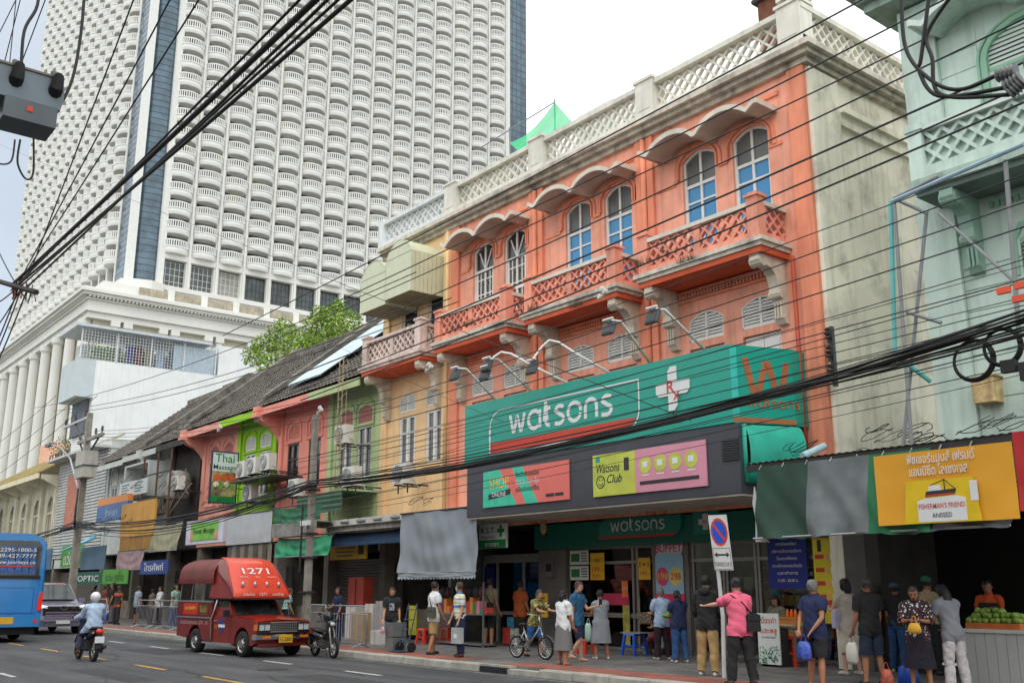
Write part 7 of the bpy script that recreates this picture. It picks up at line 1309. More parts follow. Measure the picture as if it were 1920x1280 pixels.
        o=MB(); o.v=v.tolist(); o.f=[tuple(q) for q in mp_[fs].tolist()]; o.m=[0]*len(o.f); return o.build(name,mat,t,True,False)
    tz=np.where(names=='torso',T,0)
    kind,tm,slv=(top+(None,))[:3] if top else (None,None,None)
    if top:
        slv=.62 if slv is None else slv; hgt=(V-np.array(pel))@np.array(upv); hem=-.13*k if kind in('untucked','jacket') else -.02*k; msk=((names=='torso')|(names=='thigh'))&(hgt>hem+.006*np.sin(V[:,0]*30))
        if slv<=1: msk|=(names=='uarm')&(T<slv)
        else: msk|=(names=='uarm')|((names=='farm')&(T<slv-1))
        msk|=(names=='neck')&(T<.0)
        cloth('shirt' if kind!='jacket' else 'jacket',msk,(.034 if kind=='jacket' else .03 if kind=='untucked' else .014)+np.where(names=='uarm',.008,0)*1.0+0*T,tm,.0065)
    if bottom:
        bk,bmt=bottom[:2]
        if bk in('trousers','shorts','jeans'):
            L={'trousers':1.9,'jeans':1.9,'shorts':.95}[bk]; msk=((names=='thigh')&(T<min(L,9)))|((names=='torso')&(((V-np.array(pel))@np.array(upv))<(.12*k if kind=='tucked' else .0)))
            if L>1: msk|=(names=='shin')&(T<.95)
            cloth(bk,msk,np.where(names=='shin',.024+.022*np.clip(T,0,1),np.where(names=='thigh',.014+.02*np.clip(T,0,1)*(1.6 if bk=='shorts' else 1),.009)),bmt,.007,14)
        else:                                        # skirt / dress: lofted cloth hanging round the legs
            L={'skirt':.45,'dress':.5,'longskirt':.56,'dressk':.42}[bk]*k; wst=waist if bk in('skirt','longskirt') else chest; o=MB(); rg=[]; ph=rn.uniform(0,6); ns=12
            for j in range(ns+1):
                u=j/ns; z=wst.z+.02-(wst.z+.02-(hipz-L))*u; legs=[]
                for ank,kne,hip,_,_ in feet:
                    if z>=hip.z: legs.append(Vector((hip.x,hip.y,z)))
                    elif z>=kne.z: legs.append(kne.lerp(hip,(z-kne.z)/max(.01,hip.z-kne.z)))
                    else: legs.append(ank.lerp(kne,(z-ank.z)/max(.01,kne.z-ank.z)))
                cx=(legs[0]+legs[1])/2; cx.z=z; tor=pel+upv*((z-hipz)/max(.2,upv.z)); cen=cx if z<hipz else Vector((tor.x,tor.y,z))
                hw=abs(legs[0].x-legs[1].x)/2+(.10*k*f if z<hipz else .115*k*f)+.03*u; hd_=abs(legs[0].y-legs[1].y)/2+(.135*k*f)+.03*u*k
                if z>hipz+.05: hw=.165*k*f; hd_=.125*k*f
                rg.append([cen+Vector(((hw*(1+.05*u*math.sin(q*2.1+ph)))*math.cos(2*math.pi*q/24),(hd_*(1+.06*u*math.sin(q*1.7+ph)))*math.sin(2*math.pi*q/24),0)) for q in range(24)])
            o.loft(rg,caps=False); o.build('skirt' if 'skirt' in bk else 'dress',bmt,t,True,False)
            if 'dress' in bk: cloth('dress_top',((names=='torso'))|((names=='uarm')&(T<.55)),.014,bmt,.006)
    if shoe: cloth('shoe',(names=='foot')|((names=='shin')&(T>.97)),.009,shoe,.001)
    # hair
    rel=V-np.array(hc); hz=rel@np.array(hu); hyy=rel@np.array(hf); hxx=rel@np.array(hx); hd_=(names=='head')|((names=='neck')&(T>.7))
    st,hcol=hair
    if hcol not in HAIRC and not hasattr(hcol,'node_tree'): hcol='black'
    hm=M('hair_'+hcol,HAIRC[hcol],.55,.3,30,bump=.4) if isinstance(hcol,str) else hcol
    if st!='bald':
        lim=hd_&((hz>.062*k)|((hyy<.01*k)&(hz>-.045*k))|((hyy<.035*k)&(hz>.0*k)&(np.abs(hxx)>.055*k))); 
        if st in('bob','long','pony','bun'): lim=hd_&((hz>.055*k)|((hyy<.03*k)&(hz>-.1*k)))
        cloth('hair',lim,.013*k if st!='thin' else .006,hm,.005,70)
        if st in('long','pony','bob'):
            q=MB(); b0=hc-hf*.07*k
            if st=='long': limb(q,[b0+hu*.03*k,b0-hu*.1*k-hf*.01*k,b0-hu*.1*k-hf*.015*k-Vector((0,0,.12*k)),b0-hu*.1*k-Vector((0,0,.21*k))],[(.07*k,.04*k),(.085*k,.045*k),(.085*k,.035*k),(.05*k,.02*k)],hx,10)
            elif st=='bob': limb(q,[b0+hu*.03*k,b0-hu*.07*k,b0-hu*.13*k],[(.075*k,.045*k),(.085*k,.05*k),(.07*k,.035*k)],hx,10)
            else: limb(q,[b0+hu*.04*k-hf*.02*k,b0-hf*.06*k,b0-hu*.13*k-hf*.07*k,b0-hu*.24*k-hf*.05*k],[.03*k,.035*k,.03*k,.012*k],hx,8)
            q.build('hair_length',hm,t,True,False)
        if st=='bun': q=MB(); q.ball(hc-hf*.1*k+hu*.06*k,.045*k,8,6); q.build('hair_bun',hm,t,True,False)
    if mask: cloth('face_mask',(names=='head')&(hyy>.03*k)&(hz<.005*k)&(hz>-.1*k),.008*k,mask,.001)
    # body + fingers + face
    fin=MB()
    for hd,d2,sdv,wr,elb,sh in hands:
        cu=d2.cross(sdv).normalized()
        if cu.y<0: cu=-cu
        for j,ln in enumerate((.068,.078,.072,.056)):
            b0=hd+sdv*(.028-.019*j)*k; p1=b0+d2*ln*.5*k+cu*.006*k; p2=p1+(d2*.75+cu*.65).normalized()*ln*.5*k; fin.tube([b0-d2*.02*k,p1,p2],[.0095*k,.009*k,.0065*k],5)
        b0=wr+d2*.03*k+sdv*.03*k; fin.tube([b0,b0+(d2*.6+sdv*.7).normalized()*.035*k,b0+(d2*.95+sdv*.35+cu*.3).normalized()*.062*k],[.012*k,.011*k,.008*k],5)
    fc=MB()
    for s_ in (-1,1): c=hc+hx*s_*.031*k+hf*.086*k+hu*.012*k; fc.ball(c,(.013*k,.013*k,.008*k),6,4); c2=hc+hx*s_*.033*k+hf*.09*k+hu*.033*k; fc.tube([c2-hx*.016*k,c2+hx*.016*k],.004*k,4)
    fl_=MB(); fl_.tube([hc+hf*.09*k-hu*.058*k-hx*.02*k,hc+hf*.095*k-hu*.056*k,hc+hf*.09*k-hu*.058*k+hx*.02*k],.006*k,5)
    b=MB(); b.v=V.tolist(); b.f=[tuple(q) for q in F.tolist()]; b.m=[0]*len(b.f); b.add(fin.v,fin.f,0); b.add(fc.v,fc.f,1); b.add(fl_.v,fl_.f,2); b.build('body',[SKINS[skin],EYE,LIP],t,True,False); bpy.data.meshes.remove(bm_)
    W=wmat(t); t_info=dict(root=t,hands=[W@(h[0]+h[1]*.03*k) for h in hands],sh=[W@h[5] for h in hands],head=W@hc,k=k,chest=W@chest,pel=W@pel,feet=[W@f_[0] for f_ in feet],W=W,hc=hc,hu=hu,hf=hf,hx=hx)
    return t_info
def cap(pi,mat,lab,brim=True):
    t=thing('cap',pi['head'],lab,'cap'); k=pi['k']; hc,hu,hf,hx=[pi[q] for q in ('hc','hu','hf','hx')]; W=pi['W']; m=MB(); rg=[]
    for z,r_ in ((.03,.104),(.07,.102),(.105,.085),(.13,.05),(.138,.01)): rg.append([W@(hc-hf*.004+hu*z*k+hx*r_*.9*k*math.cos(q*math.pi/7)+hf*r_*1.12*k*math.sin(q*math.pi/7)) for q in range(14)])
    m.loft(rg); m.build('crown_panel',mat,t,True)
    if brim: q=MB(); q.loft([[W@(hc+hu*(.032-.01*j)*k+hf*(.1+.04*j)*k*math.cos(a)+hx*(.085-.005*j)*k*math.sin(a)) for a in [R(-75+15*i) for i in range(11)]] for j in range(3)],closed=False,caps=False); q.build('peak',mat,t,True)
def shoulder_bag(pi,mat,lab,side=1,drop=.55,size=(.26,.09,.22),back=.14):
    W=pi['W']; k=pi['k']; R3=W.to_3x3(); rt=R3@Vector((1,0,0)); fw=R3@Vector((0,1,0)); c=pi['pel']+rt*side*.16*k-fw*back*k+Vector((0,0,.1)); t=thing('shoulder_bag',c,lab,'bag'); f=Fr(c-rt*size[0]/2,rt); w_,d_,h_=size
    m=MB(); m.loft([[f.p(u*w_+(.02 if v<0 else 0),.0,0)+Vector((0,0,0)) for u in (0,)] for v in (0,)],caps=False) if False else None
    MB().fprism(f,[(0,-h_/2),(w_*.1,-h_*.55),(w_*.9,-h_*.55),(w_,-h_/2),(w_*.96,h_*.4),(w_*.8,h_*.5),(w_*.2,h_*.5),(w_*.04,h_*.4)],-d_/2,d_/2).build('pouch',mat,t); MB().fprism(f,[(0.01,h_*.1),(w_*.99,h_*.1),(w_*.95,h_*.45),(w_*.05,h_*.45)],d_/2,d_/2+.012).build('flap',mat,t)
    other=pi['sh'][0 if side>0 else 1]; top=other+Vector((0,0,.065)); MB().tube([c+Vector((0,0,h_*.45)),(c+top)/2-fw*(.06*k)+Vector((0,0,.1)),top-fw*.06,top,top+fw*.07-rt*side*.0,(pi['chest']+fw*.15*k),c+fw*.2*k+Vector((0,0,h_*.4))],.014,5).build('strap',mat,t,True)
def carrier(p,mat,lab,w_=.2,h_=.3,name='carrier_bag'):
    t=thing(name,p+Vector((0,0,-h_-.1)),lab,'bag'); rn=random.Random(lab); m=MB(); rg=[]
    for z,s_ in ((-.1-h_,.6),(-.1-h_*.85,.95),(-.1-h_*.5,1.0),(-.1-h_*.15,.8),(-.1,.55)): rg.append([p+Vector((w_*.5*s_*math.cos(q*math.pi/6)*rn.uniform(.9,1.1),w_*.28*s_*math.sin(q*math.pi/6)*rn.uniform(.85,1.15),z)) for q in range(12)])
    m.loft(rg); m.build('sack',mat,t,True)
    for s_ in (-1,1): MB().tube([p+Vector((s_*w_*.2,0,-.1)),p+Vector((s_*.02,0,0)),p+Vector((0,0,.01))],.006,5).build('handle',mat,t)
def cl(name,c,pat=0): return M('cloth_'+name,c,.9,pat or .1,14 if pat else 7,bump=.12,bsc=30)
JEAN=cl('jean',S(48,84,132)); BLK=cl('black',(.02,.02,.022,1)); NAVY=cl('navy',S(34,44,80)); KHK=cl('khaki',S(176,146,100)); WHT=cl('white',S(226,228,230)); BLUT=cl('bluetee',S(44,92,128)); LBL=cl('lightblue',S(170,192,222)); PNKS=cl('pinkshirt',S(240,110,140)); GREYC=cl('grey',S(140,144,152)); CREAM=cl('creamdress',S(206,196,180)); ORNG=cl('orange',S(206,88,36)); SHW=cl('shoewhite',S(206,202,196)); SHB=cl('shoebrown',S(84,50,36)); SHD=cl('shoedark',(.03,.03,.032,1)); MSK=cl('mask',S(216,226,236))
def stripes(name,cols,period):
    m=bpy.data.materials.new(name); m.use_nodes=True; t=m.node_tree; n=t.nodes; b=n['Principled BSDF']; b.inputs['Roughness'].default_value=.85; tc=n.new('ShaderNodeTexCoord'); sx=n.new('ShaderNodeSeparateXYZ'); q=n.new('ShaderNodeMath'); q.operation='MULTIPLY'; q.inputs[1].default_value=1/period; fr=n.new('ShaderNodeMath'); fr.operation='FRACT'; rp=n.new('ShaderNodeValToRGB'); rp.color_ramp.interpolation='CONSTANT'
    e=rp.color_ramp.elements; 
    while len(e)<len(cols): e.new(.5)
    for i,(p,c) in enumerate(cols): e[i].position=p; e[i].color=c
    L=t.links.new; L(tc.outputs['Object'],sx.inputs[0]); L(sx.outputs['Z'],q.inputs[0]); L(q.outputs[0],fr.inputs[0]); L(fr.outputs[0],rp.inputs[0]); L(rp.outputs[0],b.inputs['Base Color']); return m
def floral(name,c1,c2,c3=None,scale=22):
    m=bpy.data.materials.new(name); m.use_nodes=True; t=m.node_tree; n=t.nodes; b=n['Principled BSDF']; b.inputs['Roughness'].default_value=.85; tc=n.new('ShaderNodeTexCoord'); v=n.new('ShaderNodeTexVoronoi'); v.inputs['Scale'].default_value=scale; rp=n.new('ShaderNodeValToRGB'); rp.color_ramp.interpolation='CONSTANT'; e=rp.color_ramp.elements; e[0].color=c2; e[1].position=.32; e[1].color=c1; z=e.new(.62); z.color=c3 or c1
    L=t.links.new; L(tc.outputs['Object'],v.inputs['Vector']); L(v.outputs['Distance'],rp.inputs[0]); L(rp.outputs[0],b.inputs['Base Color']); return m
def at(px,py,hx,hy,z=.15):
    p=az(px,py,z); d=ray(hx,hy); s_=math.hypot(p.x,p.y)/math.hypot(d.x,d.y); return p,CAMZ+d.z*s_-z
def P(feet,head,face,label,h=None,**kw):
    p,H=at(*feet,*head); H=h or min(1.84,max(1.42,H)); return person(p,face,H,label=label,**kw)
REL={'armL':(4,7,14,10),'armR':(6,8,18,10),'legL':(2,4,4),'legR':(-3,3,4)}
def pose(**k): d=dict(REL); d.update(k); return d
hood=P((1330,1266),(1312,1080),22,'person in black hoodie and khaki trousers seen from behind',skin=2,top=('jacket',BLK,1.98),bottom=('trousers',KHK),shoe=SHW,pose=pose(armL=(10,12,40,25),armR=(12,12,50,30),headyaw=25),seed=1)
c=hood['W']@Vector((0,-.1,1.44*hood['k'])); tag(MB().ball(c,(.13,.09,.09),10,6).build('hood',BLK,hood['root'],True),None)
pink=P((1392,1284),(1390,1084),72,'person in pink shirt reaching out an arm with watch',skin=2,top=('untucked',PNKS,.75),bottom=('trousers',BLK),shoe=SHD,mask=MSK,fat=1.1,pose=pose(armL=(72,12,12,0),armR=(10,8,30,20),legL=(6,4,5),legR=(-6,4,5)),seed=2)
w_=pink['hands'][0]; tag(MB().tube([w_+Vector((.10,.03,-.01)),w_+Vector((.125,.03,-.01))],.034,10).build('wristwatch',BLK),'black watch on the outstretched wrist','watch'); shoulder_bag(pink,BLK,'black cross body bag on the back of the pink shirt',1,size=(.25,.1,.28),back=.16)
oldn=P((1535,1288),(1523,1088),-8,'grey haired person in navy shirt with hands clasped behind',skin=1,hair=('short','grey'),top=('untucked',NAVY,.6),bottom=('shorts',BLK),fat=1.12,pose=pose(armL=(-18,14,-22,-55),armR=(-18,14,-22,-55)),seed=3)
h_=(oldn['hands'][0]+oldn['hands'][1])/2; carrier(h_,M('blue_print_bag',S(70,96,190),.5,.5,20),'blue patterned bag held behind the navy shirt',.28,.3)
wd=P((1598,1264),(1598,1086),75,'person in cream dress and white mask looking along the street',skin=2,hair=('bob','black'),bottom=('dress',CREAM),shoe=SHW,mask=MSK,pose=pose(armL=(35,8,70,35),armR=(35,8,70,35)),seed=4); shoulder_bag(wd,cl('lilac',S(186,180,206)),'pale lilac tote bag on the arm of the cream dress',-1,size=(.3,.1,.34),back=-.05)
bt=P((1640,1283),(1632,1084),62,'person in black shirt and dark shorts with white mask',skin=1,top=('untucked',BLK,.7),bottom=('shorts',cl('denim',S(40,52,72))),mask=MSK,shoe=SHD,pose=pose(headpitch=8,armL=(6,8,20,10)),hair=('thin','darkgrey'),seed=5); carrier(bt['hands'][0],M('white_plastic',S(226,224,214),.4,.08),'white plastic carrier bag held by the black shirt',.26,.36)
dm=P((1690,1260),(1680,1094),5,'person in dark shirt and jeans deep under the market awning',skin=1,top=('tucked',BLK,.7),bottom=('jeans',JEAN),shoe=SHW,seed=6,pose=pose()); cap(dm,cl('capblue',S(70,90,120)),'faded blue cap in the dim market shop')
FLW=floral('floral_black_white',(.02,.02,.022,1),S(206,206,206),S(90,40,60)); fe=P((1730,1291),(1722,1098),205,'person in black floral blouse looking into a yellow purse',skin=1,hair=('thin','darkgrey'),top=('untucked',FLW,1.2),bottom=('longskirt',cl('darkskirt',S(36,32,46),.3)),pose=pose(headpitch=-28,armL=(22,10,75,40),armR=(22,10,75,40)),seed=7); h_=(fe['hands'][0]+fe['hands'][1])/2; carrier(h_+Vector((0,0,.05)),M('yellow_purse',S(230,176,60),.5,.1),'yellow purse opened by the floral blouse',.24,.16,'purse')
tm=P((1752,1264),(1748,1082),-10,'person in tan shirt and green cap seen from behind',skin=1,top=('tucked',cl('tan',S(186,164,134)),.6),bottom=('trousers',BLK),shoe=SHD,seed=8,pose=pose()); cap(tm,cl('capgreen',S(50,120,100)),'green cap above the tan shirt',False)
gf=P((1797,1292),(1778,1094),70,'person in grey shirt and white striped trousers leaning over',skin=0,hair=('long','black'),top=('untucked',GREYC,.55),bottom=('trousers',cl('whitetrousers',S(206,200,200),.2)),shoe=SHW,pose=pose(lean=10,headpitch=-20,armL=(25,8,35,10),armR=(25,8,35,10)),seed=9)
v=ay(1853,1100,18.75); vd=person((v.x,18.75,.15),192,1.72,1,('short','black'),('tucked',ORNG,.6),('trousers',BLK),SHD,pose(armL=(20,10,40,20),armR=(20,10,40,20),headpitch=-18),'vendor in orange shirt and black apron behind the fruit counter',seed=10)
ap=vd['W']; m=MB(); m.loft([[ap@Vector((.17*u,.155+.02*(1-u*u)+dy,z)) for u in (-1,-.5,0,.5,1)] for z,dy in ((1.32,-.02),(1.1,.01),(.95,.02),(.6,.03))],closed=False,caps=False); m.build('apron',BLK,vd['root'],True)
nj=P((1276,1241),(1278,1108),72,'person in navy polo and wide jeans holding a green bundle',skin=0,hair=('pony','black'),top=('untucked',NAVY,.6),bottom=('jeans',JEAN),shoe=SHW,pose=pose(headpitch=-14,armL=(28,6,62,15),armR=(30,8,65,15)),seed=11); h_=(nj['hands'][0]+nj['hands'][1])/2; tag(MB().ball(h_+Vector((0,0,-.02)),(.2,.1,.08),10,6).build('green_bundle',cl('greennet',S(50,170,80),.3),None,True),'green net bundle in the hands of the navy polo','bundle')
lb=P((1243,1236),(1242,1103),68,'grey haired person in pale blue shirt with patterned handbag',skin=0,hair=('short','grey'),top=('untucked',LBL,.7),bottom=('trousers',cl('maroonblack',S(48,28,36))),shoe=SHW,pose=pose(armL=(22,6,70,10)),seed=12); c=lb['hands'][0]; tag(MB().loft([[c+Vector((x*.22*s_,y*.09*s_,z)) for x,y in ((-1,-1),(1,-1),(1,1),(-1,1))] for z,s_ in ((-.26,.9),(-.22,1.05),(-.08,1.),(.0,.8))]).build('handbag',floral('bag_pattern',S(90,60,50),S(186,160,130),S(50,70,60),30)),'brown patterned handbag carried before the pale blue shirt','handbag'); carrier(lb['hands'][1]+Vector((0,-.15,-.1)),M('clear_plastic',S(196,206,216),.3,.1),'small clear plastic bag below the patterned handbag',.14,.26)
st=az(1222,1228,.15); seatp=person((st.x+.15,st.y+.25,.15),80,1.58,0,('short','black'),('untucked',cl('dullred',S(150,60,60)),.6),('trousers',floral('floral_red',S(60,44,44),S(190,90,60),S(150,130,110),26)),SHW,pose(hipz=.50,lean=6,legL=(78,70,4),legR=(95,50,-12),armL=(25,8,60,30),armR=(25,8,60,30)),'seated person in red floral trousers with crossed legs',seed=13)
gd=P((1128,1235),(1130,1106),66,'person in grey dress and mask holding a carrier bag',skin=1,hair=('short','black'),bottom=('dress',GREYC),shoe=SHW,mask=MSK,fat=1.1,pose=pose(armL=(18,8,62,20),armR=(18,8,62,20)),seed=14); carrier(gd['hands'][0]+Vector((-.06,0,-.05)),M('mint_plastic',S(186,220,206),.3,.2),'pale mint carrier bag held by the grey dress',.24,.42)
bl=P((1083,1240),(1080,1090),-72,'person in blue shirt and navy shorts looking at a phone',skin=2,hair=('short','brown'),top=('untucked',BLUT,.6),bottom=('shorts',cl('navyshort',S(30,36,66))),shoe=None,pose=pose(headpitch=-16,armL=(25,8,80,10),armR=(-4,8,12,0),legL=(2,2,4),legR=(22,58,5)),seed=15); h_=bl['hands'][0]; tag(MB().box(h_.x-.01,h_.x+.01,h_.y-.04,h_.y+.04,h_.z-.02,h_.z+.13).build('phone',DPANE),'dark phone held by the blue shirt','phone')
ws=P((1057,1246),(1048,1107),-5,'person in white shirt and pleated grey skirt seen from behind',skin=1,hair=('bob','black'),top=('untucked',WHT,.8),bottom=('longskirt',stripes('pleats',((0,S(70,70,72)),(.5,S(150,150,148))),.02)),fat=1.1,shoe=None,pose=pose(armL=(12,8,50,20)),seed=16)
FLG=floral('floral_olive',S(120,110,60),S(70,80,40),S(196,180,120),30); fb=P((1003,1230),(1006,1108),-85,'person in olive patterned shirt pushing the bicycle',skin=0,hair=('short','darkgrey'),top=('untucked',FLG,.75),bottom=('shorts',cl('blueshort',S(44,90,150))),shoe=SHD,h=1.56,pose=pose(lean=16,headpitch=-6,armL=(48,8,35,0),armR=(48,8,35,0),legL=(15,20,4),legR=(-10,8,4)),seed=17)
om=P((975,1211),(978,1090),5,'person in rust orange shirt at the dispensary counter',skin=1,top=('untucked',cl('rust',S(176,86,40)),.6),bottom=('trousers',BLK),shoe=SHD,fat=1.08,seed=18,pose=pose())
km_=P((917,1211),(917,1084),10,'person in khaki shirt and dark shorts with sling bag',skin=1,top=('untucked',cl('khakitee',S(140,128,106)),.6),bottom=('shorts',BLK),shoe=SHD,seed=19,pose=pose()); shoulder_bag(km_,BLK,'small black sling bag on the khaki shirt',1,size=(.22,.08,.24))
STR=stripes('striped_polo',((0,S(226,222,206)),(.14,S(60,110,160)),(.2,S(226,222,206)),(.34,S(230,200,120)),(.4,S(226,222,206)),(.52,S(80,150,206)),(.72,S(226,222,206)),(.85,S(60,110,160)),(.9,S(226,222,206))),.32)
sp_=P((862,1231),(853,1092),165,'person in striped polo with mask carrying a silver case',skin=0,hair=('short','brown'),top=('tucked',STR,.7),bottom=('trousers',NAVY),shoe=SHB,mask=MSK,fat=1.08,pose=pose(headyaw=-55,legL=(4,4,5),legR=(-4,4,6)),seed=20); h_=sp_['hands'][0]; t=thing('silver_case',h_+Vector((0,0,-.4)),'silver grey case carried by the striped polo','case'); MB().box(h_.x-.17,h_.x+.17,h_.y-.06,h_.y+.06,h_.z-.42,h_.z-.06).build('shell',M('case_silver',S(176,182,184),.4,.1),t); MB().tube([h_+Vector((-.06,0,-.06)),h_+Vector((-.05,0,0)),h_+Vector((.05,0,0)),h_+Vector((.06,0,-.06))],.01,5).build('handle',DMET,t); MB().box(h_.x-.06,h_.x+.06,h_.y-.066,h_.y-.06,h_.z-.3,h_.z-.2).build('label_patch',SWHT,t)
wb_=P((812,1226),(811,1091),-8,'person in white shirt and khaki shorts with green satchel',skin=1,top=('untucked',WHT,.6),bottom=('shorts',KHK),shoe=SHD,pose=pose(legL=(8,6,4),legR=(-8,10,4)),seed=21); shoulder_bag(wb_,cl('olive',S(84,86,72)),'olive green satchel across the white shirt',1,size=(.34,.1,.24)); carrier(wb_['hands'][0],M('clear_plastic',S(196,206,216)),'clear plastic bag held beside the khaki shorts',.2,.26)
bg_=P((733,1219),(738,1102),-125,'person in black printed shirt and teal shorts walking by the cartons',skin=0,hair=('long','brown'),top=('untucked',BLK,.7),bottom=('shorts',cl('teal',S(80,170,176))),shoe=SHD,pose=pose(legL=(18,8,3),legR=(-16,20,3)),seed=22); carrier(bg_['hands'][1],M('pink_plastic',S(216,160,176),.4,.2),'pinkish small bag in the hand of the black printed shirt',.16,.16); m=bg_['W']; MB().add([m@Vector(q) for q in ((-.07,.145,1.02),(.07,.145,1.02),(.06,.15,1.2),(-.06,.15,1.2))],[(0,1,2,3)]).build('shirt_print',M('grey_print',S(150,160,170),.7,.6,30),bg_['root'])
nw=P((632,1204),(635,1101),178,'person in navy top standing behind the barrier near the cartons',skin=1,hair=('bun','black'),top=('tucked',NAVY,.6),bottom=('trousers',NAVY),shoe=SHD,seed=23,voxel=.018,pose=pose(armR=(20,8,60,30)))
PLD=floral('plaid_green',S(90,150,140),S(60,90,150),S(190,206,196),26); pl_=P((533,1193),(541,1102),-20,'person in blue green checked shirt behind the truck',skin=1,hair=('short','brown'),top=('untucked',PLD,.6),bottom=('trousers',NAVY),shoe=SHD,pose=pose(lean=12),seed=24,voxel=.018)
lm_=P((254,1170),(256,1098),5,'person in pale grey shirt and dark shorts beyond the barriers',skin=1,hair=('short','darkgrey'),top=('untucked',cl('bluegrey',S(150,164,180)),.6),bottom=('shorts',BLK),shoe=SHB,fat=1.12,seed=25,voxel=.02,pose=pose())
P((206,1168),(204,1093),172,'person in black shirt far along the pavement facing the street',skin=1,top=('untucked',BLK,.6),bottom=('trousers',cl('greytr',S(110,104,96))),shoe=SHD,seed=26,voxel=.02,pose=pose())
P((217,1170),(219,1098),20,'person in dark shirt with orange panels far along the pavement',skin=1,hair=('short','darkgrey'),top=('untucked',stripes('orange_band',((0,S(50,46,46)),(.5,S(190,90,50)),(.75,S(50,46,46))),.5),.6),bottom=('trousers',BLK),shoe=SHD,seed=27,voxel=.02,pose=pose())
s2=az(198,1166,.15); person((s2.x,s2.y,.15),-120,1.6,0,('bob','black'),('untucked',floral('lilac_check',S(190,186,206),S(140,130,170)),1.2),('trousers',BLK),SHW,pose(hipz=.48,legL=(80,80,4),legR=(75,70,4),armL=(25,8,60,20)),'seated person in lilac checked shirt on a blue stool',seed=28,voxel=.02)
P((297,1171),(297,1099),185,'person in white shirt leaning on the barrier holding paper',skin=0,hair=('long','black'),top=('untucked',WHT,1.5),bottom=('trousers',BLK),shoe=SHD,seed=29,voxel=.02,pose=pose(armL=(30,8,60,20)))
P((324,1174),(326,1096),-60,'person in pale teal shirt at the end of the barrier queue',skin=1,hair=('pony','brown'),top=('untucked',cl('paleteal',S(150,180,170)),.6),bottom=('jeans',JEAN),shoe=SHD,seed=30,voxel=.02,pose=pose())
P((281,1170),(284,1104),10,'person in brown grey shirt hidden behind the barrier bars',skin=1,top=('untucked',cl('browngrey',S(110,100,92)),.6),bottom=('trousers',BLK),shoe=SHD,seed=31,voxel=.02,pose=pose())
P((172,1165),(172,1096),150,'person in dark clothes farthest along the pavement beside the pole',skin=1,hair=('bun','black'),top=('untucked',BLK,.6),bottom=('trousers',BLK),shoe=SHD,seed=32,voxel=.02,pose=pose())
P((192,1166),(196,1097),-10,'person in rusty red shirt far along the pavement seen from behind',skin=1,top=('untucked',cl('rustyred',S(120,60,50)),.6),bottom=('trousers',BLK),shoe=SHD,seed=33,voxel=.02,pose=pose())
rd=person((-26.05+-.02,7.85,0),88,1.66,1,('short','black'),('untucked',cl('riderblue',S(176,196,222)),1.95),('trousers',cl('riderdark',S(52,50,72))),SHB,pose(hipz=.84,lean=10,legL=(62,88,14),legR=(62,88,14),armL=(42,16,30,-4),armR=(42,16,30,-4)),'motorbike rider in pale blue shirt and white helmet',seed=34,fat=1.06,voxel=.016); t=thing('riding_helmet',rd['head'],'white open face helmet on the motorbike rider','helmet'); h=rd['head']; MB().ball(h+Vector((.01,0,.03)),(.14,.125,.13),14,10).build('shell',M('helmet_white',S(226,226,224),.25,.05,coat=.5),t,True); MB().tube([h+Vector((.1,-.08,.0)),h+Vector((.14,0,.0)),h+Vector((.1,.08,.0))],.008,5).build('rear_strap',BLK,t); rd['root'].location.x-=.28; t.location.x-=.28
sw=ay(1450,1150,18.6); person((sw.x,18.75,.15),178,1.58,0,('bob','black'),('untucked',floral('stall_floral',S(120,120,100),S(70,70,60)),.8),('trousers',BLK),SHD,pose(headpitch=-20,hipz=.72,legL=(40,60,6),legR=(40,60,6)),'stall keeper in black cap sitting behind the snack boxes',seed=35)
# ================================================================ small street things
PLR=M('red_plastic',S(214,62,40),.4,.05); PLB=M('blue_plastic',S(36,86,196),.4,.05)
def stool(x,y,mat,lab,s_=1.,rz=0):
    t=thing('plastic_stool',(x,y,.15),lab,'stool','plastic stools',rz); h=.45*s_; MB().loft([[(a*(.16+.01)*s_,b*.17*s_,h-.05) for a,b in ((-1,-1),(1,-1),(1,1),(-1,1))],[(a*.155*s_,b*.155*s_,h) for a,b in ((-1,-1),(1,-1),(1,1),(-1,1))]]).build('seat',mat,t,False,False)
    for a in (-1,1):
        for b in (-1,1): MB().hexa([(a*.19*s_-.03,b*.19*s_-.03,0),(a*.19*s_+.03,b*.19*s_-.03,0),(a*.19*s_+.03,b*.19*s_+.03,0),(a*.19*s_-.03,b*.19*s_+.03,0),(a*.14*s_-.03,b*.14*s_-.03,h-.05),(a*.14*s_+.03,b*.14*s_-.03,h-.05),(a*.14*s_+.03,b*.14*s_+.03,h-.05),(a*.14*s_-.03,b*.14*s_+.03,h-.05)]).build('leg',mat,t,False,False)
    MB().box(-.16*s_,.16*s_,-.165*s_,-.15*s_,.18*s_,.22*s_).box(-.16*s_,.16*s_,.15*s_,.165*s_,.18*s_,.22*s_).build('brace',mat,t,False,False)
def sp(px,py): p=az(px,py,.15); return p.x,p.y
stool(*sp(1190,1228),PLB,'blue plastic stool with board on top before the pharmacy',1.15); stool(*sp(1236,1226),PLB,'blue plastic stool under the seated person',1.1); stool(*sp(1488,1248),PLR,'tall red plastic stool under the orange snack box',1.35); stool(*sp(1556,1240),PLB,'blue plastic stool behind the navy shirt',1.1); stool(*sp(1098,1225),PLR,'low red plastic stool behind the blue shirt',.8); stool(*sp(797,1207),PLR,'red plastic stool beside the khaki shorts',1.); stool(*sp(842,1205),PLR,'red plastic stool behind the striped polo',1.); stool(-49.55,15.4,PLB,'blue plastic stool far along the pavement',.95); stool(*sp(1520,1240),PLR,'red plastic stool half hidden by the navy shirt',1.2)
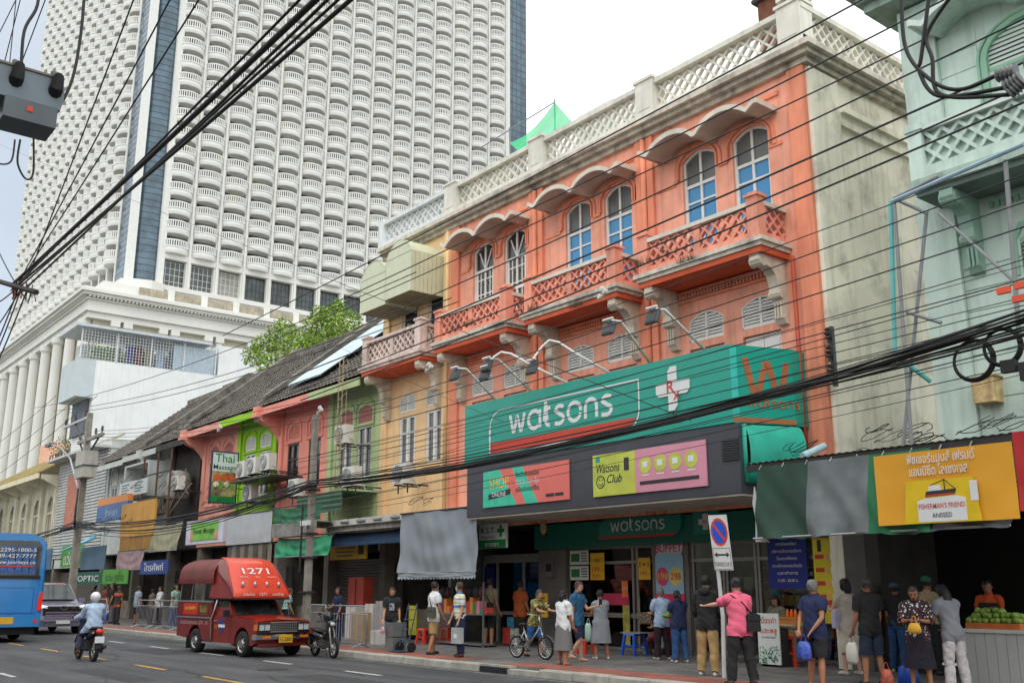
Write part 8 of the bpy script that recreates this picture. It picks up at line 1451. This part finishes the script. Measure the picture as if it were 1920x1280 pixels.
p=sp(1192,1228); tag(MB().box(p[0]-.3,p[0]+.35,p[1]-.2,p[1]+.25,.668,.69).build('tray_board',M('grey_board',S(150,150,148),.6)),'grey board laid on the blue stool','board')
# snack stall
x,y=sp(1488,1248); t=thing('snack_box',(x,y,.76),'orange insulated snack box on the red stool','box'); MB().box(x-.28,x+.3,y-.22,y+.22,.765,1.1).build('box',M('snack_orange',S(224,150,76),.5,.06),t); MB().box(x-.3,x+.32,y-.24,y+.24,1.1,1.14).build('lid',M('snack_orange2',S(206,130,60),.5),t); MB().box(x-.1,x+.2,y-.226,y-.221,.85,1.0).build('label_patch',M('cream_patch',S(230,216,180),.5),t); MB().fprism(Fr((x-.1,y-.23,.87)),[(0,0),(.1,.0),(.12,.1),(.03,.1)],0,.003).build('print_mark',M('orange_mark',S(220,120,40),.5),t)
for k in range(3): tag(MB().lathe([(.035,0),(.04,.02),(.036,.1),(.02,.14),(.02,.16)],(x-.1+.1*k,y+.05,1.141),n=8).build('sauce_bottle',M('sauce_orange',S(226,110,40),.4)),'orange sauce bottle on the snack box','bottle','sauce bottles on the snack box')
a=az(1438,1250,.15); f=Fr((a.x-.28,a.y+.15,.2)); t=sheet('stall_sign_board','white snack sign with red Thai writing and green leaves','sign',f,.55,1.02,WP,.03); text('เมี่ยงคำ',f,.28,.82,.16,SRED,t,width=.42,d=.032); text('ใบชะพลู',f,.28,.62,.16,SRED,t,width=.42,d=.032); text('สด สะอาด อร่อย',f,.28,.52,.06,DTX,t,width=.36,d=.032); lf=MB(); rn=random.Random(3)
for q in range(70): u,v=rn.uniform(.04,.5),rn.uniform(.03,.34); an=rn.uniform(0,6.3); l_=.07; lf.fprism(f,[(u,v),(u+l_*.5*math.cos(an+.4),v+l_*.5*math.sin(an+.4)),(u+l_*math.cos(an),v+l_*math.sin(an)),(u+l_*.5*math.cos(an-.4),v+l_*.5*math.sin(an-.4))],.031+.0004*q,.0313+.0004*q,q%2)
tag(lf.build('leaf_print',[M('leaf_print_a',S(30,110,80),.5),M('leaf_print_b',S(90,170,130),.5)],t),kind='stuff'); MB().box(a.x-.25,a.x-.2,a.y+.15,a.y+.5,.15,.9).box(a.x+.2,a.x+.25,a.y+.15,a.y+.5,.15,.9).build('easel_leg',DMET,t)
t=thing('snack_table',(-14.0,18.3,.15),'low snack table with trays and bags before the glass','table'); MB().box(-14.8,-13.1,17.95,18.5,.92,.96).build('table_top',STEEL,t)
for x_ in (-14.75,-13.15):
    for y_ in (18.0,18.45): MB().box(x_-.02,x_+.02,y_-.02,y_+.02,.15,.92).build('leg',STEEL,t)
rn=random.Random(9)
for k in range(14): x_=-14.7+.12*k; tag(MB().ball((x_,18.2+rn.uniform(-.12,.12),1.0),(.06,.06,.05),7,5).build('snack_packet',M('packet%d'%(k%3),(S(196,170,130),S(226,220,206),S(150,170,110))[k%3],.5,.2,12)),'small wrapped snack on the low snack table','snack','snacks on the low table')
# fruit counter
cx=ay(1850,1170,17.2).x; ct=thing('fruit_counter',(-7.6,17.3,.15),'white panelled fruit counter with round green emblem','counter'); MB().box(-9.1,-5.5,17.1,17.9,1.0,1.06).build('counter_top',M('counter_top',S(206,206,202),.5),ct)
for k in range(20): MB().box(-9.05+.178*k,-9.05+.178*k+.17,17.13,17.15,.17,1.0).build('front_plank',M('counter_plank',S(190,192,190),.6,.06,4),ct)
MB().box(-9.05,-5.5,17.15,17.85,.16,1.0).build('body',M('counter_plank',S(190,192,190)),ct); f=Fr((-7.35,17.12,.62)); MB().fprism(f,[(.24*math.cos(q*math.pi/14),.24*math.sin(q*math.pi/14)) for q in range(28)],0,.006).build('emblem',M('emblem_cream',S(216,220,200),.5),ct); MB().fprism(f,[(.19*math.cos(q*math.pi/14),.19*math.sin(q*math.pi/14)) for q in range(28)],.007,.01).build('emblem_disc',M('emblem_green',S(96,150,80),.5,.4,14),ct); MB().ribbon(f,[(.225*math.cos(q*math.pi/14),.225*math.sin(q*math.pi/14)) for q in range(28)],.012,.0065,.0105,closed=True).build('emblem_ring',M('emblem_dgreen',S(40,90,60),.5),ct)
t=thing('fruit_tray',(-8.5,17.4,1.06),'wooden tray on the counter heaped with green fruit','tray'); MB().box(-9.02,-8.1,17.15,17.6,1.061,1.16).build('tray',M('tray_wood',S(196,110,50),.6,.15,6),t)
k=0; GF_=M('guava_green',S(128,160,66),.5,.3,9); gm=MB().ball((0,0,0),(.056,.056,.053),10,7).mesh('guava',GF_,True)
for lay,(nx,ny) in enumerate(((9,4),(8,3),(5,2))):
    for i in range(nx):
        for j in range(ny): tag(link('guava',gm,loc=(-8.97+.055*lay+.1*i+rn.uniform(-.02,.02),17.2+.05*lay+.11*j+rn.uniform(-.02,.02),1.205+.075*lay+rn.uniform(-.012,.012))),'round green guava heaped in the wooden tray','fruit','guavas heaped in the tray')
t=thing('price_board',(-6.5,17.0,.9),'yellow green fruit poster with red prices on the counter','poster'); f=Fr((-7.1,17.08,.72)); MB().fbox(f,0,.62,0,.36,0,.01).build('sheet',M('price_yellow',S(226,216,140),.5,.1),t)
for k in range(4): MB().fbox(f,.04+.3*(k%2),.26+.3*(k%2),.04+.16*(k//2),.15+.16*(k//2),.011,.014).build('print_block',M(('pb_a','pb_b')[k%2],(S(150,180,110),S(206,150,120))[k%2],.5,.3,20),t); text(('20','30','50','40')[k],f,.12+.3*(k%2),.03+.16*(k//2),.08,SRED,t,d=.016)
for k in range(10): tag(MB().ball((-7.0+.12*k,17.45,1.1),(.06,.07,.045),8,5).build('bagged_snack',M('pastry',S(206,170,110),.6,.2,12)),'golden wrapped pastry on the fruit counter','snack','pastries on the fruit counter')
carrier(az(1705,1283,.15)+Vector((0,0,.42)),M('blue_bag2',S(40,90,200),.4,.2),'blue plastic bag standing on the pavement below the floral blouse',.4,.34); carrier(az(1690,1286,.15)+Vector((-.25,0,.36)),M('red_white_bag',S(206,110,90),.4,.5,9),'red and white plastic bag on the pavement edge',.26,.28)
# hand trolley and crates by the kerb
p=az(757,1222,.15); t=thing('hand_trolley',(p.x,p.y,.15),'blue grey hand trolley with two wheels near the kerb','trolley'); TB=M('trolley_blue',S(60,76,100),.5)
for dy in (-.2,.2): MB().tube([(p.x+dy,p.y,.3),(p.x+dy,p.y+.25,1.35)],.018,6).build('upright',TB,t)
for k in range(4): MB().tube([(p.x-.2,p.y+.06*k,.45+.25*k),(p.x+.2,p.y+.06*k,.45+.25*k)],.014,6).build('rung',TB,t)
MB().box(p.x-.25,p.x+.25,p.y-.3,p.y,.17,.19).build('toe_plate',TB,t)
for s_ in (-1,1): MB().lathe([(.05,-.03),(.12,-.03),(.13,0),(.12,.03),(.05,.03)],(p.x+s_*.28,p.y+.05,.28),'x',16).build('wheel',TYRE,t)
for k in range(2): c=MB(); x0_,y0_,z0_=p.x-.75,p.y-.1,.15+.37*k; c.box(x0_,x0_+.38,y0_,y0_+.4,z0_,z0_+.03); [c.box(x0_,x0_+.38,y0_+q,y0_+q+.02,z0_+.03,z0_+.35) for q in (0,.38)]; [c.box(x0_+q,x0_+q+.02,y0_+.02,y0_+.38,z0_+.03,z0_+.35) for q in (0,.36)]; tag(c.build('metal_crate',M('crate_grey',S(140,144,146),.4,.15,metal=.5)),('lower','upper')[k]+' grey metal crate stacked beside the hand trolley','crate')
# cartons
CB=[M('carton_brown',S(176,150,116),.8,.08,3),M('carton_white',S(206,202,200),.8,.06,3),M('carton_grey',S(160,156,160),.8,.08,3)]; rn=random.Random(21)
for i,(px,py,w2,h2,m) in enumerate(((668,1200,.75,.85,0),(690,1200,.5,.55,1),(712,1204,.62,.6,2),(702,1207,.5,.38,1),(655,1196,.6,.5,1),(722,1197,.5,.95,0))):
    a=az(px,py,.15)
    for k in range(2 if i in(1,2,4) else 1):
        z=.15+k*(h2+.005); tag_=thing('carton',(a.x,a.y,z),('brown carton','white carton','pale grey carton')[m]+' '+('behind the barrier end','next to the brown carton behind the barrier','near the black printed shirt','low at the pavement edge','at the back beside the barrier','tall beside the walker in teal shorts')[i]+(', stacked on top' if k else ''),'carton','cartons stacked by the dim shop'); MB().box(a.x-w2/2,a.x+w2/2,a.y,a.y+w2*.8,z,z+h2).build('box',CB[m],tag_); MB().box(a.x-.03,a.x+.03,a.y-.003,a.y,z,z+h2).build('tape',M('tape_tan',S(196,176,140),.5),tag_)
# goods under grey awning
t=thing('goods_rack',(-22.9,16.2,.15),'rack of bags and goods under the grey awning','rack'); MB().box(-25.4,-22.8,17.2,17.6,1.0,1.04).box(-25.4,-22.8,17.2,17.6,.2,.24).build('shelf_board',STEEL,t)
for x_ in (-25.35,-24.1,-22.85): MB().box(x_-.02,x_+.02,17.2,17.24,.15,1.9).build('post',STEEL,t)
for k in range(16): x_=-25.3+.16*k; tag(MB().box(x_,x_+.14,17.25,17.5,1.042,1.15+rn.uniform(.02,.35)).build('boxed_goods',M('product_%d'%rn.randrange(9),(1,1,1,1))),'small boxed goods on the rack under the grey awning','goods','goods on the awning rack')
for k in range(9): x_=-25.2+.27*k; tag(MB().ball((x_,17.3,1.62),(.11,.09,.16),8,6).build('hanging_bag',M('hbag%d'%(k%3),((.02,.02,.022,1),S(60,60,66),S(90,50,40))[k%3],.6,.2)),'dark bag hanging in a row under the grey awning','bag','bags hanging under the grey awning')
t=thing('notice_stand',(-23.6,15.9,.15),'yellow notice board standing behind the hand trolley','sign'); a=az(790,1200,.15); MB().box(a.x-.75,a.x-.3,a.y,a.y+.03,.3,1.2).build('board',M('yellow_notice',S(216,206,60),.6,.2,9),t); MB().box(a.x-.73,a.x-.7,a.y+.03,a.y+.3,.15,1.2).build('leg',DMET,t)
f=Fr((-20.95+.2,17.9,.75)); t=sheet('yellow_menu_board','small yellow menu board near the bicycle','sign',Fr((-22.2,18.6,.95)),.5,.65,YP,.03)
for k in range(5): MB().fbox(Fr((-22.2,18.6,.95)),.06,.4,.1+.1*k,.14+.1*k,.031,.034).build('print_line',DTX,t)
for k,(x_,c,l_) in enumerate(((-23.2,S(206,60,50),'red printed carton of goods on the dispensary step'),(-22.85,S(200,206,196),'white printed carton of goods on the dispensary step'),(-23.0,S(60,150,190),'blue carton of goods on top of the red one'))): tag(MB().box(x_-.16,x_+.16,18.3,18.6,.2+(.46 if k==2 else 0),.64+(.3 if k==2 else 0)).build('goods_carton',M('gcart%d'%k,c,.5,.4,14)),l_,'carton')
t=thing('red_post_box',(-30.3,17.6,.15),'red wooden cabinet behind the concrete pole','cabinet'); MB().box(-30.9,-29.9,17.5,17.9,.15,2.1).build('cabinet',M('red_cabinet',S(150,50,34),.6,.15,3),t); MB().box(-30.42,-30.38,17.48,17.5,.2,2.05).build('door_gap',BLACK,t)
# rooftop net and pot, plants on ledges
NET=M('green_net',S(60,196,130),.7,.12,2,alpha=.82); t=thing('shade_net',(-21.5,20,15),'green shade net stretched on poles above the roof parapet','net'); q=[ay(955,268,20.5),ay(1040,192,20.6),ay(1082,240,19.6),ay(985,295,19.4)]
m=MB(); n=10; rows=[]
for i in range(n+1):
    u=i/n; row=[]
    for j in range(n+1):
        v=j/n; p_=q[0].lerp(q[1],u).lerp(q[3].lerp(q[2],u),v); p_.z-=.28*math.sin(math.pi*u)*(1-.6*v); row.append(p_)
    rows.append(row)
m.loft(rows,closed=False,caps=False); m.build('net',NET,t,True); MB().tube([q[1]+Vector((0,0,-2.2)),q[1]+Vector((0,0,.1))],.03,6).build('pole',GP,t); MB().tube([ay(955,240,20.5),ay(957,300,20.5)],.03,6).build('pole',GP,t); MB().tube([ay(900,278,20),q[1]],.02,6).build('pole',GP,t); MB().box(q[1].x-.6,q[1].x+1.2,22.2,24,14,ay(1040,235,22).z).build('stair_hut',WBM,t)
c=ay(1452,12,19.5); t=thing('roof_shrine',(c.x,19.5,14.1),'brown pillar with orange top on the roof corner','chimney'); MB().box(c.x-.3,c.x+.3,19.2,19.8,14,c.z+.1).build('pillar',M('brown_brick',S(110,64,44),.8,.2,6),t); MB().box(c.x-.42,c.x+.42,19.1,19.9,c.z+.1,c.z+.2).build('cap_slab',DKW,t); MB().lathe([(.35,.2),(.38,.3),(.3,.42),(.1,.5)],(c.x,19.5,c.z),n=12).build('orange_top',M('orange_ceramic',S(236,140,50),.4),t,True)
rn=random.Random(4)
for i,(px,py,Y) in enumerate(((1205,495,17.2),(1285,490,17.2),(1000,580,17.2),(1080,575,17.25),(880,610,17.2))):
    a=ay(px,py,Y); t=thing('ledge_weeds',a,('dry weeds at the end of the nearest orange balcony','dry weeds on the middle of the nearest orange balcony','dry weeds at the corner of the middle balcony','weeds on the middle balcony ledge','weeds on the balcony next to the tan house')[i],'weeds'); m=MB()
    for q_ in range(60): b=a+Vector((rn.uniform(-.25,.25),rn.uniform(-.04,.04),0)); m.tube([b,b+Vector((rn.uniform(-.08,.08),rn.uniform(-.08,.02),rn.uniform(.05,.22)))],[.006,.002],3)
    tag(m.build('stems',M('dry_weed',S(96,78,56),.9,.3),t),kind='stuff')
